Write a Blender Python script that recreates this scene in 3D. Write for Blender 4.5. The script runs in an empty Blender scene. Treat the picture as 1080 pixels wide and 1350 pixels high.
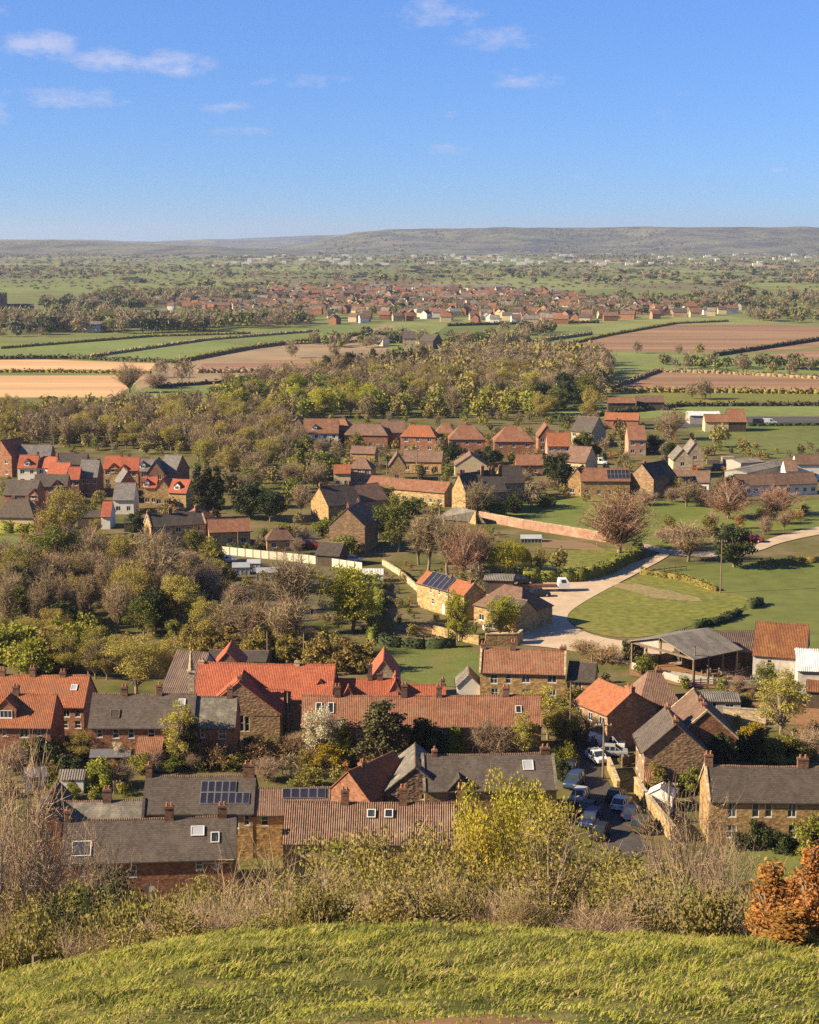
import bpy, math, random
import numpy as np
R = math.radians
sc = bpy.context.scene
COL = sc.collection
# ------------------------------------------------------------------ camera
F = 2160.0            # focal length in photograph pixels (1080 x 1350)
CAMZ = 67.0           # metres above the village
HORY = 316.0          # pixel row of the true horizon
PITCH = math.atan((675 - HORY) / F)
cam_d = bpy.data.cameras.new('camera'); cam = bpy.data.objects.new('camera', cam_d); COL.objects.link(cam)
cam.location = (0, 0, CAMZ); cam.rotation_euler = (math.pi / 2 - PITCH, 0, 0)
cam_d.sensor_fit = 'HORIZONTAL'; cam_d.sensor_width = 36; cam_d.lens = F / 1080 * 36
cam_d.clip_start = 0.5; cam_d.clip_end = 60000
sc.camera = cam
# ------------------------------------------------------------------ light
SUN_EL, SUN_AZ = R(28), R(-12)      # the sun stands to the west, a little behind the viewpoint
SUNV = (-math.cos(SUN_EL) * math.cos(SUN_AZ), math.cos(SUN_EL) * math.sin(SUN_AZ), math.sin(SUN_EL))
sd = bpy.data.lights.new('sun', 'SUN'); sd.energy = 5.0; sd.angle = R(0.5); sd.color = (1.0, 0.82, 0.56)
sun = bpy.data.objects.new('sun', sd); COL.objects.link(sun)
sun.rotation_euler = (math.pi / 2 - SUN_EL, 0, math.atan2(SUNV[1], SUNV[0]) + math.pi / 2)
sun.location = (0, 0, 300)
sc.view_settings.view_transform = 'Standard'; sc.view_settings.look = 'None'
sc.view_settings.gamma = 1; sc.view_settings.exposure = 1.25
try: sc.view_settings.use_curve_mapping = False
except Exception: pass
sc.render.engine = 'CYCLES'
sc.cycles.use_denoising = False
sc.cycles.max_bounces = 4; sc.cycles.diffuse_bounces = 2; sc.cycles.glossy_bounces = 2
sc.cycles.transmission_bounces = 2; sc.cycles.transparent_max_bounces = 6; sc.cycles.volume_bounces = 0
sc.cycles.caustics_reflective = False; sc.cycles.caustics_refractive = False
sc.cycles.use_adaptive_sampling = True; sc.cycles.adaptive_threshold = 0.008

def world():
    w = bpy.data.worlds.new('World'); sc.world = w; w.use_nodes = True
    nt = w.node_tree; nt.nodes.clear(); N = nt.nodes.new; L = nt.links.new
    out = N('ShaderNodeOutputWorld'); bg = N('ShaderNodeBackground'); bg.inputs['Strength'].default_value = 0.072
    sky = N('ShaderNodeTexSky'); sky.sky_type = 'NISHITA'; sky.sun_disc = False
    sky.sun_elevation = SUN_EL; sky.sun_rotation = math.atan2(SUNV[0], SUNV[1])
    sky.altitude = 100; sky.air_density = 0.55; sky.dust_density = 0.0; sky.ozone_density = 8.0
    hs = N('ShaderNodeHueSaturation'); hs.inputs['Saturation'].default_value = 1.0; hs.inputs['Value'].default_value = 1.0
    L(sky.outputs[0], hs.inputs['Color'])
    # the sky's own falling-off of whiteness towards the horizon is kept, slightly towards blue
    tint = N('ShaderNodeMix'); tint.data_type = 'RGBA'; tint.blend_type = 'MULTIPLY'; tint.inputs[0].default_value = 1.0
    L(hs.outputs[0], tint.inputs[6]); tint.inputs[7].default_value = (1.07, 1.05, 1.09, 1)
    tc = N('ShaderNodeTexCoord'); sep = N('ShaderNodeSeparateXYZ'); L(tc.outputs['Generated'], sep.inputs[0])
    def M(op, a, b=None, c=None):
        m = N('ShaderNodeMath'); m.operation = op
        for i, v in enumerate((a, b, c)):
            if v is None: continue
            if isinstance(v, (int, float)): m.inputs[i].default_value = v
            else: L(v, m.inputs[i])
        return m.outputs[0]
    az = M('ARCTAN2', sep.outputs[0], sep.outputs[1]); el = M('ARCSINE', sep.outputs[2])
    comb = N('ShaderNodeCombineXYZ'); L(az, comb.inputs[0]); L(M('MULTIPLY', el, 2.2), comb.inputs[1])
    def noise(scale, det, rough=0.6):
        n = N('ShaderNodeTexNoise'); n.inputs['Scale'].default_value = scale; n.inputs['Detail'].default_value = det
        n.inputs['Roughness'].default_value = rough; L(comb.outputs[0], n.inputs['Vector']); return n.outputs[0]
    fine = noise(46, 7, 0.7); mid = noise(30, 4)
    tot = None
    # small fair-weather clouds: (pixel x, pixel y, half width, half height, strength)
    for (x, y, rx, ry, s) in [(72, 76, 46, 17, 1.2), (150, 92, 52, 15, 1.0), (232, 96, 52, 16, 1.1), (100, 140, 80, 13, .9), (295, 149, 36, 10, .8),
                              (578, 32, 55, 21, .75), (655, 63, 56, 15, .8), (685, 115, 48, 14, .75), (395, 116, 66, 9, .7), (893, 132, 17, 4, .8),
                              (592, 155, 24, 8, .6), (590, 201, 30, 8, .6), (325, 180, 38, 8, .6), (865, 160, 20, 8, .55), (5, 158, 34, 18, .8), (8, 37, 20, 12, .5), (1021, 229, 14, 5, .7), (800, 236, 70, 6, .4)]:
        d = (x - 540) / F; e = math.atan2((HORY - y), F)
        dx = M('MULTIPLY', M('SUBTRACT', az, math.atan(d)), F / (rx * 1.35)); dy = M('MULTIPLY', M('SUBTRACT', el, e), F / (ry * 1.3))
        q = M('ADD', M('MULTIPLY', dx, dx), M('MULTIPLY', dy, dy))
        m = M('MULTIPLY', M('MAXIMUM', M('SUBTRACT', 1.0, q), 0.0), s)
        tot = m if tot is None else M('MAXIMUM', tot, m)
    loose = M('MULTIPLY', M('MAXIMUM', M('SUBTRACT', mid, 0.66), 0.0), 3.0)     # the same kind of wisps over the rest of the sky
    tot = M('MAXIMUM', tot, loose)
    shape = M('ADD', tot, M('MULTIPLY', M('SUBTRACT', fine, 0.5), 4.2))
    dens = M('MULTIPLY', M('MINIMUM', M('MAXIMUM', M('MULTIPLY', M('SUBTRACT', shape, 0.25), 0.9), 0.0), 1.0), M('MINIMUM', M('MULTIPLY', tot, 1.4), 0.52))
    ramp = N('ShaderNodeValToRGB'); ramp.color_ramp.elements[0].position = 0.25; ramp.color_ramp.elements[0].color = (2.3, 2.9, 4.6, 1)
    ramp.color_ramp.elements[1].position = 0.75; ramp.color_ramp.elements[1].color = (4.5, 4.35, 5.3, 1)
    L(M('ADD', M('MULTIPLY', tot, 0.5), M('MULTIPLY', mid, 0.5)), ramp.inputs[0])
    low = N('ShaderNodeMapRange'); low.inputs[2].default_value = .15; low.inputs[3].default_value = .62; low.inputs[4].default_value = 1.0; L(sep.outputs[2], low.inputs[0])   # a dull band all round the horizon
    t2 = N('ShaderNodeMix'); t2.data_type = 'RGBA'; t2.blend_type = 'MULTIPLY'; t2.inputs[0].default_value = 1.0; L(tint.outputs[2], t2.inputs[6]); L(low.outputs[0], t2.inputs[7]); tint = t2
    mx = N('ShaderNodeMix'); mx.data_type = 'RGBA'; L(dens, mx.inputs[0]); L(tint.outputs[2], mx.inputs[6]); L(ramp.outputs[0], mx.inputs[7])
    L(mx.outputs[2], bg.inputs[0]); L(bg.outputs[0], out.inputs[0])
world()

# ------------------------------------------------------------------ pixels to places
CP, SP = math.cos(PITCH), math.sin(PITCH)
def ray(x, y):
    u = (675 - y)
    return np.array([(x - 540), F * CP + u * SP, -F * SP + u * CP]) / F
def G(x, y, z=0.0):
    d = ray(x, y); t = (z - CAMZ) / d[2]
    return np.array([d[0] * t, d[1] * t, z])
def mpp(p):            # metres for one photograph pixel at a place
    return math.dist(p, (0, 0, CAMZ)) / F
PROF = [(-200, 66.5), (-20, 66.2), (0, 65.4), (8, 62.6), (16, 58.9), (21, 57.4), (24, 56.4), (26, 55.5), (28, 54.3), (31, 52.3), (45, 43.5), (70, 29.5), (100, 14), (125, 5), (145, .6), (152, 0), (1e6, 0)]
PX = np.array([p[0] for p in PROF], float); PZ = np.array([p[1] for p in PROF], float)
def vnoise(x, y, s, seed=0):
    return np.sin(x / s * 1.7 + seed) * np.cos(y / s * 1.3 + seed * 2.1) * .5 + np.sin((x * .6 + y) / s * 2.9 + seed * 3.3) * .3 + np.sin((x - y * .8) / s * 5.1 + seed) * .2
def terr(x, y):
    x = np.asarray(x, float); y = np.asarray(y, float)
    z = np.interp(y, PX, PZ)
    k = np.clip((60 - y) / 34, 0, 1)
    xx = np.clip(np.abs(x) / 6.5, 0, 1.6)
    q = np.clip((-x - 2.6) / 4.4, 0, 1.5); z = z - k * np.where(x < 0, 1.05 * q ** 1.5, 0.22 * xx ** 2)
    z = z + np.clip((34 - y) / 6, 0, 1) * (0.15 * vnoise(x, y, 1.9, 1.0) + 0.075 * vnoise(x, y, .7, 5.0))
    z = z + np.clip((y - 1200) / 1500, 0, 1) * 0.0
    return z

# ------------------------------------------------------------------ mesh helpers
def lnk(o, parent=None):
    COL.objects.link(o)
    if parent is not None: o.parent = parent
    return o
def mesh_np(name, v, f, mats=(), uv=None, mi=None, smooth=False):
    v = np.asarray(v, np.float32).reshape(-1, 3); f = np.asarray(f, np.int32); k = f.shape[1]
    me = bpy.data.meshes.new(name); me.vertices.add(len(v)); me.vertices.foreach_set('co', v.ravel())
    me.loops.add(f.size); me.loops.foreach_set('vertex_index', f.ravel())
    me.polygons.add(len(f)); me.polygons.foreach_set('loop_start', np.arange(0, f.size, k, dtype=np.int32))
    try: me.polygons.foreach_set('loop_total', np.full(len(f), k, np.int32))
    except Exception: pass
    if mi is not None: me.polygons.foreach_set('material_index', np.asarray(mi, np.int32))
    if smooth: me.polygons.foreach_set('use_smooth', np.ones(len(f), bool))
    for m in mats: me.materials.append(m)
    me.update(calc_edges=True)
    return me
class MB:
    def __init__(s): s.v = []; s.f = []; s.uv = []; s.m = []
    def face(s, pts, m=0, uv=None):
        i = len(s.v); s.v += [tuple(map(float, p)) for p in pts]; s.f.append(list(range(i, i + len(pts)))); s.m.append(m)
        s.uv += uv if uv else [(p[0], p[2]) for p in pts]
    def box(s, x0, y0, z0, x1, y1, z1, m=0):
        P = [(x0, y0, z0), (x1, y0, z0), (x1, y1, z0), (x0, y1, z0), (x0, y0, z1), (x1, y0, z1), (x1, y1, z1), (x0, y1, z1)]
        for q in ((0, 3, 2, 1), (4, 5, 6, 7), (0, 1, 5, 4), (1, 2, 6, 5), (2, 3, 7, 6), (3, 0, 4, 7)): s.face([P[i] for i in q], m)
    def hexa(s, P, m=0, uv=None):       # eight corners, bottom four then top four
        for q in ((0, 3, 2, 1), (4, 5, 6, 7), (0, 1, 5, 4), (1, 2, 6, 5), (2, 3, 7, 6), (3, 0, 4, 7)): s.face([P[i] for i in q], m, [uv[i] for i in q] if uv else None)
    def bar(s, a, b, w, h=None, m=0):
        a = np.array(a, float); b = np.array(b, float); d = b - a; L = np.linalg.norm(d) or 1; d /= L
        up = np.array([0, 0, 1.]) if abs(d[2]) < .9 else np.array([0, 1., 0])
        r = np.cross(d, up); r /= np.linalg.norm(r); u = np.cross(r, d); h = h or w
        P = [a - r * w / 2 - u * h / 2, a + r * w / 2 - u * h / 2, b + r * w / 2 - u * h / 2, b - r * w / 2 - u * h / 2,
             a - r * w / 2 + u * h / 2, a + r * w / 2 + u * h / 2, b + r * w / 2 + u * h / 2, b - r * w / 2 + u * h / 2]
        s.hexa(P, m)
    def cyl(s, c, r0, r1, z0, z1, n=10, m=0, cap=True, axis='z'):
        def pt(a, r, z):
            p = (r * math.cos(a), r * math.sin(a), z)
            if axis == 'x': p = (p[2], p[0], p[1])
            return (c[0] + p[0], c[1] + p[1], c[2] + p[2])
        A = [2 * math.pi * i / n for i in range(n)]
        for i in range(n):
            j = (i + 1) % n; s.face([pt(A[i], r0, z0), pt(A[j], r0, z0), pt(A[j], r1, z1), pt(A[i], r1, z1)], m)
        if cap:
            s.face([pt(a, r1, z1) for a in A], m); s.face([pt(a, r0, z0) for a in A[::-1]], m)
    def mesh(s, name, mats):
        me = bpy.data.meshes.new(name); me.from_pydata(s.v, [], s.f)
        for m in mats: me.materials.append(m)
        if len(mats) > 1: me.polygons.foreach_set('material_index', s.m)
        uvl = me.uv_layers.new(name='UVMap')
        li = np.empty(len(me.loops), np.int32); me.loops.foreach_get('vertex_index', li)
        uvl.data.foreach_set('uv', np.asarray(s.uv, np.float32)[li].ravel())
        me.update(); return me
    def build(s, name, mats, parent=None):
        if not isinstance(mats, (list, tuple)): mats = [mats]
        return lnk(bpy.data.objects.new(name, s.mesh(name, mats)), parent)
def tag(o, label, cat=None, group=None, kind=None):
    o['label'] = label
    if cat: o['category'] = cat
    if group: o['group'] = group
    if kind: o['kind'] = kind
    return o
def empty(name, loc, rz=0):
    o = bpy.data.objects.new(name, None); o.empty_display_size = .2; COL.objects.link(o); o.location = loc; o.rotation_euler = (0, 0, rz); return o
def inst(name, me, parent, loc, rz=0, rx=0, scale=None):
    o = bpy.data.objects.new(name, me); COL.objects.link(o); o.parent = parent; o.location = loc; o.rotation_euler = (rx, 0, rz)
    if scale is not None: o.scale = scale
    return o

# ------------------------------------------------------------------ materials
MATS = {}
def mat(name, c1, c2, scale=2.0, rough=.85, bump=0.0, rnd=0.12, c3=None, detail=5, coords='Object', kind='noise', stretch=(1, 1, 1), spec=.25, transl=0.0, fine=0.0, ramp=(.35, .65), metal=0, hue=0.0):
    m = bpy.data.materials.new(name); m.use_nodes = True; nt = m.node_tree; N = nt.nodes.new; L = nt.links.new
    nt.nodes.clear(); out = N('ShaderNodeOutputMaterial'); b = N('ShaderNodeBsdfPrincipled'); L(b.outputs[0], out.inputs[0])
    b.inputs['Roughness'].default_value = rough; b.inputs['Specular IOR Level'].default_value = spec; b.inputs['Metallic'].default_value = metal
    tc = N('ShaderNodeTexCoord'); mp = N('ShaderNodeMapping'); mp.inputs['Scale'].default_value = stretch; L(tc.outputs[coords], mp.inputs[0])
    oi = N('ShaderNodeObjectInfo')
    n1 = N('ShaderNodeTexNoise'); n1.inputs['Scale'].default_value = scale; n1.inputs['Detail'].default_value = detail; n1.inputs['Roughness'].default_value = .62
    L(mp.outputs[0], n1.inputs[0])
    cr = N('ShaderNodeValToRGB'); cr.color_ramp.elements[0].position = ramp[0]; cr.color_ramp.elements[1].position = ramp[1]
    cr.color_ramp.elements[0].color = (*c1, 1); cr.color_ramp.elements[1].color = (*c2, 1); L(n1.outputs[0], cr.inputs[0]); col = cr.outputs[0]
    h = n1.outputs[0]
    if kind == 'stone':        # blocks of slightly different colour
        vo = N('ShaderNodeTexVoronoi'); vo.inputs['Scale'].default_value = 2.2
        mp2 = N('ShaderNodeMapping'); mp2.inputs['Scale'].default_value = (1, 1, 2.0); L(tc.outputs['Object'], mp2.inputs[0]); L(mp2.outputs[0], vo.inputs['Vector'])
        sx = N('ShaderNodeSeparateColor'); L(vo.outputs['Color'], sx.inputs[0])
        mm = N('ShaderNodeMapRange'); mm.inputs[3].default_value = .62; mm.inputs[4].default_value = 1.3; L(sx.outputs[0], mm.inputs[0])
        mu = N('ShaderNodeMix'); mu.data_type = 'RGBA'; mu.blend_type = 'MULTIPLY'; mu.inputs[0].default_value = 1; L(col, mu.inputs[6]); L(mm.outputs[0], mu.inputs[7]); col = mu.outputs[2]
        h = vo.outputs['Distance']
    if kind in ('tile', 'slate', 'sheet'):
        br = N('ShaderNodeTexBrick'); L(tc.outputs['UV'], br.inputs['Vector'])
        br.inputs['Scale'].default_value = 1.0; br.inputs['Brick Width'].default_value = {'tile': .24, 'slate': .36, 'sheet': .9}[kind]; br.inputs['Row Height'].default_value = {'tile': .30, 'slate': .24, 'sheet': 1.7}[kind]
        br.inputs['Mortar Size'].default_value = .018; br.inputs['Color1'].default_value = (.72, .72, .72, 1); br.inputs['Color2'].default_value = (1.22, 1.22, 1.22, 1); br.inputs['Mortar'].default_value = (.6, .6, .6, 1)
        mu = N('ShaderNodeMix'); mu.data_type = 'RGBA'; mu.blend_type = 'MULTIPLY'; mu.inputs[0].default_value = .8; L(col, mu.inputs[6]); L(br.outputs['Color'], mu.inputs[7]); col = mu.outputs[2]
        wv = N('ShaderNodeTexWave'); wv.bands_direction = 'X'; wv.inputs['Scale'].default_value = {'tile': 1.32, 'slate': .01, 'sheet': 1.0}[kind]; L(tc.outputs['UV'], wv.inputs['Vector'])
        h = wv.outputs[0] if kind != 'slate' else br.outputs['Fac']
    if c3 is not None:         # lichen, moss, rust or worn patches with a shape of their own
        n3 = N('ShaderNodeTexNoise'); n3.inputs['Scale'].default_value = scale * .37; n3.inputs['Detail'].default_value = 7; n3.inputs['Roughness'].default_value = .7; L(mp.outputs[0], n3.inputs[0])
        r3 = N('ShaderNodeValToRGB'); r3.color_ramp.elements[0].position = .5; r3.color_ramp.elements[1].position = .68; L(n3.outputs[0], r3.inputs[0])
        mu = N('ShaderNodeMix'); mu.data_type = 'RGBA'; L(r3.outputs[0], mu.inputs[0]); L(col, mu.inputs[6]); mu.inputs[7].default_value = (*c3, 1); col = mu.outputs[2]
    if fine:
        n4 = N('ShaderNodeTexNoise'); n4.inputs['Scale'].default_value = scale * 9; n4.inputs['Detail'].default_value = 3; L(mp.outputs[0], n4.inputs[0])
        mm = N('ShaderNodeMapRange'); mm.inputs[1].default_value = .3; mm.inputs[2].default_value = .7; mm.inputs[3].default_value = 1 - fine; mm.inputs[4].default_value = 1 + fine; L(n4.outputs[0], mm.inputs[0])
        mu = N('ShaderNodeMix'); mu.data_type = 'RGBA'; mu.blend_type = 'MULTIPLY'; mu.inputs[0].default_value = 1; L(col, mu.inputs[6]); L(mm.outputs[0], mu.inputs[7]); col = mu.outputs[2]
    if rnd or hue:
        hs = N('ShaderNodeHueSaturation'); mm = N('ShaderNodeMapRange'); mm.inputs[3].default_value = 1 - rnd; mm.inputs[4].default_value = 1 + rnd; L(oi.outputs['Random'], mm.inputs[0])
        L(mm.outputs[0], hs.inputs['Value']); L(col, hs.inputs['Color']); col = hs.outputs[0]
        if hue:
            wn = N('ShaderNodeTexWhiteNoise'); wn.noise_dimensions = '1D'; L(oi.outputs['Random'], wn.inputs['W'])
            mh = N('ShaderNodeMapRange'); mh.inputs[3].default_value = .5 - hue; mh.inputs[4].default_value = .5 + hue; L(wn.outputs[0], mh.inputs[0]); L(mh.outputs[0], hs.inputs['Hue'])
    L(col, b.inputs['Base Color'])
    if bump:
        bp = N('ShaderNodeBump'); bp.inputs['Strength'].default_value = 1.0; bp.inputs['Distance'].default_value = bump; L(h, bp.inputs['Height']); L(bp.outputs[0], b.inputs['Normal'])
    if transl:
        tr = N('ShaderNodeBsdfTranslucent'); L(col, tr.inputs[0]); ms = N('ShaderNodeMixShader'); ms.inputs[0].default_value = transl
        L(b.outputs[0], ms.inputs[1]); L(tr.outputs[0], ms.inputs[2]); L(ms.outputs[0], out.inputs[0])
    MATS[name] = m; return m
# walls
mat('hamstone', (.43, .275, .12), (.30, .19, .085), 1.1, bump=.03, kind='stone', rnd=.15)
mat('golden', (.45, .315, .145), (.34, .23, .105), 1.1, bump=.03, kind='stone', rnd=.1)
mat('brick', (.31, .145, .08), (.235, .11, .065), 1.5, bump=.02, kind='stone', rnd=.15, fine=.15)
mat('brownstone', (.30, .19, .105), (.20, .13, .075), 1.0, bump=.05, kind='stone', c3=(.25, .17, .10))
mat('rubble', (.20, .13, .085), (.07, .05, .035), 2.5, bump=.1, kind='stone', c3=(.30, .21, .14))
mat('render', (.74, .70, .62), (.62, .57, .48), .8, rnd=.08)
mat('cream', (.62, .50, .30), (.52, .40, .23), .8, rnd=.08)
mat('limewash', (.62, .59, .53), (.40, .35, .29), .9, c3=(.30, .22, .15))
mat('timber', (.10, .07, .05), (.06, .045, .035), 2, stretch=(1, 1, .1))
mat('grey_block', (.36, .33, .29), (.27, .25, .22), 1.5)
mat('pale_stone', (.52, .41, .26), (.38, .29, .18), 1.2, kind='stone', bump=.02)
mat('pink_brick', (.40, .23, .155), (.29, .16, .11), .8, c3=(.46, .34, .24), fine=.2)
# roofs
mat('bright_tile', (.40, .118, .06), (.33, .094, .05), .7, bump=.028, kind='tile', rnd=.06)
mat('orange_tile', (.37, .135, .058), (.28, .10, .048), .9, bump=.03, kind='tile', rnd=.1, c3=(.25, .115, .07))
mat('old_tile', (.29, .13, .07), (.20, .093, .056), 1.2, bump=.03, kind='tile', rnd=.1, c3=(.27, .16, .095))
mat('brown_pantile', (.235, .135, .09), (.15, .09, .065), 1.0, bump=.10, kind='tile', rnd=.08, c3=(.25, .175, .12))
mat('brown_tile', (.21, .125, .085), (.155, .092, .066), 1.0, bump=.03, kind='tile', rnd=.15, c3=(.22, .15, .10))
mat('pale_slate', (.20, .185, .17), (.16, .148, .135), 1.0, bump=.015, kind='slate', rnd=.1, spec=.15, rough=.8)
mat('slate', (.112, .091, .076), (.088, .073, .062), 1.0, bump=.015, kind='slate', rnd=.12, spec=.15, rough=.8, c3=(.125, .103, .085))
mat('dark_slate', (.09, .074, .06), (.066, .056, .048), 1.0, bump=.01, kind='slate', rnd=.1, spec=.15, rough=.75)
mat('lichen_slate', (.20, .18, .145), (.145, .128, .105), 1.6, bump=.015, kind='slate', rnd=.1, c3=(.34, .30, .235), rough=.8)
mat('grey_sheet', (.215, .19, .158), (.16, .142, .12), .8, bump=.06, kind='sheet', rnd=.08, c3=(.26, .23, .185))
mat('brown_sheet', (.14, .098, .075), (.10, .072, .058), .8, bump=.06, kind='sheet', rnd=.08, c3=(.17, .12, .085))
mat('rust_sheet', (.17, .066, .034), (.24, .105, .04), .45, bump=.05, kind='tile', rnd=.03, c3=(.40, .20, .06))
mat('white_sheet', (.72, .70, .66), (.58, .56, .52), .6, bump=.04, kind='sheet')
mat('thatch', (.11, .085, .062), (.07, .055, .042), 2, bump=.1, fine=.3)
mat('lead', (.16, .16, .165), (.12, .12, .125), 2, rough=.5)
# joinery
mat('white_paint', (.75, .74, .70), (.64, .63, .58), 3, rough=.5, rnd=.05)
mat('cream_paint', (.62, .57, .44), (.52, .47, .36), 3, rough=.5)
mat('dark_frame', (.05, .045, .04), (.03, .028, .025), 3, rough=.5)
mat('glass', (.035, .042, .05), (.02, .026, .032), .6, rough=.06, spec=.8, rnd=.5)
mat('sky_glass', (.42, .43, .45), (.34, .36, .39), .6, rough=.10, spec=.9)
mat('panel_glass', (.035, .032, .042), (.022, .021, .03), 1, rough=.15, spec=.6)
mat('aluminium', (.55, .55, .55), (.45, .45, .45), 3, rough=.35, metal=.6)
mat('gutter', (.05, .045, .042), (.04, .036, .034), 3, rough=.5)
mat('terracotta', (.38, .16, .08), (.28, .12, .06), 3)
mat('red_door', (.30, .03, .03), (.24, .025, .025), 3, rough=.5); mat('blue_door', (.06, .09, .15), (.05, .07, .12), 3, rough=.5); mat('green_door', (.05, .09, .06), (.04, .07, .05), 3, rough=.5)
mat('wood', (.22, .16, .11), (.14, .10, .07), 2, stretch=(1, 1, .15), fine=.2); mat('pale_wood', (.40, .33, .25), (.29, .235, .175), 2, fine=.2)
mat('stack_brick', (.23, .125, .08), (.16, .09, .06), 1.5, kind='stone', rnd=.2, fine=.2)
mat('tyre', (.025, .025, .025), (.018, .018, .018), 5, rough=.9)
# ground
mat('asphalt', (.085, .075, .066), (.065, .058, .052), .5, fine=.15, c3=(.11, .095, .08))
mat('gravel', (.55, .42, .285), (.46, .345, .23), .35, fine=.12, c3=(.40, .30, .20))
mat('dirt', (.30, .165, .075), (.22, .12, .06), 1.5, fine=.25)
mat('lawn', (.15, .175, .036), (.115, .14, .03), .3, fine=.25, c3=(.18, .16, .05))
mat('meadow', (.135, .16, .028), (.11, .135, .023), .03, fine=.15, c3=(.165, .17, .045), ramp=(.3, .7))
mat('pasture', (.19, .19, .032), (.15, .16, .027), .08, fine=.3, c3=(.25, .20, .05))
mat('bright_pasture', (.185, .22, .052), (.15, .185, .044), .02, fine=.12, c3=(.145, .15, .045))
mat('dry_grass', (.30, .225, .10), (.22, .18, .075), .15, fine=.25)
mat('stubble', (.62, .385, .19), (.50, .30, .145), .02, fine=.1, stretch=(.12, 1.4, 1), ramp=(.42, .58))
mat('plough', (.33, .19, .10), (.20, .115, .062), .022, fine=.12, stretch=(.10, 1.3, 1), c3=(.22, .16, .08), ramp=(.42, .58))
mat('allotment', (.14, .105, .055), (.105, .105, .035), .25, fine=.3, c3=(.185, .13, .08))
mat('garden', (.085, .085, .028), (.12, .09, .045), .12, fine=.4, c3=(.06, .06, .022), ramp=(.4, .6))
# plants
def leafm(n, c1, c2, sc_=.35, rnd=.18, tr=.25, hue=.012): return mat(n, c1, c2, sc_, rough=.7, rnd=rnd, transl=tr, spec=.15, detail=4, fine=.25, hue=hue)
mat('bark', (.25, .19, .13), (.16, .12, .085), 4, rough=.95, rnd=.2); mat('pale_bark', (.34, .28, .20), (.22, .18, .13), 4, rough=.95)
mat('twig', (.35, .26, .142), (.24, .178, .10), .5, rough=.95, rnd=.2, hue=.01)
mat('red_twig', (.42, .24, .14), (.31, .175, .105), .5, rough=.95, rnd=.15)
mat('pink_twig', (.38, .27, .175), (.28, .195, .125), .8, rough=.95, rnd=.2)
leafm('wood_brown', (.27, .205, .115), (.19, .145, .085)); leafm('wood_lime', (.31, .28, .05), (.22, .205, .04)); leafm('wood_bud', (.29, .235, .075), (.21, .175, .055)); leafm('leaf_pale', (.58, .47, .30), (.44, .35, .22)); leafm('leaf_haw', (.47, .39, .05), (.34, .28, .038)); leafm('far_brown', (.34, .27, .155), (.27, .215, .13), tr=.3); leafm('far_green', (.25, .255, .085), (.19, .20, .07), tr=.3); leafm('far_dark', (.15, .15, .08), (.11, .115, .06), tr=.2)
leafm('leaf_lime', (.43, .40, .045), (.30, .29, .033)); leafm('leaf_bud', (.42, .35, .07), (.30, .255, .05))
leafm('leaf_green', (.21, .215, .04), (.14, .155, .03)); leafm('leaf_dark', (.062, .078, .026), (.042, .055, .019), tr=.1)
leafm('leaf_olive', (.28, .235, .055), (.185, .16, .04)); leafm('leaf_cypress', (.075, .072, .03), (.05, .05, .022), tr=.1)
leafm('leaf_pine', (.12, .10, .042), (.075, .068, .03), tr=.1); leafm('leaf_blossom', (.66, .60, .42), (.52, .47, .30)); leafm('leaf_gold', (.42, .31, .02), (.28, .23, .02))
leafm('leaf_laurel', (.36, .27, .075), (.17, .145, .04)); leafm('leaf_beech', (.52, .25, .075), (.38, .17, .05), tr=.35); leafm('leaf_bramble', (.30, .25, .07), (.20, .17, .05))
leafm('leaf_pinky', (.36, .21, .13), (.27, .155, .10)); leafm('leaf_rust', (.38, .21, .075), (.28, .16, .058)); leafm('leaf_apple', (.32, .31, .045), (.21, .215, .033))
leafm('blade', (.36, .36, .06), (.25, .265, .045), 1.2, tr=.4); leafm('blade_dark', (.19, .22, .042), (.13, .155, .03), 1.2, tr=.35); leafm('blade_dry', (.50, .40, .17), (.36, .29, .12), 1.2, tr=.4)
# ------------------------------------------------------------------ plants
def unit(a): return a / np.maximum(np.linalg.norm(a, axis=-1, keepdims=True), 1e-9)
def tubes(paths, sides=5):
    V = []; Q = []; n0 = 0
    for pts, rad in paths:
        pts = np.asarray(pts, float); k = len(pts); d = np.gradient(pts, axis=0); d = unit(d)
        ref = np.where(np.abs(d[:, 2:3]) < .9, np.array([[0, 0, 1.]]), np.array([[1., 0, 0]]))
        a = unit(np.cross(d, ref)); b = np.cross(d, a); an = np.arange(sides) * 2 * np.pi / sides
        ring = pts[:, None] + (a[:, None] * np.cos(an)[None, :, None] + b[:, None] * np.sin(an)[None, :, None]) * np.asarray(rad)[:, None, None]
        V.append(ring.reshape(-1, 3))
        i = np.arange(k - 1)[:, None] * sides + np.arange(sides)[None]; j = np.arange(k - 1)[:, None] * sides + (np.arange(sides)[None] + 1) % sides
        Q.append(np.stack([i, j, j + sides, i + sides], -1).reshape(-1, 4) + n0); n0 += k * sides
    return np.concatenate(V), np.concatenate(Q)
def leaves(rs, P, size, up=.3, aspect=.55):
    n = len(P); u = unit(rs.normal(size=(n, 3))); u[:, 2] *= (1 - up * .5); u = unit(u); w = unit(np.cross(u, rs.normal(size=(n, 3))))
    s = size * rs.uniform(.6, 1.3, (n, 1))
    V = np.stack([P + u * s, P + w * s * aspect, P - u * s, P - w * s * aspect], 1).reshape(-1, 3)
    return V, np.arange(n * 4).reshape(-1, 4)
def twigs(P, D, L, w, rs, droop=0.0):
    n = len(P); r = unit(np.cross(D, rs.normal(size=(n, 3)))) * w; E = P + D * L; E[:, 2] -= droop * L[:, 0]
    V = np.stack([P - r, P + r, E + r * .35, E - r * .35], 1).reshape(-1, 3); return V, np.arange(n * 4).reshape(-1, 4)
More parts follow.
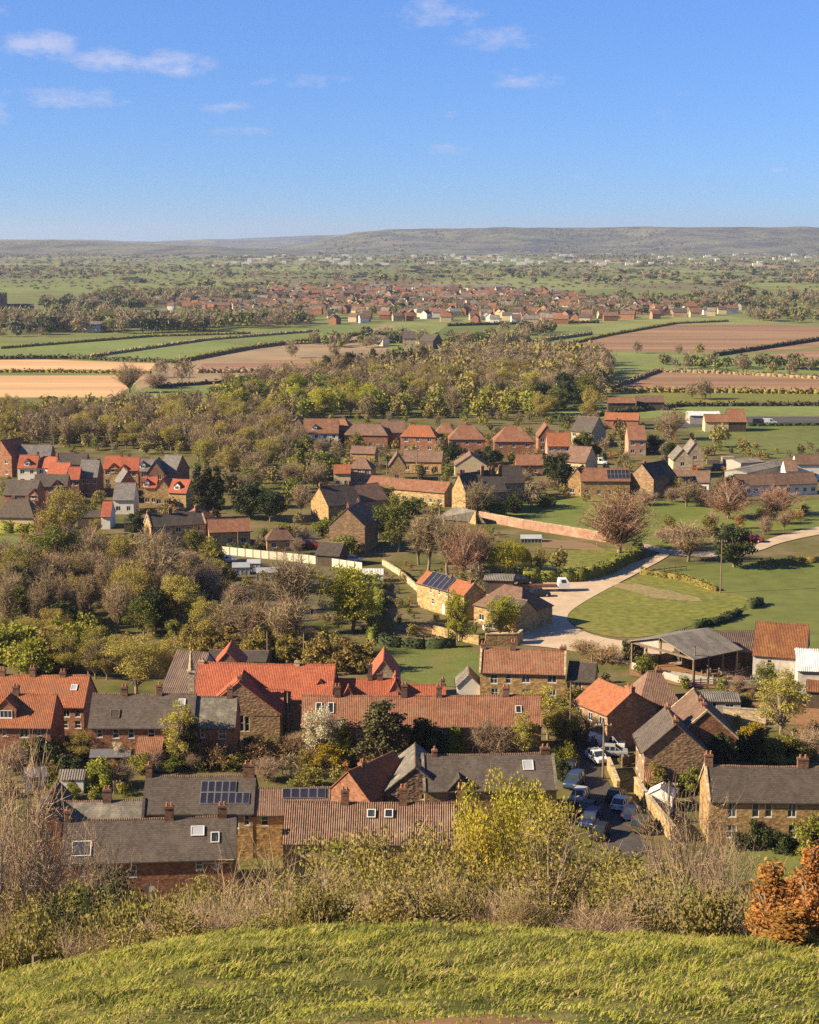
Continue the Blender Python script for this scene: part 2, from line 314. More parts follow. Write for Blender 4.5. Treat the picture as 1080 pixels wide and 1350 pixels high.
def catq(parts):
    V = []; Q = []; n = 0
    for v, q in parts: V.append(v); Q.append(q + n); n += len(v)
    return np.concatenate(V), np.concatenate(Q)
def grow(seed, H=10., Rr=4., cb=2.5, clumps=40, cr=1.1, leaf=0, lsize=.25, twig=0, tl=1.2, tw=.03, shape='round', stems=1, tr=.22, droop=0., up=.3, limbs=True, spread=.9):
    """one plant as (wood quads, crown quads): a tapered trunk, limbs running out to the clumps of the crown, twigs and leaves round the clumps"""
    rs = np.random.RandomState(seed); cz = (cb + H) / 2; hz = (H - cb) / 2
    d = unit(rs.normal(size=(clumps, 3))); rad = rs.uniform(.30, 1.0, (clumps, 1)) ** .6
    lump = 1 + .22 * np.sin(3 * np.arctan2(d[:, 1], d[:, 0]) + seed)[:, None] * (1 - np.abs(d[:, 2:3])) + rs.uniform(-.16, .12, (clumps, 1))
    C = d * rad * lump; t = (C[:, 2:3] + 1) / 2
    if shape == 'cone': C[:, :2] *= np.clip(1.25 - t * 1.15, .08, 1)
    elif shape == 'column': C[:, :2] *= np.clip(1.1 - t ** 3 * .9, .1, 1) * .95
    elif shape == 'vase': C[:, :2] *= .45 + .62 * t
    elif shape == 'dome': C[:, 2] = np.abs(C[:, 2]) * 1.9 - .95
    C = C * np.array([Rr - cr * .5, Rr - cr * .5, max(hz - cr * .4, .1)]) + np.array([0, 0, cz])
    wood = []; base = []
    for s in range(stems):
        o = np.zeros(3) if stems == 1 else np.append(rs.normal(size=2) * Rr * .18, 0); top = np.array([*(rs.normal(size=2) * Rr * (.08 if stems == 1 else .4)), cb + hz * (1.5 if shape != 'dome' else .6)])
        k = np.linspace(0, 1, 7)[:, None]; p = o * (1 - k) + top * k + rs.normal(size=(7, 3)) * np.array([.05, .05, 0]) * H * .25 * k * (1 - k) * 4
        p[0] = o; p[0, 2] = -.25
        wood.append((p, tr * (1.25 - 1.1 * k[:, 0]) / math.sqrt(stems))); base.append(p)
    TP = []; TD = []
    if limbs:
        for c in C:
            p = base[rs.randint(stems)]; i = int(np.clip((c[2] - cb * .6) / (H - cb * .6) * 5 * rs.uniform(.45, .9), 1, 5)); a = p[i]
            m = (a + c) / 2 + np.array([0, 0, .10 * np.linalg.norm(c - a) * (1 if droop <= 0 else 1.6)]) + rs.normal(size=3) * .12 * cr
            k = np.linspace(0, 1, 5)[:, None]; q = a * (1 - k) ** 2 + 2 * m * k * (1 - k) + c * k ** 2
            wood.append((q, np.maximum(tr * .5 * (1 - k[:, 0] * .82), tw * .8)))
            if twig:
                for kk in (2, 3, 4): TP.append(q[kk]); TD.append(unit(q[kk] - q[kk - 1]))
    W = tubes(wood, 5); parts = []
    if twig:
        per = max(1, twig // max(len(TP), 1)); P = np.repeat(np.array(TP), per, 0); D = unit(np.repeat(np.array(TD), per, 0) * .55 + rs.normal(size=(len(P), 3)) * .62 + np.array([0, 0, .22 - droop]))
        P = P + rs.normal(size=P.shape) * .12 * cr; L = tl * rs.uniform(.45, 1.25, (len(P), 1)); parts.append(twigs(P, D, L, tw, rs, droop))
        half = P + D * L * rs.uniform(.3, .9, (len(P), 1)); D2 = unit(D + rs.normal(size=D.shape) * .6); parts.append(twigs(half, D2, L * .55, tw * .6, rs, droop))
        tips = half + D2 * L * rs.uniform(.2, .55, (len(P), 1)); tips[:, 2] -= droop * L[:, 0] * .8
    if leaf:
        if twig and leaf <= len(tips) * 6: P = np.repeat(tips, max(1, leaf // len(tips)), 0) + rs.normal(size=(max(1, leaf // len(tips)) * len(tips), 3)) * lsize * .9
        else:
            idx = rs.randint(clumps, size=leaf); off = unit(rs.normal(size=(leaf, 3))) * (rs.uniform(.1, 1, (leaf, 1)) ** .5) * cr * spread; off[:, 2] *= .75
            P = C[idx] + off
        if shape in ('dome', 'column', 'cone'): P[:, 2] = np.abs(P[:, 2])
        parts.append(leaves(rs, P, lsize, up))
    Cw = catq(parts); return W, Cw
def drooping(seed):          # weeping willow: strands hanging from a high dome
    rs = np.random.RandomState(seed); W, Cw = grow(seed, 9, 4.3, 4.5, 26, 1.2, twig=900, tl=1.0, tw=.02, tr=.3)
    n = 1500; a = rs.uniform(0, 2 * np.pi, n); r = np.sqrt(rs.uniform(.05, 1, n)) * 4.4; z = 8.8 - (r / 4.4) ** 2 * 3.2 + rs.normal(size=n) * .4
    P = np.stack([r * np.cos(a), r * np.sin(a), z], -1); L = rs.uniform(1.5, 5, (n, 1)); L = np.minimum(L, P[:, 2:3] - .6); D = unit(np.stack([np.cos(a) * .12, np.sin(a) * .12, -np.ones(n)], -1))
    T = twigs(P, D, L, .03, rs); P2 = np.repeat(P, 5, 0) + np.repeat(D, 5, 0) * np.repeat(L, 5, 0) * rs.uniform(0, 1, (n * 5, 1)) + rs.normal(size=(n * 5, 3)) * .12
    return W, catq([Cw, T, leaves(rs, P2, .17)])
# species: wood material, crown material(s) by layer, maker, nominal height and radius
SP_ = {}
def species(k, wood, crown, H, Rr, n=2, leafmat=None, **kw):
    prot = []
    for i in range(n):
        fn = kw.get('fn'); W, Cw = fn(i + 3) if fn else grow(hash_(k) + i * 7, H=H, Rr=Rr, **kw)
        mw = mesh_np('trunk_' + k, W[0], W[1], [MATS[wood]], smooth=True)
        ext = np.percentile(np.linalg.norm(Cw[0][:, :2], axis=1), 97); top = np.percentile(Cw[0][:, 2], 99.6)
        if leafmat:
            nt = kw.get('twig', 0); per = max(1, nt // (kw['clumps'] * 3)) * kw['clumps'] * 3 * 2 if nt else 0
            mi = np.zeros(len(Cw[1]), np.int32); mi[per:] = 1; mc = mesh_np('crown_' + k, Cw[0], Cw[1], [MATS[crown], MATS[leafmat]], mi=mi)
        else: mc = mesh_np('crown_' + k, Cw[0], Cw[1], [MATS[crown]])
        prot.append((mw, mc, ext, top))
    SP_[k] = prot
def hash_(s): return sum(ord(c) * (i + 3) for i, c in enumerate(s)) % 9973
species('bare', 'bark', 'twig', 11, 4.4, 3, cb=3, clumps=60, cr=1.3, twig=2000, tl=1.5, tw=.034, tr=.24)
species('bare_tall', 'bark', 'twig', 13, 3.2, 2, cb=4, clumps=50, cr=1.1, twig=1600, tl=1.5, tw=.034, tr=.2, shape='vase')
species('copper', 'pale_bark', 'red_twig', 10, 5, 2, cb=.6, clumps=120, cr=1.2, twig=3600, tl=1.0, tw=.028, tr=.26, leafmat='leaf_pinky', leaf=9000, lsize=.065)
species('budding', 'bark', 'twig', 10, 4, 3, cb=2, clumps=44, cr=1.2, twig=1000, tl=1.3, tw=.02, tr=.2, leafmat='leaf_bud', leaf=7000, lsize=.12)
species('lime', 'bark', 'twig', 10, 4.3, 2, cb=.5, clumps=80, cr=1.25, twig=600, tl=1.2, tw=.02, tr=.24, leafmat='leaf_lime', leaf=9000, lsize=.16)
species('green', 'bark', 'twig', 10, 4.2, 2, cb=1.2, clumps=54, cr=1.3, twig=600, tl=1.2, tw=.02, tr=.24, leafmat='leaf_green', leaf=5000, lsize=.2)
species('evergreen', 'bark', 'leaf_dark', 8, 4, 2, cb=.6, clumps=60, cr=1.1, leaf=5200, lsize=.22, tr=.25)
species('cypress', 'bark', 'leaf_cypress', 12, 2.6, 2, cb=.3, clumps=80, cr=.9, leaf=5200, lsize=.22, shape='column', tr=.2)
species('pine', 'bark', 'leaf_pine', 10, 3.6, 1, cb=1.2, clumps=60, cr=.9, leaf=4600, lsize=.2, shape='cone', tr=.2, up=.8)
species('willow', 'bark', 'leaf_lime', 9, 4.4, 1, fn=drooping)
species('blossom', 'bark', 'twig', 5, 2.4, 2, cb=.9, clumps=34, cr=.8, twig=400, tl=.7, tw=.015, tr=.12, leafmat='leaf_blossom', leaf=4200, lsize=.085)
species('olive_bush', 'bark', 'leaf_olive', 4, 2.4, 2, cb=.1, clumps=46, cr=.75, leaf=3600, lsize=.15, shape='dome', stems=3, tr=.1)
species('green_bush', 'bark', 'leaf_green', 4, 2.4, 2, cb=.1, clumps=46, cr=.75, leaf=3600, lsize=.15, shape='dome', stems=3, tr=.1)
species('dark_bush', 'bark', 'leaf_dark', 4, 2.4, 1, cb=.1, clumps=46, cr=.75, leaf=3600, lsize=.16, shape='dome', stems=3, tr=.1)
species('laurel', 'bark', 'leaf_laurel', 4, 2.6, 2, cb=.2, clumps=50, cr=.7, leaf=3600, lsize=.17, shape='dome', stems=3, tr=.12)
species('gold_bush', 'bark', 'leaf_gold', 2.5, 1.7, 1, cb=.1, clumps=26, cr=.55, leaf=1800, lsize=.10, shape='dome', stems=3, tr=.07)
species('lime_bush', 'bark', 'leaf_apple', 4, 2.4, 2, cb=.1, clumps=46, cr=.75, leaf=3800, lsize=.14, shape='dome', stems=3, tr=.1)
species('rust_bush', 'bark', 'twig', 4, 2.6, 1, cb=.2, clumps=40, cr=.8, twig=900, tl=.8, tw=.016, stems=3, tr=.1, shape='dome', leafmat='leaf_rust', leaf=1800, lsize=.10)
species('twig_bush', 'bark', 'pink_twig', 4, 2.4, 2, cb=.4, clumps=50, cr=.7, twig=2000, tl=1.0, tw=.014, stems=5, tr=.09, shape='vase')
species('birch', 'pale_bark', 'twig', 9, 2.8, 1, cb=1.5, clumps=44, cr=.9, twig=900, tl=1.2, tw=.016, tr=.16, droop=.35, leafmat='leaf_bud', leaf=5000, lsize=.12)
# finer plants for the hillside just below the viewpoint
species('bramble', 'bark', 'leaf_bramble', 1.5, 1.2, 2, cb=.03, clumps=60, cr=.32, leaf=3800, lsize=.040, shape='dome', stems=5, tr=.03)
species('green_bramble', 'bark', 'leaf_olive', 1.5, 1.2, 2, cb=.03, clumps=60, cr=.32, leaf=3600, lsize=.042, shape='dome', stems=5, tr=.03)
species('thicket', 'bark', 'pink_twig', 2.0, 1.2, 2, cb=.05, clumps=70, cr=.34, twig=2600, tl=.55, tw=.0045, stems=9, tr=.028, shape='vase')
species('bud_thicket', 'bark', 'pink_twig', 2.0, 1.2, 2, cb=.05, clumps=60, cr=.34, twig=1900, tl=.55, tw=.0045, stems=9, tr=.028, shape='vase', leafmat='leaf_olive', leaf=5400, lsize=.030)
species('sapling', 'pale_bark', 'pink_twig', 3.6, 1.25, 1, cb=.9, clumps=50, cr=.36, twig=900, tl=.45, tw=.006, tr=.055, leafmat='leaf_bud', leaf=3600, lsize=.036)
species('hawthorn', 'bark', 'twig', 9, 4.6, 2, cb=.6, clumps=110, cr=1.0, twig=1300, tl=.9, tw=.016, tr=.2, leafmat='leaf_haw', leaf=26000, lsize=.085)
for k_, lm_ in (('olive', 'leaf_olive'), ('green', 'leaf_green'), ('dark', 'leaf_dark'), ('lime', 'leaf_apple')): species('slope_' + k_, 'bark', 'twig', 6, 3, 2 if k_ == 'olive' else 1, cb=.2, clumps=90, cr=.75, twig=900, tl=.7, tw=.011, stems=4, tr=.10, leafmat=lm_, leaf=12000, lsize=.062)
species('slope_twig', 'pale_bark', 'twig', 6, 2.8, 2, cb=.3, clumps=80, cr=.7, twig=3000, tl=.95, tw=.009, stems=6, tr=.09, shape='vase')
species('bare_near', 'pale_bark', 'pink_twig', 9, 3.6, 2, cb=2.2, clumps=90, cr=.9, twig=3000, tl=1.15, tw=.012, tr=.15, stems=2, leafmat='leaf_pale', leaf=3000, lsize=.035)
species('beech', 'bark', 'leaf_beech', 2.0, .42, 2, cb=.1, clumps=46, cr=.22, leaf=1500, lsize=.042, shape='column', stems=3, tr=.012)

TREES = []     # every tree and bush is first listed, then the largest in view become things of their own
def T(sp, x, y, h, w=None, label='', group=None, cat='tree', name=None, z=0.0):
    p = G(x, y, z); k = mpp(p); TREES.append(dict(sp=sp, p=p, H=h * k / max(CP, .9), Rr=(w * k / 2) if w else None, label=label, group=group, cat=cat, name=name or ('tree' if cat == 'tree' else 'shrub')))
def Tw(sp, X, Y, H, Rr=None, label='', group=None, cat='tree', name=None):
    TREES.append(dict(sp=sp, p=np.array([X, Y, float(terr(X, Y))]), H=H, Rr=Rr, label=label, group=group, cat=cat, name=name or ('tree' if cat == 'tree' else 'shrub')))
def plant(t, rng):
    mw, mc, ext, top = SP_[t['sp']][rng.randrange(len(SP_[t['sp']]))]
    sz = t['H'] / top; sx = (t['Rr'] / ext) if t['Rr'] else sz * rng.uniform(.85, 1.15)
    r = empty(t['name'], t['p'], rng.uniform(0, 6.28)); r.scale = (sx, sx, sz)
    for n, me in (('trunk', mw), ('crown', mc)):
        o = bpy.data.objects.new(n, me); COL.objects.link(o); o.parent = r
    tag(r, t['label'], t['cat'], t['group']); return r
# low plants for woods too far to tell the trees apart
def lowplant(seed, nq, H=9., Rr=4., cb=1.2, twiggy=False):
    rs = np.random.RandomState(seed); d = unit(rs.normal(size=(nq, 3))); C = d * rs.uniform(.45, 1, (nq, 1)) * np.array([Rr, Rr, (H - cb) / 2]) * (1 + .2 * np.sin(3 * np.arctan2(d[:, 1], d[:, 0]) + seed))[:, None] + np.array([0, 0, (H + cb) / 2])
    V, Q = leaves(rs, C, Rr * .30 * math.sqrt(90 / nq) * (2.2 if twiggy else 1), 0, .11 if twiggy else .7); W = tubes([(np.array([[0, 0, 0], [0, 0, H * .6]]), [.25, .12])], 3)
    return catq([W, (V, Q)])
BUSH = [lowplant(i + 50, 190, cb=.2) for i in range(3)] + [lowplant(i + 50, 200, cb=.2, twiggy=True) for i in range(3)]; MID = [lowplant(i + 30, 300) for i in range(3)] + [lowplant(i + 30, 330, twiggy=True) for i in range(3)]; LOW = [lowplant(i, 84) for i in range(3)] + [lowplant(i, 100, twiggy=True) for i in range(3)]; VLOW = [lowplant(i + 9, 20) for i in range(3)] + [lowplant(i + 9, 28, twiggy=True) for i in range(3)]
def scatter(name, pts, label, mats, low, kind='stuff', cat=None, cols=None):
    """pts rows: x, y, z, height, radius, material index"""
    V = []; Q = []; MI = []; n = 0; rs = np.random.RandomState(5)
    for (x, y, z, h, r, mi) in pts:
        v, q = low[rs.randint(3) + (3 if mi in (0, 4) else 0)]; a = rs.uniform(0, 6.28); c, s = math.cos(a), math.sin(a); k = r / 4.
        V.append(np.stack([(v[:, 0] * c - v[:, 1] * s) * k + x, (v[:, 0] * s + v[:, 1] * c) * k + y, v[:, 2] * h / 9. + z], -1)); Q.append(q + n); MI.append(np.full(len(q), int(mi))); n += len(v)
    me = mesh_np(name, np.concatenate(V), np.concatenate(Q), [MATS[m] for m in mats], mi=np.concatenate(MI))
    o = lnk(bpy.data.objects.new(name, me)); o['label'] = label
    if kind: o['kind'] = kind
    if cat: o['category'] = cat
    return o
def hedge(pts, h, w, m, label, dens=26, ls=.22, name='hedge', world_pts=False, group=None, cat='hedge'):
    P = [np.array(p, float) if world_pts else G(*p) for p in pts]; rs = np.random.RandomState(len(TREES) + int(abs(P[0][0]) * 7) % 999)
    L = sum(np.linalg.norm(P[i + 1] - P[i]) for i in range(len(P) - 1)); out = []; mb = MB()
    for i in range(len(P) - 1):
        a, b = P[i], P[i + 1]; l = np.linalg.norm(b - a); d = (b - a) / max(l, .01); nrm = np.array([-d[1], d[0], 0]); n = int(l * dens * h)
        t = rs.uniform(0, 1, n); sec = rs.uniform(0, 2 * np.pi, n); rr = rs.uniform(.8, 1.08, n); lump = 1 + .18 * np.sin(t * l * .9 + i) + .1 * np.sin(t * l * 2.7)
        q = a + d * (t * l)[:, None] + nrm * (np.cos(sec) * w / 2 * rr)[:, None]; q[:, 2] += np.clip(h * .5 * (1 + np.sin(sec) * rr) * lump, .05, None); out.append(leaves(rs, q, ls))
        s = max(1, int(l / 3))
        for j in range(s):
            c0 = a + (b - a) * j / s; c1 = a + (b - a) * (j + 1) / s; hh = h * rs.uniform(.7, .9); ww = w * .38
            out.append((np.array([c0 - nrm * ww, c0 + nrm * ww, c1 + nrm * ww, c1 - nrm * ww, c0 - nrm * ww * .7 + [0, 0, hh], c0 + nrm * ww * .7 + [0, 0, hh], c1 + nrm * ww * .7 + [0, 0, hh], c1 - nrm * ww * .7 + [0, 0, hh]]),
                        np.array([[0, 1, 5, 4], [1, 2, 6, 5], [2, 3, 7, 6], [3, 0, 4, 7], [4, 5, 6, 7]])))
    v, q = catq(out); o = lnk(bpy.data.objects.new(name, mesh_np(name, v - P[0], q, [MATS[m]]))); o.location = P[0]; return tag(o, label, cat, group)
KEEPOUT = []; FOOT = []
def sheet(name, pts, m, z, label, world_pts=False, kind='structure', cat=None, ragged=0):
    if name not in ('allotment', 'garden_bed', 'verge'): KEEPOUT.append([G(p[0], p[1], z) for p in pts])
    P = [np.array(p, float) if world_pts else G(p[0], p[1], z) for p in pts]
    if name in ('yard', 'lane', 'street', 'village_road') or 'rough curving' in label or ragged:
        for _ in range(3): P = [q for i in range(len(P)) for q in (P[i - 1] * .25 + P[i] * .75, P[i] * .75 + P[(i + 1) % len(P)] * .25)]
    if ragged:
        rr = np.random.RandomState(4); P = [p + np.array([*rr.normal(size=2) * ragged, 0]) for p in P]
    o0 = P[0]
    me = bpy.data.meshes.new(name); me.from_pydata([tuple(p - o0) for p in P], [], [list(range(len(P)))]); me.materials.append(MATS[m]); me.update()
    o = lnk(bpy.data.objects.new(name, me)); o.location = o0; o['label'] = label
    if kind: o['kind'] = kind
    if cat: o['category'] = cat
    return o

def blocked(x, y, m=.8):
    for (o, c, s, W, D) in FOOT:
        dx, dy = x - o[0], y - o[1]; u, v = dx * c + dy * s, -dx * s + dy * c
        if -m < u < W + m and -m < v < D + m: return True
    return False
# ------------------------------------------------------------------ buildings
WCACHE = {}
def window_mesh(w, h, fr, style):
    key = (round(w, 1), round(h, 1), fr, style)
    if key in WCACHE: return WCACHE[key]
    w, h = max(key[0], .3), max(key[1], .3); mb = MB(); t = .075
    for a in ((0, 0, t, h), (w - t, 0, w, h), (t, 0, w - t, t), (t, h - t, w - t, h)): mb.box(a[0], -.03, a[1], a[2], .04, a[3])
    if style == 'sash': mb.box(t, -.02, h / 2 - .03, w - t, .035, h / 2 + .03); 
    n = max(1, round(w / .62)); 
    for i in range(1, n): mb.box(w * i / n - .03, -.021, t, w * i / n + .03, .036, h - t)
    mb.box(-.06, -.10, -.10, w + .06, -.001, -.002)
    pm = MB(); pm.box(t * .6, .005, t * .6, w - t * .6, .02, h - t * .6)
    WCACHE[key] = (mb.mesh('window', [MATS[fr]]), pm.mesh('pane', [MATS['glass']]), w, h); return WCACHE[key]
def door_mesh(m, h=2.0, w=.95):
    key = ('door', m, h, w)
    if key not in WCACHE:
        mb = MB(); mb.box(0, 0, 0, w, .06, h); mb.box(.12, -.02, .15, w - .12, -.002, h * .45); mb.box(.12, -.02, h * .55, w - .12, -.002, h - .2)
        f = MB(); f.box(-.09, -.03, 0, -.003, .08, h + .09); f.box(w + .003, -.03, 0, w + .09, .08, h + .09); f.box(-.003, -.03, h + .003, w + .003, .08, h + .09); WCACHE[key] = (mb.mesh('door', [MATS[m]]), f.mesh('frame', [MATS['white_paint']]))
    return WCACHE[key]
class House:
    """A gabled or hipped building. A, B: photograph pixels of the two ends of the eaves on the side that faces the camera, at height he.
    typ 'side': that side is a long wall below a roof slope, r is a pixel on the ridge. typ 'gable': it is a gable wall, r is the pixel of its peak."""
    def __init__(s, name, label, A, B, r, he=5.0, wall='hamstone', roof='old_tile', typ='side', L=None, back=None, pitch=42, hip=0., root=None, cat='house', group=None, over=.22, fr='white_paint', win=(), auto=0, lauto=0, chim=(), sky=(), door=(), coping=False, cm='stack_brick', gz=0., ridge=True, lintel=False):
        a = G(*A, he); b = G(*B, he); d = b - a; s.W = W = float(np.linalg.norm(d[:2])); s.th = th = math.atan2(d[1], d[0]); s.o = np.array([a[0], a[1], gz]); s.he = he = he - gz; s.typ = typ
        s.c, s.s_ = math.cos(th), math.sin(th)
        if typ == 'side':
            C, D = s.loc(ray(*r)); tp = math.tan(R(pitch)); t = (he - C[2] - tp * (0 - C[1])) / (D[2] - tp * D[1]); yr = C[1] + D[1] * t
            s.D = float(np.clip(2 * yr, 2.0, 16)) if L is None else L; s.rise = s.D / 2 * tp; s.Lr, s.S = W, s.D
        else:
            C, D = s.loc(ray(*r)); t = -C[1] / D[1]; s.rise = float(np.clip(C[2] + D[2] * t - he, .6, W)); s.D = L or 8.
            if back is not None: bb = G(*back, he + gz); s.D = float(np.clip(abs((bb - a)[0] * -s.s_ + (bb - a)[1] * s.c), 3, 30))
            s.Lr, s.S = s.D, W
        new = root is None
        if new:
            root = empty(name, s.o, th); tag(root, label, cat, group); s.off = np.zeros(3); s.dr = 0
        else:
            q = s.o - np.array(root.location); r0 = root.rotation_euler[2]; c, s2 = math.cos(-r0), math.sin(-r0); s.off = np.array([q[0] * c - q[1] * s2, q[0] * s2 + q[1] * c, q[2]]); s.dr = th - r0
        s.root = root; s.name = name; FOOT.append((s.o, s.c, s.s_, W, s.D))
        # openings on the camera side and on the sunny flank
        holes = []; s.fr = fr
        for w in win: holes.append(s.wallrect(w))
        for dd in door: holes.append((*s.doorrect(dd[0]), dd[1]))
        if auto: holes += s.grid(W, auto)
        lh = s.grid(s.D, lauto) if lauto else []
        holes = [h for h in holes if h[0] > .12 and h[2] < W - .12 and h[3] < he - .05 and h[1] > -.01]
        keep = []
        for h in holes:
            if all(h[2] < k[0] - .1 or h[0] > k[2] + .1 or h[3] < k[1] - .1 or h[1] > k[3] + .1 for k in keep): keep.append(h)
        holes = keep; lh = [h for h in lh if h[0] > .15 and h[2] < s.D - .15]
        mb = MB(); s.facade(mb, W, he, holes, lambda u, v, e: (u, e, v)); s.facade(mb, s.D, he, lh, lambda u, v, e: (e, s.D - u, v))
        mb.face([(W, 0, 0), (W, s.D, 0), (W, s.D, he), (W, 0, he)]); mb.face([(W, s.D, 0), (0, s.D, 0), (0, s.D, he), (W, s.D, he)][:2] + [(0, s.D, he), (W, s.D, he)])
        if not hip:
            if typ == 'side':
                for x in (0, W): mb.face([(x, 0, he), (x, s.D, he), (x, s.D / 2, he + s.rise)])
            else:
                for y in (0, s.D): mb.face([(0, y, he), (W, y, he), (W / 2, y, he + s.rise)])
        s.put(mb.build('wall', MATS[wall]))
        for h in holes:
            if len(h) == 5:
                dm, fm = door_mesh(h[4], 2.0, h[2] - h[0]); o = s.put(inst('door', dm, None, (0, 0, 0)), (h[0], .06, 0)); inst('frame', fm, o, (0, 0, 0))
            else: s.window(h, False)
        for h in lh: s.window(h, True)
        s.roof_(roof, hip, over, ridge)
        if coping and not hip: s.coping_(coping)
        for c in chim: s.chimney(c, cm)
        for k in sky: s.skylight(k)
        print('H %-26s W %.1f D %.1f he %.1f rise %.1f dist %.0f' % (name, W, s.D, he, s.rise, s.o[1]))
    def loc(s, d):
        q = np.array([0, 0, CAMZ]) - s.o
        rot = lambda p: np.array([p[0] * s.c + p[1] * s.s_, -p[0] * s.s_ + p[1] * s.c, p[2]])
        return rot(q), rot(np.array(d))
    def wallpt(s, x, y, y0=0.0):
        C, D = s.loc(ray(x, y)); t = (y0 - C[1]) / D[1]; return C + D * t
    def roofpt(s, x, y):
        tp = s.rise / (s.D / 2); C, D = s.loc(ray(x, y)); t = (s.he - C[2] + tp * C[1]) / (D[2] - tp * D[1]); return C + D * t
    def wallrect(s, w):
        a = s.wallpt((w[0] + w[2]) / 2, (w[1] + w[3]) / 2); k = mpp(s.o); ww = (w[2] - w[0]) * k * .98; hh = (w[3] - w[1]) * k / .96
        h = [a[0] - ww / 2, a[2] - hh / 2, a[0] + ww / 2, a[2] + hh / 2]
        if h[3] > s.he - .12: dz = h[3] - s.he + .12; h[1] -= dz; h[3] -= dz
        return tuple(max(v, .02) if i == 1 else v for i, v in enumerate(h))
    def doorrect(s, px):
        a = s.wallpt(px, 900); x = s.wallpt(px, 316 + (CAMZ - 1) / 1 * 0 + 900)[0]; return (x - .48, 0.0, x + .48, 2.0)
    def grid(s, W, n):
        out = []; fl = max(1, int(s.he / 2.4))
        for f in range(fl):
            for i in range(n):
                x = W * (i + .5) / n; w = .5 if i % 2 else .62; z0 = (s.he / fl) * f + .85; out.append((x - w, z0, x + w, min(z0 + 1.15, s.he - .15)))
        return out
    def put(s, o, p=(0, 0, 0), rz=0):
        c, n = math.cos(s.dr), math.sin(s.dr); o.parent = s.root; o.location = (s.off[0] + p[0] * c - p[1] * n, s.off[1] + p[0] * n + p[1] * c, s.off[2] + p[2]); o.rotation_euler[2] = s.dr + rz; return o
    def facade(s, mb, W, H, holes, T_):
        xs = sorted({0., W, *[h[0] for h in holes], *[h[2] for h in holes]}); zs = sorted({0., H, *[h[1] for h in holes], *[h[3] for h in holes]})
        for i in range(len(xs) - 1):
            for j in range(len(zs) - 1):
                cx, cz = (xs[i] + xs[i + 1]) / 2, (zs[j] + zs[j + 1]) / 2
                if xs[i + 1] - xs[i] < 1e-5 or zs[j + 1] - zs[j] < 1e-5: continue
                if any(h[0] < cx < h[2] and h[1] < cz < h[3] for h in holes): continue
                mb.face([T_(xs[i], zs[j], 0), T_(xs[i + 1], zs[j], 0), T_(xs[i + 1], zs[j + 1], 0), T_(xs[i], zs[j + 1], 0)])
        for h in holes:
            x0, z0, x1, z1 = h[:4]; q = [(x0, z0), (x1, z0), (x1, z1), (x0, z1)]
            for k in range(4):
                a, b = q[k], q[(k + 1) % 4]; mb.face([T_(*a, 0), T_(*b, 0), T_(*b, .16), T_(*a, .16)])
    def window(s, h, flank):
        fm, pm, w, hh = window_mesh(h[2] - h[0], h[3] - h[1], s.fr, 'sash' if (h[3] - h[1]) > (h[2] - h[0]) * 1.15 else 'case')
        if flank: o = s.put(inst('window', fm, None, (0, 0, 0)), (.08, s.D - h[0], h[1]), -math.pi / 2)
        else: o = s.put(inst('window', fm, None, (0, 0, 0)), (h[0], .08, h[1]))
        o.scale = ((h[2] - h[0]) / w, 1, (h[3] - h[1]) / hh); inst('pane', pm, o, (0, 0, 0))
    def rp(s, u, v, z): return (u, v, z) if s.typ == 'side' else (s.W - v, u, z)
    def sag(s, u): return -min(.010 * s.Lr, .14) * math.sin(math.pi * min(max(u / s.Lr, 0), 1)) + .018 * math.sin(u * 1.9 + s.o[0])     # old timbers settle
    def roof_(s, m, hip, ov, ridge):
        Lr, S, he, ri = s.Lr, s.S, s.he, s.rise; tp = ri / (S / 2); sl = math.hypot(1, tp); th = .13; mb = MB(); zo = he - ov * tp; hp = min(hip * S / 2, Lr * .36); ce = ov if hip else ov * .6
        for sd in (0, 1):
            f = (lambda v: v) if sd == 0 else (lambda v: S - v)
            ns = 1 if hip else max(1, int(Lr / 1.6)); us = [(-ce) + (Lr + 2 * ce) * i / ns for i in range(ns + 1)]
            if not hip:
                for i in range(ns):
                    u0, u1 = us[i], us[i + 1]; P = [(u0, -ov, zo), (u1, -ov, zo), (u1, S / 2, he + ri + s.sag(u1)), (u0, S / 2, he + ri + s.sag(u0))]; uv = [(p[0] + 50, (p[1] + ov) * sl + 50) for p in P]
                    mb.hexa([s.rp(p[0], f(p[1]), p[2] - .02) for p in P] + [s.rp(p[0], f(p[1]), p[2] + th) for p in P], 0, uv + uv)
                continue
            P = [(-ce, -ov, zo), (Lr + ce, -ov, zo), (Lr - hp, S / 2, he + ri), (hp, S / 2, he + ri)]
            top = [s.rp(p[0], f(p[1]), p[2] + th) for p in P]; bot = [s.rp(p[0], f(p[1]), p[2] - .02) for p in P]; uv = [(p[0] + 50, (p[1] + ov) * sl + 50) for p in P]
            mb.hexa(bot + top, 0, uv + uv)
        if hip:
            for e in (0, 1):
                g = (lambda u: u) if e == 0 else (lambda u: Lr - u)
                P = [(-ov, -ov, zo), (-ov, S + ov, zo), (hp, S / 2, he + ri)]
                mb.face([s.rp(g(p[0]), p[1], p[2] + th) for p in P], 0, [(p[1] + 50, (p[0] + ov) * sl + 50) for p in P]); mb.face([s.rp(g(-ov), -ov, zo), s.rp(g(-ov), S + ov, zo), s.rp(g(-ov), S + ov, zo + th), s.rp(g(-ov), -ov, zo + th)])
        s.ro = s.put(mb.build('roof', MATS[m]))
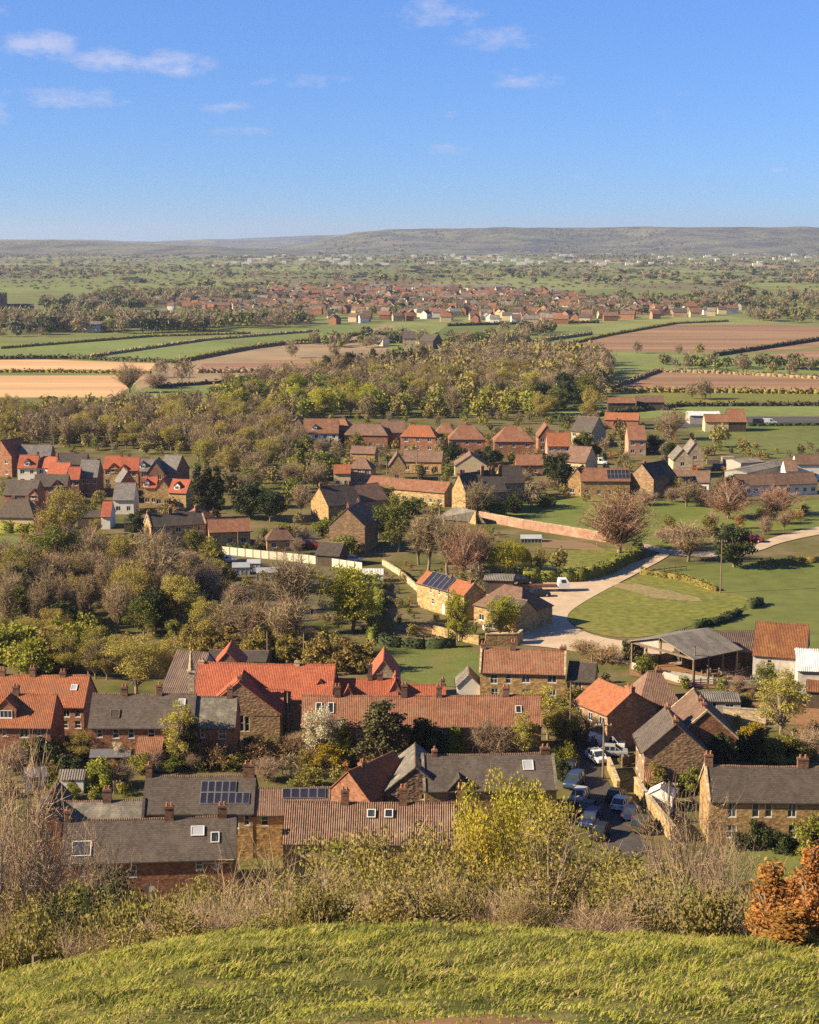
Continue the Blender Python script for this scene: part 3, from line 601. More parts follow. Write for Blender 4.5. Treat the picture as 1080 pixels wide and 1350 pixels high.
        if ridge:
            rm = MB(); x0, x1 = hp - (0 if hip else ce), Lr - hp + (0 if hip else ce); n = max(1, int((x1 - x0) / .6))
            for i in range(n):
                a, b = x0 + (x1 - x0) * i / n, x0 + (x1 - x0) * (i + .94) / n; z = he + ri + th + (0 if hip else s.sag((a + b) / 2))
                for (v0, z0, v1, z1) in ((-.16, -.10, -.06, .05), (-.06, .05, .06, .05), (.06, .05, .16, -.10)):
                    rm.face([s.rp(a, S / 2 + v0, z + z0), s.rp(b, S / 2 + v0, z + z0), s.rp(b, S / 2 + v1, z + z1), s.rp(a, S / 2 + v1, z + z1)])
            o = rm.build('ridge_tiles', MATS['brown_tile' if 'slate' in m else m]); o.parent = s.ro
        for v in (-ov - .12, S + ov + .02):
            gm = MB(); a, b = s.rp(-.05, v, zo + .0), s.rp(Lr + .05, v + .10, zo + .09); gm.box(min(a[0], b[0]), min(a[1], b[1]), a[2], max(a[0], b[0]), max(a[1], b[1]), b[2]); g = gm.build('gutter', MATS['gutter']); g.parent = s.ro
    def coping_(s, m):
        tp = s.rise / (s.S / 2)
        for e in (0, 1):
            mb = MB(); u = -.16 if e == 0 else s.Lr - .14
            for sd in (0, 1):
                f = (lambda v: v) if sd == 0 else (lambda v: s.S - v)
                P = [(u, -.25, s.he - .25 * tp), (u + .3, -.25, s.he - .25 * tp), (u + .3, s.S / 2, s.he + s.rise), (u, s.S / 2, s.he + s.rise)]
                mb.hexa([s.rp(p[0], f(p[1]), p[2] + .02) for p in P] + [s.rp(p[0], f(p[1]), p[2] + .30) for p in P])
            s.put(mb.build('coping', MATS[m]))
    def chimney(s, c, m):
        """c = (pixel x, pixel y of the top[, width m]) above the ridge of a 'side' house, or (fraction along ridge, height, width) for a gable house"""
        if s.typ == 'side':
            p = s.wallpt(c[0], c[1], s.D / 2); u, zt = p[0], p[2]; w = c[2] if len(c) > 2 else .9
        else: u, zt, w = c[0] * s.D, s.he + s.rise + c[1], c[2]
        u = min(max(u, w / 2 - .1), s.Lr - w / 2 + .1); zt = min(max(zt, s.he + s.rise + .7), s.he + s.rise + 2.6); pot = .34; mb = MB(); z0 = s.he + s.rise - .75; d = .62
        def bx(u0, v0, za, u1, v1, zb):
            a, b = s.rp(u0, v0, za), s.rp(u1, v1, zb); mb.box(min(a[0], b[0]), min(a[1], b[1]), za, max(a[0], b[0]), max(a[1], b[1]), zb)
        h = s.S / 2; bx(u - w / 2, h - d / 2, z0, u + w / 2, h + d / 2, zt - pot - .24); bx(u - w / 2 - .06, h - d / 2 - .06, zt - pot - .24, u + w / 2 + .06, h + d / 2 + .06, zt - pot - .10); bx(u - w / 2 - .01, h - d / 2 - .01, zt - pot - .10, u + w / 2 + .01, h + d / 2 + .01, zt - pot)
        o = s.put(mb.build('chimney', MATS[m]))
        key = 'pot'
        if key not in WCACHE:
            pm = MB(); pm.cyl((0, 0, 0), .13, .10, 0, .30, 8); pm.cyl((0, 0, 0), .125, .125, .30, .36, 8); WCACHE[key] = pm.mesh('pot', [MATS['terracotta']])
        for k in range(2 if w > .75 else 1):
            du = (k - .5) * w * .5 if w > .75 else 0; p = s.rp(u + du, h, zt - pot); inst('pot', WCACHE[key], o, p)
    def skylight(s, k, dark=False):
        x0, y0, x1, y1 = k[:4]; a = s.roofpt((x0 + x1) / 2, y1); b = s.roofpt((x0 + x1) / 2, y0); kk = mpp(s.o); w = (x1 - x0) * kk; tp = s.rise / (s.D / 2); al = math.atan(tp); Ls = max((b[1] - a[1]) / math.cos(al), .5)
        mb = MB(); t = .09
        for q in ((0, 0, t, Ls), (w - t, 0, w, Ls), (t, 0, w - t, t), (t, Ls - t, w - t, Ls)): mb.box(q[0], q[1], 0, q[2], q[3], .09)
        o = s.put(mb.build('skylight', MATS[k[4] if len(k) > 4 else 'white_paint']), (a[0] - w / 2, a[1], s.he + tp * a[1] + .125 / math.cos(al) * .95)); o.rotation_euler[0] = al
        pm = MB(); pm.box(t * .7, t * .7, .02, w - t * .7, Ls - t * .7, .05); pm.build('pane', MATS[k[5] if len(k) > 5 else 'glass'], o)
    def solar(s, x0, y0, x1, y1, nx, ny, skip=()):
        tp = s.rise / (s.D / 2); al = math.atan(tp); a = s.roofpt(x0, y1); b = s.roofpt(x1, y0); w = (b[0] - a[0]) / nx; Ls = (b[1] - a[1]) / math.cos(al) / ny
        fm = MB(); fm.box(.02, .02, 0, w - .02, Ls - .02, .05); me = fm.mesh('solar_panel', [MATS['aluminium']]); pm = MB(); pm.box(.06, .06, .03, w - .06, Ls - .06, .056); pme = pm.mesh('cells', [MATS['panel_glass']])
        for i in range(nx):
            for j in range(ny):
                if (i, j) in skip: continue
                y = a[1] + j * Ls * math.cos(al); o = s.put(inst('solar_panel', me, None, (0, 0, 0)), (a[0] + i * w, y, s.he + tp * y + .19)); o.rotation_euler[0] = al; inst('cells', pme, o, (0, 0, 0))
    def dormer(s, px, py, w=1.5, h=1.1, wall='render', roof='old_tile'):
        """a small gabled dormer standing on the slope, centred on a pixel"""
        p = s.roofpt(px, py); tp = s.rise / (s.D / 2); u, y0 = p[0], max(p[1] - .3, .1); z0 = s.he + tp * y0; y1 = y0 + h / tp + .1; ph = w * .5; mb = MB()
        mb.face([(u - w / 2, y0, z0), (u + w / 2, y0, z0), (u + w / 2, y0, z0 + h), (u, y0, z0 + h + ph), (u - w / 2, y0, z0 + h)])
        for sg in (-1, 1): mb.face([(u + sg * w / 2, y0, z0), (u + sg * w / 2, y0, z0 + h), (u + sg * w / 2, y1, z0 + h)])
        o = s.put(mb.build('dormer', MATS[wall])); rm = MB(); ye = y0 + (h + ph) / tp
        for sg in (-1, 1):
            P = [(u + sg * (w / 2 + .15), y0 - .15, z0 + h - .15), (u, y0 - .15, z0 + h + ph), (u, ye, z0 + h + ph), (u + sg * (w / 2 + .15), y1 + .1, z0 + h - .15)]
            rm.hexa(P + [(q[0], q[1], q[2] + .12) for q in P], 0, [(q[1], q[0]) for q in P] * 2)
        rm.build('dormer_roof', MATS[roof], o); fm, pm, ww, hh = window_mesh(w * .62, h * .8, 'white_paint', 'case')
        q = inst('window', fm, o, (u - ww / 2, y0 - .035, z0 + .12)); q2 = inst('pane', pm, o, (u - ww / 2, y0 - .03, z0 + .12))
    def gablet(s, px, py, w, wall, roof, win=True):
        """a wall gable rising through the eaves"""
        p = s.wallpt(px, py); u = p[0]; tp = s.rise / (s.D / 2); h = w * .55; z = s.he; mb = MB()
        mb.face([(u - w / 2, -.06, z - 1.4), (u + w / 2, -.06, z - 1.4), (u + w / 2, -.06, z), (u, -.06, z + h), (u - w / 2, -.06, z)])
        for sg in (-1, 1): mb.face([(u + sg * w / 2, -.06, z - 1.4), (u + sg * w / 2, .0, z - 1.4), (u + sg * w / 2, 0, z), (u + sg * w / 2, -.06, z)])
        o = s.put(mb.build('wall_gable', MATS[wall])); rm = MB()
        for sg in (-1, 1):
            P = [(u + sg * (w / 2 + .2), -.25, z - .15), (u, -.25, z + h + .05), (u, h / tp + .1, z + h + .05), (u + sg * (w / 2 + .2), .05, z - .15)]
            rm.hexa(P + [(q[0], q[1], q[2] + .13) for q in P], 0, [(q[1], q[0]) for q in P] * 2)
        rm.build('gable_roof', MATS[roof], o)
        if win:
            fm, pm, ww, hh = window_mesh(w * .36, 1.0, 'white_paint', 'case'); inst('window', fm, o, (u - ww / 2, -.10, z - .9)); inst('pane', pm, o, (u - ww / 2, -.09, z - .9))
    def leanto(s, x0, x1, d, h, wall, roof, win=0):
        a, b = s.wallpt(x0, 900)[0], s.wallpt(x1, 900)[0]; mb = MB(); mb.box(a, -d, 0, b, -.004, h); o = s.put(mb.build('lean_to', MATS[wall])); rm = MB()
        P = [(a - .15, -d - .2, h - .05), (b + .15, -d - .2, h - .05), (b + .15, -.006, h + d * .6), (a - .15, -.006, h + d * .6)]; rm.hexa(P + [(q[0], q[1], q[2] + .12) for q in P], 0, [(q[0], q[1]) for q in P] * 2); rm.build('lean_to_roof', MATS[roof], o)
        for i in range(win):
            fm, pm, ww, hh = window_mesh(.9, 1.0, 'white_paint', 'case'); x = a + (b - a) * (i + .5) / win - .45; inst('window', fm, o, (x, -d - .045, .9)); inst('pane', pm, o, (x, -d - .04, .9))
rng = random.Random(11)
# ------------------------------------------------------------------ ground
def ground():
    ys = np.concatenate([np.arange(-60, 6, 3), np.arange(6, 34, .35), np.arange(34, 160, 3), np.arange(160, 1200, 40), np.array([1200, 1500, 2000, 2600, 3400, 4500, 6000, 8000, 11000, 15000, 22000, 32000])]).astype(float)
    h = np.concatenate([np.arange(0, 11, .4), np.array([12, 14, 17, 21, 26, 32, 40, 60, 90, 130, 200, 320, 500, 800, 1300, 2200, 4000, 7000, 12000, 20000.])]); xs = np.concatenate([-h[:0:-1], h])
    X, Y = np.meshgrid(xs, ys); Z = terr(X, Y); n = len(xs); i = (np.arange(len(ys) - 1)[:, None] * n + np.arange(n - 1)[None]).ravel()
    m = bpy.data.materials.new('countryside'); m.use_nodes = True; nt = m.node_tree; N = nt.nodes.new; L = nt.links.new; b = nt.nodes['Principled BSDF']; b.inputs['Roughness'].default_value = .95; b.inputs['Specular IOR Level'].default_value = .1
    tc = N('ShaderNodeTexCoord'); sp = N('ShaderNodeSeparateXYZ'); L(tc.outputs['Object'], sp.inputs[0])
    def noise(s, d=5):
        k = N('ShaderNodeTexNoise'); k.inputs['Scale'].default_value = s; k.inputs['Detail'].default_value = d; k.inputs['Roughness'].default_value = .65; L(tc.outputs['Object'], k.inputs[0]); return k.outputs[0]
    def ramp(f, stops, const=False):
        r = N('ShaderNodeValToRGB'); r.color_ramp.interpolation = 'CONSTANT' if const else 'LINEAR'
        while len(r.color_ramp.elements) < len(stops): r.color_ramp.elements.new(.5)
        for e, (p, c) in zip(r.color_ramp.elements, stops): e.position = p; e.color = (*c, 1)
        L(f, r.inputs[0]); return r.outputs[0]
    def mix(f, a, c):
        k = N('ShaderNodeMix'); k.data_type = 'RGBA'; L(f, k.inputs[0]); L(a, k.inputs[6]); L(c, k.inputs[7]); return k.outputs[2]
    def step(v, a, c):
        k = N('ShaderNodeMapRange'); k.inputs[1].default_value = a; k.inputs[2].default_value = c; L(v, k.inputs[0]); return k.outputs[0]
    bank = ramp(noise(1.3), [(.36, (.08, .085, .022)), (.5, (.12, .12, .032)), (.64, (.20, .17, .06))])
    soil = ramp(noise(2.0), [(.35, (.30, .165, .075)), (.65, (.22, .13, .06))])
    scrub = ramp(noise(.35), [(.35, (.11, .09, .042)), (.6, (.18, .135, .065))])
    town = ramp(noise(.09, 7), [(.36, (.075, .075, .026)), (.46, (.12, .115, .034)), (.56, (.155, .125, .058)), (.66, (.20, .155, .09))])
    vo = N('ShaderNodeTexVoronoi'); vo.inputs['Scale'].default_value = .0042; mp = N('ShaderNodeMapping'); mp.inputs['Scale'].default_value = (1, .55, 1); L(tc.outputs['Object'], mp.inputs[0]); L(mp.outputs[0], vo.inputs['Vector'])
    sc_ = N('ShaderNodeSeparateColor'); L(vo.outputs['Color'], sc_.inputs[0])
    fields = ramp(sc_.outputs[0], [(0, (.16, .175, .06)), (.3, (.185, .215, .065)), (.5, (.165, .15, .075)), (.62, (.21, .225, .08)), (.8, (.30, .22, .13)), (.88, (.17, .19, .06))], True)
    tex = ramp(noise(.02, 7), [(.3, (.75, .75, .75)), (.7, (1.2, 1.2, 1.2))]); k = N('ShaderNodeMix'); k.data_type = 'RGBA'; k.blend_type = 'MULTIPLY'; k.inputs[0].default_value = 1; L(fields, k.inputs[6]); L(tex, k.inputs[7]); fields = k.outputs[2]
    ny = N('ShaderNodeMath'); ny.operation = 'MULTIPLY_ADD'; L(noise(.55, 4), ny.inputs[0]); ny.inputs[1].default_value = 2.4; L(sp.outputs[1], ny.inputs[2])
    c = mix(step(ny.outputs[0], 16.3, 16.9), soil, bank); c = mix(step(sp.outputs[1], 27, 33), c, scrub); c = mix(step(sp.outputs[1], 130, 160), c, town); c = mix(step(sp.outputs[1], 620, 760), c, fields)
    L(c, b.inputs['Base Color'])
    o = lnk(bpy.data.objects.new('ground', mesh_np('ground', np.stack([X, Y, Z], -1), np.stack([i, i + 1, i + n + 1, i + n], -1), [m], smooth=True))); o['label'] = 'grassy hilltop falling to the village and the wide farmland plain'; o['kind'] = 'structure'
ground()
def hills():
    mat('far_hill', (.135, .12, .06), (.05, .045, .036), .006, rnd=0, c3=(.19, .19, .08), fine=.45, detail=9, ramp=(.42, .58))
    def ridge(name, label, sil, D, dep, zoff=0):
        px = np.array([s[0] for s in sil], float); py = np.array([s[1] for s in sil], float); xs = np.linspace(px[0], px[-1], 160); yy = np.interp(xs, px, py); rs = np.random.RandomState(3); yy = yy + rs.normal(size=len(xs)) * .22
        rows = []
        for t, k in ((-1, 0), (-.8, .12), (-.55, .4), (-.35, .62), (-.15, .9), (0, 1), (.3, .8), (1, .3), (2, 0)):
            Dd = D + dep * t; ztop = CAMZ + (HORY - yy) / F * D; bump = 1 + .22 * np.sin(xs / 31. + t * 5) * (1 - abs(k - .5)) * (k < 1)
            rows.append(np.stack([(xs - 540) / F * (Dd + 0 * xs), Dd + 0 * xs + np.sin(xs / 57.) * dep * .12, (ztop * k * (bump if 0 < k < 1 else 1) - 1)], -1))
        V = np.array(rows); n = len(xs); i = (np.arange(len(rows) - 1)[:, None] * n + np.arange(n - 1)[None]).ravel()
        o = lnk(bpy.data.objects.new(name, mesh_np(name, V, np.stack([i, i + 1, i + n + 1, i + n], -1), [MATS['far_hill']], smooth=True))); o['label'] = label; o['kind'] = 'structure'
    ridge('hill', 'long wooded ridge closing the plain with houses along its foot', [(-500, 335), (330, 333), (420, 316), (470, 306), (520, 302), (640, 301), (800, 299.5), (1000, 300), (1080, 300), (1500, 303), (1900, 312)], 9500, 1900)
    ridge('hills', 'low blue hills beyond the plain on the far horizon', [(-900, 318), (-200, 316), (0, 315), (120, 316), (200, 318), (330, 314), (430, 309), (520, 312), (900, 315), (1900, 314)], 14500, 1800)
    ridge('low_hill', 'low tree covered rise at the edge of the plain', [(-700, 322), (-200, 318), (0, 316.5), (100, 317), (150, 319), (300, 325), (420, 330)], 7800, 900)
hills()
# ------------------------------------------------------------------ fields, lanes, yards
fz = .008
def field(m, pts, label, name='field', z=None):
    global fz; fz += .003; return sheet(name, pts, m, z or fz, label, ragged=.35 if m == 'dry_grass' else 0)
field('stubble', [(-80, 475), (60, 474), (205, 479), (195, 491), (-80, 490)], 'pale tan stubble field between two dark hedges')
field('stubble', [(-80, 495), (195, 495), (150, 524), (-80, 524)], 'pale sandy field beside the lone bare tree')
field('plough', [(255, 492), (268, 479), (380, 474), (470, 471), (430, 489)], 'brown tilled strip behind the wood')
field('bright_pasture', [(120, 472), (270, 450), (420, 440), (340, 456), (230, 478)], 'green pasture strip between hedges')
field('bright_pasture', [(-60, 460), (210, 446), (260, 450), (110, 471), (-60, 472)], 'green pasture beside the tan fields')
field('bright_pasture', [(255, 448), (400, 430), (505, 429), (470, 440), (330, 456)], 'bright green field below the distant town')
field('bright_pasture', [(160, 522), (200, 508), (330, 508), (300, 524)], 'small green field by the lone bare tree')
field('bright_pasture', [(690, 449), (715, 430), (780, 430), (778, 441), (700, 455)], 'bright green field edge under the distant town')
field('meadow', [(590, 428), (700, 427), (690, 449), (560, 452)], 'green field behind the bare wood')
field('plough', [(725, 460), (800, 444), (892, 428), (1010, 427), (1200, 436), (1200, 446), (985, 466), (800, 464)], 'large ploughed red brown field with pale furrows')
field('plough', [(985, 470), (1200, 449), (1200, 476), (1080, 476)], 'narrow ploughed field past the dark hedge')
field('bright_pasture', [(760, 468), (985, 469), (1200, 482), (1200, 495), (850, 487)], 'green strip between two ploughed fields')
field('plough', [(800, 514), (868, 491), (960, 493), (1200, 502), (1200, 518)], 'plain terracotta brown field between green strips')
field('pasture', [(780, 528), (870, 518), (1200, 520), (1200, 533), (800, 534)], 'pale green strip with barns at its edge')
field('bright_pasture', [(700, 545), (800, 536), (1200, 535), (1200, 550), (760, 552)], 'green meadow strip beside the main road')
field('meadow', [(905, 562), (1200, 560), (1200, 600), (1010, 603), (925, 590)], 'green meadow beyond the builder yard')
field('meadow', [(612, 672), (690, 661), (800, 650), (890, 662), (980, 670), (1200, 645), (1200, 690), (1000, 700), (880, 722), (800, 712), (690, 694)], 'broad green meadow behind the brick garden wall')
field('meadow', [(868, 748), (960, 742), (1200, 736), (1200, 872), (900, 842), (960, 815), (1005, 795), (945, 778)], 'smooth green meadow behind the farm barns')
field('pasture', [(740, 812), (762, 796), (838, 758), (880, 757), (940, 776), (1000, 790), (985, 800), (930, 818), (880, 836), (820, 842), (770, 832)], 'rough curving pasture beside the pale yard')
field('dry_grass', [(800, 770), (830, 768), (900, 782), (935, 792), (900, 793), (850, 786)], 'worn straw coloured patch in the rough pasture', z=.118)
field('lawn', [(480, 862), (500, 846), (600, 852), (640, 862), (630, 905), (560, 905), (510, 885)], 'mown green lawn behind the school roofs', 'lawn')
field('bright_pasture', [(0, 706), (30, 708), (105, 724), (112, 732), (40, 726), (0, 716)], 'sunny grass verge below the cottage hedge', 'verge')
field('pasture', [(675, 735), (770, 724), (840, 722), (800, 742), (740, 757), (672, 748)], 'light green paddock inside the clipped hedge')
field('allotment', [(290, 728), (480, 752), (500, 830), (330, 800), (210, 770), (200, 740)], 'brown allotment plots behind the white fence', 'allotment')
field('allotment', [(505, 775), (560, 800), (600, 840), (520, 830)], 'vegetable plots below the farm cottage', 'allotment')
field('plough', [(715, 710), (780, 716), (800, 726), (715, 722)], 'dug garden strip beside the brick wall', 'garden_bed')
field('lawn', [(845, 1034), (880, 1030), (905, 1046), (862, 1052)], 'small lawn inside the stone street wall', 'lawn')
field('lawn', [(960, 1115), (1100, 1110), (1100, 1170), (950, 1165)], 'green lawn in front of the slate roofed stone house', 'lawn')
field('lawn', [(806, 1016), (826, 1014), (832, 1026), (814, 1034)], 'little square lawn by the telegraph pole', 'lawn')
sheet('street', [(733, 925), (745, 985), (757, 1030), (776, 1080), (800, 1130), (868, 1130), (826, 1070), (800, 1030), (778, 985), (757, 925)], 'asphalt', .06, 'grey asphalt village street lined with parked cars')
sheet('yard', [(640, 770), (660, 760), (745, 765), (862, 735), (880, 722), (893, 727), (838, 757), (765, 795), (742, 815), (770, 834), (820, 846), (900, 848), (1000, 868), (1000, 893), (840, 880), (770, 860), (700, 850), (640, 850)], 'gravel', .122, 'pale gravel farm yard and lane')
sheet('lane', [(835, 718), (850, 716), (885, 726), (940, 728), (998, 719), (1022, 706), (1120, 686), (1120, 697), (1030, 714), (1002, 727), (945, 735), (880, 732)], 'gravel', .128, 'pale gravel lane curving over the meadow')
sheet('main_road', [(880, 556), (985, 549), (1200, 549), (1200, 558), (985, 558), (870, 566)], 'asphalt', .13, 'grey main road crossing behind the village')
sheet('village_road', [(100, 735), (190, 730), (280, 722), (430, 697), (465, 690), (475, 696), (430, 706), (290, 730), (195, 738), (100, 744)], 'asphalt', .06, 'grey village road behind the allotments')
sheet('farm_yard', [(830, 872), (1000, 882), (1100, 885), (1100, 915), (900, 905), (830, 890)], 'dirt', .132, 'earth yard between the farm barns')
sheet('back_yard', [(985, 925), (1100, 930), (1100, 960), (985, 950)], 'dirt', .06, 'bare earth yard beyond the birch')
sheet('front_yard', [(40, 1152), (78, 1150), (84, 1170), (40, 1172)], 'gravel', .06, 'small gravel forecourt beside the brick gable')
# ------------------------------------------------------------------ buildings near the hill
H = House
H('terraced_house', 'long dark slate roofed terrace with three roof windows, lowest on the hillside', (82, 1138), (310, 1131), (190, 1079), 4.6, 'brick', 'slate', win=[(106, 1141, 116, 1155), (136, 1141, 143, 1154), (171, 1141, 180, 1156), (258, 1135, 268, 1146), (283, 1135, 290, 1145)], door=[(200, 'cream_paint')], chim=[(83, 1064, .7), (223, 1058, .9), (293, 1057, .9)], sky=[(95, 1111, 119, 1131, 'white_paint', 'glass'), (252, 1091, 269, 1104, 'white_paint', 'sky_glass'), (278, 1099, 289, 1113, 'white_paint', 'glass')], pitch=43, cat='terrace')
h = H('house', 'narrow brick house with a gable and stacked windows beside the forecourt', (46, 1084), (80, 1083), (62, 1066), 5.4, 'brick', 'dark_slate', 'gable', L=9, win=[(54, 1096, 70, 1110), (55, 1121, 70, 1136)], chim=[(.5, .9, .7)], fr='dark_frame')
H('terraced_house', 'low terrace with pale lichened slates hidden behind the long slate terrace', (55, 1084), (188, 1082), (120, 1056), 4.6, 'hamstone', 'lichen_slate', chim=[(141, 1036, .9)], coping='dark_slate', pitch=40, cat='terrace')
h = H('house', 'grey slate house with a two row solar array', (188, 1072), (333, 1072), (260, 1023), 5.2, 'hamstone', 'slate', win=[(304, 1075, 315, 1092), (322, 1075, 329, 1088)], chim=[(191, 1004, .7), (328, 1003, 1.2)], pitch=40)
h.solar(263, 1032, 331, 1062, 7, 2, skip=((5, 1), (6, 1)))
h = H('house', 'brown tiled house with a single row of solar panels', (333, 1074), (434, 1073), (380, 1039), 5.0, 'hamstone', 'brown_tile', win=[(344, 1075, 354, 1088)], pitch=40)
h.solar(372, 1041, 430, 1055, 5, 1)
H('terraced_house', 'long brown pantile terrace with two small square roof windows', (373, 1111), (622, 1113), (500, 1058), 4.8, 'hamstone', 'brown_pantile', win=[(397, 1113, 409, 1128), (440, 1113, 450, 1128), (500, 1113, 512, 1128), (560, 1113, 570, 1128)], door=[(425, 'green_door')], chim=[(455, 1037, .8), (532, 1034, .8), (608, 1032, .8)], sky=[(484, 1069, 495, 1080), (507, 1069, 518, 1080)], coping=False, pitch=42, cat='terrace')
H('cottage', 'small orange tiled cottage peeping between solar roof and stone barn', (432, 1043), (487, 1056), (456, 1017), 3.8, 'brick', 'orange_tile', 'gable', L=9, chim=[(.3, .8, .8)])
h = H('stone_barn', 'large dark slate barn conversion with a rubble stone gable', (560, 1043), (734, 1040), (650, 994), 4.6, 'hamstone', 'slate', chim=[(573, 984, .6), (719, 981, 1.1)], sky=[(690, 1004, 704, 1017, 'white_paint', 'sky_glass')], pitch=38, coping='lichen_slate', cat='barn')
H('wing', '', (508, 1043), (588, 1043), (547, 1012), 4.2, 'rubble', 'lichen_slate', 'gable', L=9, root=h.root, win=[(555, 1047, 565, 1054)])
h.gablet(606, 1041, 2.6, 'rubble', 'dark_slate', False)
# red roofed school
h = S = H('school', 'school with bright red tiled roofs and a tall gable window', (256, 918), (437, 922), (350, 875), 4.6, 'brownstone', 'bright_tile', pitch=43, cm='pale_stone', coping=False, win=[(375, 926, 384, 940)], chim=[(392, 868, .7), (262, 868, .8)], cat='school', fr='cream_paint')
W_ = lambda *a, **k: H('wing', '', *a, root=S.root, **k)
W_((262, 941), (369, 941), (314, 900), 3.2, 'brownstone', 'bright_tile', 'gable', L=9, win=[(309, 945, 315, 964), (316, 943, 322, 964), (323, 945, 329, 964)], fr='cream_paint', chim=[(.15, 1.0, .7)])
W_((335, 942), (372, 942), (350, 909), 3.0, 'brownstone', 'bright_tile', pitch=44)
W_((404, 919), (440, 919), (421, 897), 4.4, 'brownstone', 'bright_tile', 'gable', L=8)
W_((440, 920), (524, 920), (480, 895), 4.3, 'brownstone', 'bright_tile', chim=[(488, 873, .6), (501, 884, .8)])
W_((487, 896), (525, 896), (505, 871), 4.4, 'pale_stone', 'bright_tile', 'gable', L=8)
W_((527, 921), (587, 921), (560, 903), 4.0, 'brownstone', 'bright_tile', chim=[(584, 892, .6)])
W_((509, 921), (533, 921), (521, 898), 4.0, 'pink_brick', 'bright_tile', 'gable', L=5)
W_((281, 880), (318, 880), (305, 860), 4.6, 'brownstone', 'bright_tile', 'gable', L=7)
W_((450, 921), (468, 921), (459, 906), 4.3, 'brownstone', 'bright_tile', 'gable', L=3)
H('terraced_house', 'very long mottled red tiled terrace in front of the school', (398, 958), (714, 957), (550, 917), 4.8, 'brownstone', 'old_tile', win=[(470, 962, 480, 974), (575, 963, 584, 975), (620, 963, 630, 975)], chim=[(445, 901, .8), (533, 899, .8), (579, 901, .8), (667, 902, .9)], sky=[(416, 928, 424, 942), (432, 928, 440, 942), (680, 932, 688, 942)], pitch=42, cat='terrace')
H('terraced_house', 'slate terrace with one pale lichened roof bay and three chimneys', (117, 959), (254, 959), (200, 915), 5.0, 'brick', 'slate', win=[(149, 961, 157, 973), (169, 961, 177, 973), (195, 961, 204, 974), (128, 962, 135, 972), (222, 961, 230, 973)], chim=[(164, 902, .8), (210, 899, .7)], sky=[(145, 937, 157, 948, 'wood', 'dark_slate'), (235, 923, 244, 933, 'white_paint', 'sky_glass')], pitch=42, cat='terrace').leanto(181, 213, 2.4, 2.2, 'render', 'old_tile', 2)
H('cottage', 'slate cottage covered in pale lichen against the school gable', (255, 959), (309, 959), (280, 919), 4.9, 'brick', 'lichen_slate', win=[(288, 961, 298, 974), (264, 961, 270, 972)], chim=[(303, 902, .7)], pitch=42)
H('terraced_house', 'orange pantile terrace with a small white roof window and parked cars before it', (-60, 929), (110, 932), (60, 890), 5.0, 'brick', 'orange_tile', win=[(83, 936, 92, 945), (99, 936, 106, 945), (82, 951, 90, 960), (99, 951, 107, 960)], door=[(95, 'white_paint')], chim=[(3, 879, .8), (43, 877, .8), (83, 882, .8)], sky=[(93, 904, 101, 912, 'white_paint', 'sky_glass')], pitch=43, cat='terrace')
h = H('house', 'rich red pantile house with a gabled roof dormer', (-45, 958), (66, 959), (20, 915), 5.0, 'brick', 'orange_tile', win=[(26, 961, 37, 972), (49, 962, 54, 970), (3, 961, 8, 970)], chim=[(21, 901, .8)], pitch=42)
h.dormer(9, 944, 2.6, 1.3, 'brick', 'orange_tile')
h = H('cottage', 'pair of ochre stone cottages with mottled orange roof and white windows', (633, 886), (745, 889), (690, 856), 5.0, 'hamstone', 'old_tile', win=[(647, 889, 656, 901), (667, 889, 674, 901), (688, 890, 699, 900), (722, 890, 734, 900), (648, 908, 657, 919), (688, 909, 699, 918), (724, 909, 733, 917)], door=[(668, 'white_paint')], chim=[(636, 845, .8), (677, 843, .8), (744, 850, .9)], pitch=40, coping='pale_stone')
H('wing', '', (748, 897), (783, 899), (765, 873), 4.0, 'hamstone', 'dark_slate', root=h.root, win=[(758, 899, 767, 908)], pitch=36)
H('wing', '', (603, 905), (634, 905), (620, 890), 2.6, 'render', 'lichen_slate', 'gable', L=5, root=h.root)
H('house', 'stone house with a smooth orange roof and sunlit golden flank by the street', (801, 943), (866, 931), (841, 911), 5.0, 'brownstone', 'orange_tile', 'gable', back=(787, 920), lauto=3, chim=[(.06, 1.0, 1.4)], cm='brick')
H('house', 'grey slate stone house with overhanging gable and golden flank by the street', (850, 990), (931, 990), (893, 955), 5.2, 'brownstone', 'slate', 'gable', back=(834, 966), lauto=3, chim=[(.08, .9, 1.3), (.9, .8, 1.2)], over=.45).leanto(854, 874, 1.6, 1.8, 'golden', 'old_tile')
H('house', 'plain red brick gabled house with brown tiles', (892, 973), (971, 973), (931, 938), 5.2, 'brick', 'brown_tile', 'gable', L=10, chim=[(.25, .8, .7), (.5, .7, .7)], coping='pale_stone')
H('house', 'brown hipped roof house tucked behind the orange roofed house', (843, 930), (897, 929), (870, 899), 5.0, 'brick', 'brown_tile', L=8, hip=.6, chim=[(868, 896, .8)])
H('house', 'low brown tiled wing between brick gable and hipped roof', (888, 935), (932, 930), (905, 915), 4.4, 'brick', 'brown_tile', pitch=36)
h = H('house', 'wide slate roofed ochre house with tall white sash windows', (935, 1056), (1105, 1058), (1010, 1010), 5.2, 'hamstone', 'slate', win=[(960, 1059, 971, 1077), (992, 1059, 1001, 1077), (1009, 1059, 1018, 1077), (1039, 1059, 1050, 1077), (959, 1088, 971, 1104), (1040, 1088, 1050, 1104)], door=[(1006, 'white_paint')], chim=[(934, 990, .9), (1059, 995, 1.2)], pitch=40, coping='pale_stone')
H('shed', 'grey flat roofed block shed in the farm yard', (922, 925), (977, 926), (950, 910), 2.6, 'grey_block', 'grey_sheet', pitch=8, win=[(935, 919, 945, 929), (957, 919, 968, 929)], over=.1, L=5, ridge=False, cat='shed')
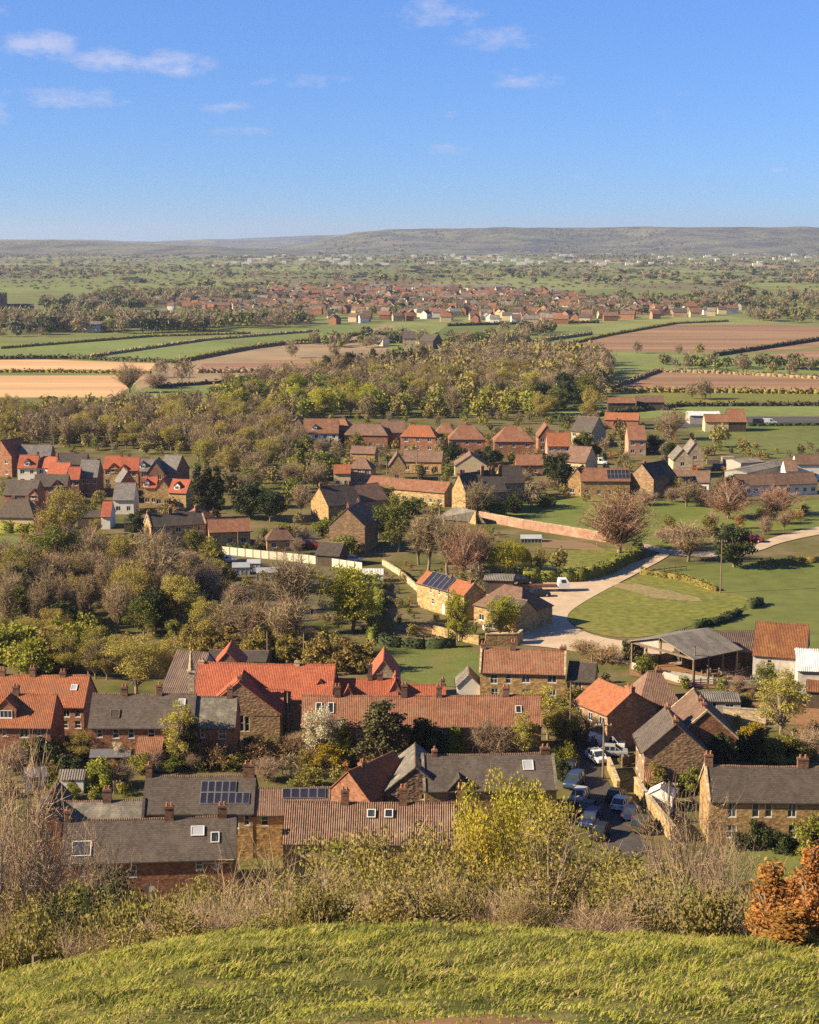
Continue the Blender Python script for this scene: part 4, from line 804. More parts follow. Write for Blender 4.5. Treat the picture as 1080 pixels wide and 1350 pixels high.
H('barn', 'white walled barn with a rusty orange roof', (993, 863), (1062, 868), (1030, 822), 4.6, 'limewash', 'rust_sheet', pitch=44, win=[(1012, 870, 1018, 878)], door=[(1030, 'timber')], ridge=True, cat='barn')
H('barn', 'pale corrugated lean barn beside the rusty roofed barn', (1052, 884), (1110, 886), (1085, 852), 3.6, 'limewash', 'white_sheet', pitch=30, L=8, cat='barn')
H('cart_shed', 'dark open fronted shed at the edge of the earth yard', (1064, 911), (1112, 914), (1090, 895), 2.6, 'timber', 'rust_sheet', pitch=20, L=5, cat='shed')
H('barn', 'dark grey sheet roofed barn behind the budding willow', (212, 912), (254, 916), (240, 850), 4.4, 'grey_block', 'brown_sheet', pitch=40, L=11, win=[(222, 899, 233, 909)], cat='barn')
H('shed', 'long low dark roofed shed behind the school', (272, 872), (350, 873), (310, 851), 3.0, 'timber', 'dark_slate', pitch=14, L=7, win=[(277, 875, 285, 885), (332, 874, 341, 885)], cat='shed')
# open barns: posts, a gabled sheet roof, a low block wall
def open_barn(label, A, B, back, he, rise, wall, roof, nposts=4, skirt=1.2):
    a = G(*A, he); b = G(*B, he); bk = G(*back, he); d = b - a; W = np.linalg.norm(d[:2]); th = math.atan2(d[1], d[0]); n = np.array([-d[1], d[0], 0]) / W; Lb = abs(np.dot(bk - b, n)); root = empty('open_barn', (a[0], a[1], 0), th); tag(root, label, 'barn'); ov = .5
    rm = MB()
    for sg in (0, 1):
        f = (lambda x: x) if sg == 0 else (lambda x: W - x); tp = rise / (W / 2)
        P = [(f(-ov), -ov, he - ov * tp), (f(-ov), Lb + ov, he - ov * tp), (f(W / 2), Lb + ov, he + rise), (f(W / 2), -ov, he + rise)]; uv = [(p[1] + 9, abs(f(p[0]))) for p in P]; rm.hexa(P + [(p[0], p[1], p[2] + .12) for p in P], 0, uv * 2)
    rm.build('roof', MATS[roof], root)
    for i in range(nposts):
        for x in (.15, W - .15):
            pm = MB(); y = .15 + (Lb - .3) * i / (nposts - 1); pm.box(x - .12, y - .12, 0, x + .12, y + .12, he); pm.build('post', MATS['wood'], root)
    tm = MB(); tm.box(0, .02, he - .35, W, .22, he - .02); tm.build('beam', MATS['wood'], root)
    gm = MB(); gm.face([(0, .1, he), (W * .44, .1, he), (W * .44, .1, he + rise * .86), (0, .1, he + .02)]); gm.build('gable_boarding', MATS['grey_block'], root)
    wm = MB(); wm.box(.05, Lb - .2, 0, W - .05, Lb, he - .05); wm.build('back_wall', MATS['timber'], root); lm = MB(); lm.box(.0, .4, 0, .1, Lb - .25, 1.5); lm.build('shading_side_wall', MATS['grey_block'], root); sm = MB(); sm.box(.3, .0, 0, W * .9, .18, skirt); sm.build('low_wall', MATS[wall], root)  # half-height wall on the sunward side is added to keep sun off the interior
open_barn('big open sided barn with a grey sheet roof and timber posts', (832, 845), (915, 868), (945, 848), 4.6, 1.9, 'grey_block', 'grey_sheet')
H('cattle_shed', 'long low brown roofed cattle shed with a dark open front', (902, 858), (1003, 860), (950, 829), 3.0, 'timber', 'brown_sheet', pitch=18, L=12, cat='barn')
# ------------------------------------------------------------------ farm and middle of the village
h = H('cottage', 'sunlit farm cottage with black solar panels on an orange roof', (550, 768), (612, 785), (592, 761), 4.6, 'golden', 'orange_tile', pitch=38, win=[(566, 775, 570, 781), (577, 778, 581, 784), (587, 780, 591, 786), (568, 789, 573, 796)], door=[(583, 'white_paint')], chim=[(595, 757, .8), (621, 762, .8)])
h.solar(556, 763, 603, 772, 5, 1)
H('barn', 'brown hipped roof barn with a golden porch beside the pale yard', (625, 797), (686, 809), (662, 781), 3.4, 'golden', 'brown_tile', pitch=36, L=9, hip=.7, auto=3, cat='barn')
H('outbuilding', 'golden stone outbuilding with a dark roof at the yard corner', (682, 812), (708, 806), (695, 792), 3.2, 'golden', 'dark_slate', 'gable', L=7, cat='barn')
H('carport', 'flat pale roofed timber carport in the farm yard', (638, 765), (676, 766), (657, 754), 2.8, 'timber', 'grey_sheet', pitch=6, L=6, ridge=False, cat='carport')
HL = [  # label, A, B, r, he, wall, roof, options
 ('tall brown gabled house with an orange roof at the estate edge', (-12, 600), (15, 602), (2, 581), 6, 'brick', 'bright_tile', dict(typ='gable', L=9, auto=2)),
 ('plain grey slate house behind the red estate terrace', (25, 603), (66, 603), (50, 586), 5.5, 'brick', 'pale_slate', dict(auto=3, chim=[(71, 582, .7)])),
 ('white walled estate house with bright red roof and one dormer', (23, 617), (48, 617), (38, 600), 5, 'render', 'bright_tile', dict(auto=2, chim=[(52, 594, .6)], dorm=[(36, 613)])),
 ('white walled red roofed house joined to the dormer house', (49, 616), (70, 617), (60, 602), 5, 'render', 'bright_tile', dict(auto=2, chim=[(76, 596, .6)])),
 ('red roofed estate house stepping down with cream walls', (62, 624), (87, 625), (75, 610), 5, 'cream', 'bright_tile', dict(auto=2)),
 ('small red roofed house with porch against the slate gable', (89, 632), (104, 632), (97, 616), 5, 'brick', 'bright_tile', dict(auto=2)),
 ('slate roofed orange brick house with a tall dark gable end', (104, 629), (128, 629), (118, 612), 5.2, 'brick', 'pale_slate', dict(auto=3, L=9, chim=[(131, 606, .7)])),
 ('dark roofed house in shade behind the estate', (76, 612), (113, 612), (95, 597), 5, 'brick', 'slate', dict(auto=2, chim=[(99, 592, .6)])),
 ('dark slate house with two small red gables', (44, 641), (88, 641), (66, 626), 4.8, 'brick', 'slate', dict(auto=3, gabl=[(74, 640, 'orange_tile')])),
 ('maroon dark tiled house beside the thatched cottage', (4, 652), (46, 653), (25, 633), 4.6, 'brick', 'slate', dict(auto=2, gabl=[(44, 652, 'orange_tile')])),
 ('dark thatched cottage with hipped ends and thick chimneys', (-6, 681), (44, 682), (20, 657), 3.6, 'cream', 'thatch', dict(hip=.7, pitch=48, auto=3, chim=[(18, 660, .8), (36, 650, .8)])),
 ('yellow walled red roofed house of a pair with gabled front', (136, 618), (159, 618), (148, 601), 5, 'golden', 'bright_tile', dict(auto=2, chim=[(160, 594, .6)], gabl=[(149, 617, 'bright_tile')])),
 ('second yellow walled house of the red roofed pair', (160, 620), (182, 620), (171, 603), 5, 'golden', 'bright_tile', dict(auto=2, gabl=[(163, 619, 'bright_tile')])),
 ('brick house with pale slate roof end on to the pair', (184, 621), (206, 621), (196, 605), 5, 'brick', 'pale_slate', dict(auto=2, dorm=[(188, 616)])),
 ('brown gabled house with slate roof at the top of the estate', (193, 624), (216, 624), (200, 608), 5, 'brick', 'pale_slate', dict(typ='gable', L=8, auto=2)),
 ('slate house beside the bare hedge with dark gable', (209, 622), (231, 623), (222, 607), 5, 'brick', 'pale_slate', dict(auto=2, L=9)),
 ('orange brick gable house with dark roof valley', (157, 639), (181, 638), (169, 622), 5, 'brick', 'pale_slate', dict(typ='gable', L=9, auto=2)),
 ('yellow gabled cottage with arched dormers and red roof', (204, 645), (224, 645), (211, 632), 4.6, 'golden', 'bright_tile', dict(typ='gable', L=7, auto=2)),
 ('yellow cottage with red roof left of the gabled one', (190, 643), (206, 643), (198, 629), 4.6, 'golden', 'bright_tile', dict(auto=2, dorm=[(193, 640)])),
 ('yellow cottage with red roof and white dormer beside the cypress trees', (222, 649), (245, 650), (235, 632), 4.6, 'golden', 'bright_tile', dict(auto=2, dorm=[(234, 644)])),
 ('low slate garage house with white doors', (149, 659), (176, 659), (165, 643), 3.6, 'render', 'pale_slate', dict(auto=2, L=8)),
 ('tiny red roofed garden building with white door', (133, 681), (145, 681), (142, 666), 3.0, 'render', 'bright_tile', dict(L=7, pitch=40)),
 ('long slate roofed stone house with a lit gable and three chimneys', (199, 695), (271, 690), (235, 676), 4.8, 'hamstone', 'slate', dict(auto=5, chim=[(194, 672, .8), (224, 668, .8), (259, 665, .8)], coping='pale_stone', pitch=38)),
 ('red brown roofed barn beside the long slate house', (276, 702), (330, 700), (305, 684), 3.4, 'hamstone', 'old_tile', dict(auto=3, pitch=36)),
 ('small red hipped roof between cypress and slate house', (258, 684), (282, 681), (268, 667), 4, 'hamstone', 'old_tile', dict(hip=.7, chim=[(259, 664, .7)])),
 ('white weatherboarded house alone in the bare wood', (217, 562), (236, 562), (226, 554), 5, 'render', 'lichen_slate', dict(typ='gable', L=8, auto=1)),
 ('dark roofed house below the grass verge', (-10, 735), (36, 736), (15, 721), 4.2, 'brick', 'dark_slate', dict(auto=2, chim=[(27, 712, .7)])),
 ('pinkish tiled house below the dark roofed one', (-10, 748), (30, 747), (10, 736), 3.6, 'hamstone', 'old_tile', dict(auto=2)),
 ('small pale gabled house among bare trees', (171, 772), (194, 772), (182, 760), 4.2, 'pale_stone', 'lichen_slate', dict(typ='gable', L=7, auto=1)),
 ('low white walled outbuilding among bare trees', (217, 784), (235, 784), (226, 775), 3, 'render', 'grey_sheet', dict(L=5)),
 ('small brick gable at the end of the wide roofed house', (384, 562), (400, 562), (392, 550), 5.2, 'brick', 'old_tile', dict(typ='gable', L=7, auto=1)),
 ('wide red brown house with white ground floor by the bare wood', (400, 571), (446, 571), (425, 552), 5, 'render', 'old_tile', dict(auto=4, dorm=[(415, 566)])),
 ('brown hipped house at the end of the wide roofed house', (430, 567), (462, 568), (450, 552), 5.2, 'brick', 'old_tile', dict(hip=.8, auto=2)),
 ('brown hipped house with a white conservatory', (453, 573), (511, 574), (480, 559), 4.4, 'brick', 'brown_tile', dict(hip=.8, auto=4)),
 ('brown roofed house behind the conservatory house', (503, 570), (534, 570), (520, 555), 5, 'brick', 'brown_tile', dict(auto=2)),
 ('house with half orange and half brown hipped roof', (528, 575), (574, 576), (550, 561), 5, 'brick', 'orange_tile', dict(hip=.7, auto=3)),
 ('red hipped house, larger of two between the gardens and wood', (592, 579), (640, 579), (616, 560), 5.2, 'brick', 'old_tile', dict(hip=.85, auto=3, chim=[(616, 555, .8)])),
 ('red brown hipped house with tall roof beside the larger one', (652, 582), (704, 582), (678, 562), 5.2, 'brick', 'old_tile', dict(hip=.85, auto=3)),
 ('older red house behind the two hipped houses', (575, 571), (600, 571), (588, 558), 5, 'brick', 'old_tile', dict(hip=.7, auto=2)),
 ('dark roofed house with a red gable front', (710, 576), (732, 576), (722, 561), 5, 'brick', 'old_tile', dict(typ='gable', L=10, auto=2)),
 ('pink brick house with an orange roof in the middle gardens', (722, 588), (752, 588), (738, 577), 4.8, 'pink_brick', 'orange_tile', dict(auto=3, L=8)),
 ('brown roofed bungalow beside the pink brick house', (744, 608), (772, 610), (760, 594), 3.4, 'pale_stone', 'brown_tile', dict(auto=2, L=9)),
 ('brown roofed bungalow in the middle gardens', (531, 608), (582, 609), (555, 594), 3.4, 'hamstone', 'brown_tile', dict(auto=4)),
 ('bungalow with a broad brown gable end', (600, 614), (642, 614), (618, 600), 3.2, 'cream', 'brown_tile', dict(typ='gable', L=9, auto=2)),
 ('small tan gable beside the brown bungalow', (513, 614), (534, 614), (522, 599), 4.6, 'hamstone', 'brown_tile', dict(typ='gable', L=8, auto=1)),
 ('brick house with pyramid roof and white bay windows', (459, 617), (489, 618), (474, 604), 4.8, 'pink_brick', 'brown_tile', dict(hip=.95, auto=3, chim=[(458, 602, .6)])),
 ('orange tiled cottage joined to the pyramid roofed house', (440, 624), (462, 624), (450, 613), 4, 'cream', 'orange_tile', dict(auto=2)),
 ('brown gabled cottage above the pyramid roofed house', (462, 597), (494, 598), (476, 588), 4.4, 'hamstone', 'brown_tile', dict(auto=2)),
 ('long low red tiled range with lit golden walls', (482, 641), (586, 650), (545, 632), 3.6, 'golden', 'old_tile', dict(auto=9, pitch=36)),
 ('long brown roofed malt house below the red tiled range', (452, 664), (512, 658), (480, 648), 4.2, 'hamstone', 'brown_tile', dict(pitch=34, L=10)),
 ('stone house with a sunny gable and black shaded roof', (410, 660), (433, 667), (417, 641), 4.6, 'hamstone', 'dark_slate', dict(typ='gable', L=9, chim=[(.04, 1.2, .8), (.92, 1.2, .9)], lauto=0)),
 ('tall brown gabled house with two chimneys beside the road', (434, 692), (481, 694), (459, 671), 6, 'brownstone', 'brown_tile', dict(typ='gable', L=11, chim=[(.1, 1.2, .8), (.85, 1.0, .8)], lauto=2)),
 ('dark tarred shed below the white fence', (416, 731), (447, 733), (432, 720), 2.4, 'timber', 'dark_slate', dict(pitch=36, L=6, cat='shed', name='shed')),
 ('little brown hipped cottage on the road bend', (352, 712), (388, 711), (372, 697), 2.6, 'hamstone', 'brown_tile', dict(hip=.7, auto=2, chim=[(370, 696, .7)])),
 ('stone house with tall sunny gable and slate roof above the meadow', (596, 645), (614, 648), (600, 624), 5.6, 'golden', 'slate', dict(typ='gable', L=11, chim=[(.05, 1.2, .8), (.95, 1, .8)])),
 ('slate terrace roof with many chimneys above the meadow', (622, 650), (668, 648), (640, 626), 5.2, 'hamstone', 'dark_slate', dict(auto=4, chim=[(636, 612, .8), (650, 614, .8), (660, 612, .8)])),
 ('dark roofed house with golden gable beside the evergreen', (664, 637), (692, 636), (680, 614), 5, 'hamstone', 'dark_slate', dict(auto=2)),
 ('red roofed garage in the middle gardens', (681, 613), (716, 613), (700, 602), 3, 'brick', 'old_tile', dict(auto=2, L=6)),
 ('stone house with pale slate roof and dark gable by the poplar', (753, 568), (780, 570), (765, 553), 5, 'pale_stone', 'slate', dict(auto=3, L=10)),
 ('pink brick house with a projecting gable and red roof', (829, 580), (852, 580), (842, 569), 5, 'pink_brick', 'old_tile', dict(auto=2, L=9)),
 ('stone gable cottage joined to the red roof with panels', (749, 632), (772, 633), (759, 618), 4.4, 'hamstone', 'old_tile', dict(typ='gable', L=8, auto=2, chim=[(.1, .8, .7)])),
 ('brown stone house end on with a black shaded roof by the meadow', (830, 628), (862, 632), (850, 612), 5.2, 'brownstone', 'dark_slate', dict(typ='gable', L=10, lauto=2, chim=[(.1, .9, .8)])),
 ('tall cream gabled house with pale roof by the builder yard', (888, 606), (913, 606), (900, 592), 5.4, 'pale_stone', 'lichen_slate', dict(typ='gable', L=9, auto=1)),
 ('second cream gabled house behind the builder yard', (906, 598), (928, 598), (915, 583), 5.4, 'pale_stone', 'lichen_slate', dict(typ='gable', L=9, auto=1, chim=[(.1, .9, .7)])),
 ('long brown roofed bungalow row with a pale party strip', (972, 640), (1022, 639), (995, 625), 3.0, 'render', 'brown_tile', dict(auto=5, name='bungalow', cat='bungalow')),
 ('brown roofed bungalow at the end of the row', (1024, 639), (1078, 637), (1050, 623), 3.0, 'render', 'brown_tile', dict(auto=5, name='bungalow', cat='bungalow')),
 ('low brown roofed bungalow beside the builder yard', (878, 634), (935, 636), (905, 620), 3.0, 'render', 'brown_tile', dict(auto=5, name='bungalow', cat='bungalow')),
 ('brown roofed house with white walls behind the bungalows', (1050, 612), (1100, 612), (1075, 599), 4.6, 'render', 'brown_tile', dict(auto=3)),
 ('small white walled garage house behind the bungalow row', (1036, 621), (1052, 621), (1044, 612), 3.4, 'render', 'brown_tile', dict(auto=2, L=6)),
 ('flat roofed grey garage block beside the builder yard', (977, 611), (1008, 609), (993, 602), 3.2, 'grey_block', 'grey_sheet', dict(pitch=8, L=9, name='garage', cat='garage')),
 ('grey roofed lean shed in the builder yard', (985, 624), (1040, 612), (1012, 612), 2.8, 'grey_block', 'grey_sheet', dict(pitch=10, L=7, name='garage', cat='garage')),
 ('long orange roofed barn in the meadow beyond the poplar', (797, 553), (842, 554), (820, 544), 3.4, 'brick', 'orange_tile', dict(name='barn', cat='barn')),
 ('red brown roadside barn with dark doors', (930, 556), (962, 556), (945, 546), 3.6, 'cream', 'old_tile', dict(name='barn', cat='barn')),
 ('dark fronted red roofed roadside barn', (961, 556), (984, 556), (972, 545), 3.6, 'timber', 'old_tile', dict(name='barn', cat='barn', L=9)),
 ('long white roofed shed by the main road', (910, 548), (951, 548), (930, 543), 3.2, 'grey_block', 'white_sheet', dict(pitch=12, name='shed', cat='shed', L=10)),
 ('rust brown field barn at the terracotta field', (802, 531), (838, 531), (820, 524), 3.4, 'timber', 'old_tile', dict(name='barn', cat='barn')),
 ('field barn with a pale end beside the rust brown one', (840, 530), (876, 530), (858, 522), 3.4, 'timber', 'brown_tile', dict(name='barn', cat='barn')),
 ('lone stone farmhouse in the fields before the town', (531, 446), (548, 446), (540, 437), 5.5, 'pale_stone', 'slate', dict(auto=2)),
 ('dark farm barn beside the lone farmhouse', (553, 449), (571, 450), (561, 440), 5, 'timber', 'dark_slate', dict(name='barn', cat='barn')),
 ('white cottage beside the lone farmhouse', (491, 447), (505, 448), (498, 442), 4, 'render', 'slate', dict(auto=1)),
]
for lb, A, B, r, he, wl, rf, op in HL:
    op = dict(op); dm = op.pop('dorm', ()); gb = op.pop('gabl', ()); nm = op.pop('name', 'house')
    lb = lb.replace('left of the gabled one', 'joined to the gabled one')
    h = H(nm, lb, A, B, r, he, wl, rf, **op)
    for d_ in dm: h.dormer(d_[0], d_[1], 1.6, 1.0, 'render', rf)
    for g_ in gb: h.gablet(g_[0], g_[1], 2.4, wl, g_[2])
h = H('house', 'red roofed house with a white framed solar array', (766, 634), (831, 634), (800, 617), 4.4, 'hamstone', 'old_tile', auto=4)
h.solar(801, 620, 829, 632, 6, 2)
# ------------------------------------------------------------------ walls, fences, poles
def wall_line(name, label, pts, h, t, m, cap=None, cat='wall', gz=0):
    P = [G(*p) for p in pts]; root = empty(name, P[0]); tag(root, label, cat); mb = MB(); cb = MB(); o0 = P[0]
    for i in range(len(P) - 1):
        a, b = P[i] - o0, P[i + 1] - o0; mb.bar(a + [0, 0, h / 2 - .1], b + [0, 0, h / 2 - .1], t, h + .2)
        if cap: cb.bar(a + [0, 0, h + .07], b + [0, 0, h + .07], t + .12, .13)
    mb.build('masonry', MATS[m], root)
    if cap: cb.build('coping', MATS[cap], root)
wall_line('garden_wall', 'weathered pink brick wall along the broad meadow', [(632, 686), (690, 697), (740, 705), (800, 715)], 2.1, .35, 'pink_brick', 'pale_stone')
wall_line('street_wall', 'tall ham stone wall climbing beside the street', [(838, 1045), (852, 1066), (870, 1090), (888, 1112)], 1.9, .4, 'golden', 'pale_stone')
wall_line('street_wall', 'short golden stone wall by the little square lawn', [(802, 1014), (808, 1028), (815, 1046)], 1.5, .35, 'golden', 'pale_stone')
wall_line('orchard_wall', 'low ivied stone wall dropping from the farm cottage', [(505, 745), (525, 757), (550, 779), (565, 795), (580, 802)], 1.2, .4, 'pale_stone')
wall_line('lawn_wall', 'rough golden wall at the top of the school lawn', [(540, 836), (570, 836), (612, 846), (632, 850)], 1.6, .4, 'golden')
wall_line('yard_wall', 'stone wall closing the front of the farm yard', [(640, 852), (682, 851), (688, 846)], 2.0, .4, 'hamstone', 'pale_stone')
wall_line('barn_wall', 'long pale block wall below the open barn', [(845, 888), (905, 897), (960, 906), (1000, 906)], 1.1, .3, 'grey_block')
wall_line('back_wall', 'straight garden wall behind the brick gable', [(953, 950), (1010, 954)], 1.9, .3, 'pale_stone', 'grey_block')
def panel_fence(label, pts, n, h, m, name='panel_fence', gap=.12):
    P = [G(*p) for p in pts]; seg = np.cumsum([0] + [np.linalg.norm(P[i + 1] - P[i]) for i in range(len(P) - 1)]); root = empty(name, P[0]); tag(root, label, 'fence'); at = lambda s: np.array([np.interp(s, seg, [p[k] for p in P]) for k in range(3)]) - P[0]
    for i in range(n):
        a, b = at(seg[-1] * i / n), at(seg[-1] * (i + 1) / n); d = (b - a) / np.linalg.norm(b - a); mb = MB(); mb.bar(a + d * gap + [0, 0, h / 2 + .03], b - d * gap + [0, 0, h / 2 + .03], .05, h - .1); mb.build('panel', MATS[m], root); pm = MB(); pm.box(a[0] - .07, a[1] - .07, 0, a[0] + .07, a[1] + .07, h + .1); pm.build('post', MATS['pale_wood'], root)
panel_fence('long white panel fence round the allotments', [(293, 731), (330, 735), (400, 742), (478, 753)], 18, 1.8, 'cream_paint')
panel_fence('grey garden fence by the yellow bush', [(150, 1047), (163, 1046)], 3, 1.6, 'aluminium')
panel_fence('brown garden fence below the pale lichened terrace', [(820, 1012), (845, 1004), (852, 1008)], 4, 1.3, 'wood')
def rail_fence(label, pts, n, h=1.2, rails=3, m='pale_wood'):
    P = [G(*p) for p in pts]; seg = np.cumsum([0] + [np.linalg.norm(P[i + 1] - P[i]) for i in range(len(P) - 1)]); root = empty('rail_fence', P[0]); tag(root, label, 'fence'); at = lambda s: np.array([np.interp(s, seg, [p[k] for p in P]) for k in range(3)]) - P[0]
    for i in range(n + 1):
        a = at(seg[-1] * i / n); pm = MB(); pm.box(a[0] - .08, a[1] - .08, 0, a[0] + .08, a[1] + .08, h + .15); pm.build('post', MATS[m], root)
        if i < n:
            b = at(seg[-1] * (i + 1) / n)
            for k in range(rails): rm = MB(); z = h * (k + .6) / rails; rm.bar(a + [0, -.1, z], b + [0, -.1, z], .05, .14); rm.build('rail', MATS[m], root)
rail_fence('pale timber cattle pen rails rising to the rusty barn', [(930, 900), (975, 893), (1000, 884), (1045, 884)], 12, 1.3)
rail_fence('lower timber pen rails in front of the cattle shed', [(925, 893), (960, 890), (992, 878)], 8, 1.2)
rail_fence('straight pale pen fence below the open barn', [(905, 905), (990, 902)], 9, 1.1)
rail_fence('wooden field fence beside the lane junction', [(862, 757), (885, 754), (905, 752)], 6, 1.1, 2, 'wood')
def finial():
    p = G(254, 970); r = empty('stone_pinnacle', p); tag(r, 'tall weathered stone pinnacle at the end of the school roofs', 'pinnacle'); mb = MB(); mb.box(-.45, -.45, -.2, .45, .45, 9.0); mb.box(-.55, -.55, 9.0, .55, .55, 9.25); mb.build('shaft', MATS['pale_stone'], r)
    c = MB(); c.cyl((0, 0, 9.25), .42, .16, 0, 2.0, 8); c.cyl((0, 0, 11.25), .22, .04, 0, .7, 8); c.build('spirelet', MATS['pale_stone'], r)
finial()
def pole(label, x, y, htop, kind='cross', m='wood'):
    p = G(x, y); hgt = htop * mpp(p) / .96; root = empty('utility_pole' if kind != 'lamp' else 'street_lamp', p); tag(root, label, 'pole' if kind != 'lamp' else 'lamp'); mb = MB(); mb.cyl((0, 0, 0), .15, .10, -.3, hgt, 8); mb.build('shaft', MATS[m], root)
    if kind == 'cross':
        cm = MB(); cm.box(-1.0, -.06, hgt - .5, 1.0, .06, hgt - .36); cm.build('crossarm', MATS[m], root)
        for x_ in (-.9, -.45, .45, .9): im = MB(); im.cyl((x_, 0, hgt - .36), .05, .035, 0, .18, 6); im.build('insulator', MATS['render'], root)
    elif kind == 'lamp':
        cm = MB(); cm.bar((0, 0, hgt), (.9, 0, hgt + .15), .06); cm.build('arm', MATS[m], root); lm = MB(); lm.box(.8, -.1, hgt + .08, 1.4, .1, hgt + .2); lm.build('lamp_head', MATS['aluminium'], root)
    else: cm = MB(); cm.cyl((0, 0, hgt), .14, .06, 0, .25, 6); cm.build('cap', MATS['gutter'], root)
for a in [('dark telegraph pole beside the white vans', 795, 1027, 73, 'cross'), ('telegraph pole inside the stone street wall', 881, 1098, 66, 'cross'), ('telegraph pole at the bend of the street', 752, 957, 56, 'plain'), ('slim pole in front of the farm cottage', 591, 846, 66, 'plain'), ('bare metal mast in the green meadow', 950, 782, 68, 'cross'),
          ('grey pole rising behind the school ridge', 353, 880, 46, 'plain'), ('second grey pole behind the school', 401, 878, 42, 'plain'), ('thin white flagpole by the school wall', 380, 966, 52, 'plain'), ('pole by the street corner cottage', 780, 905, 40, 'plain'), ('pole beside the big open barn', 915, 905, 50, 'plain'),
          ('pole on the village road by the verge', 124, 737, 32, 'cross'), ('street lamp on the verge', 90, 735, 18, 'lamp'), ('street lamp beside the red brown barn', 314, 722, 24, 'lamp'), ('street lamp on the road bend', 388, 697, 14, 'lamp'), ('pole at the end of the white fence', 447, 745, 24, 'plain'), ('pole among the middle bungalows', 550, 627, 44, 'plain'), ('pole by the bare tree in the gardens', 510, 630, 22, 'plain'), ('pole in the far meadow wood', 187, 545, 22, 'cross'), ('pole by the long red range', 579, 648, 20, 'plain'), ('tall post behind the bungalow row', 1040, 618, 22, 'plain')]: pole(*a)
# ------------------------------------------------------------------ vehicles
def paint(n, c): return mat(n, c, tuple(v * .9 for v in c), 3, rough=.38, rnd=.0, spec=.3)
for n, c in (('paint_white', (.72, .72, .70)), ('paint_silver', (.38, .39, .40)), ('paint_navy', (.02, .03, .09)), ('paint_black', (.02, .02, .022)), ('paint_blue', (.035, .06, .12)), ('paint_olive', (.07, .07, .04)), ('paint_red', (.25, .02, .015)), ('paint_orange', (.5, .13, .02)), ('paint_yellow', (.5, .33, .03))): paint(n, c)
mat('lamp_glass', (.6, .58, .52), (.5, .48, .42), 3, rough=.2); mat('red_lamp', (.35, .02, .015), (.3, .02, .015), 3, rough=.2)
def loft(rings, cap=True):
    mb = MB()
    for a, b in zip(rings[:-1], rings[1:]):
        n = len(a)
        for i in range(n): j = (i + 1) % n; mb.face([a[i], a[j], b[j], b[i]])
    if cap: mb.face(rings[0][::-1]); mb.face(rings[-1])
    return mb
def ring(y, z0, z1, w0, w1): m = (z0 + z1) / 2; return [(-w0, y, z0), (w0, y, z0), (w1 + .02, y, m), (w1, y, z1 - .06), (w1 - .12, y, z1), (-w1 + .12, y, z1), (-w1, y, z1 - .06), (-w1 - .02, y, m)]
CARM = {}
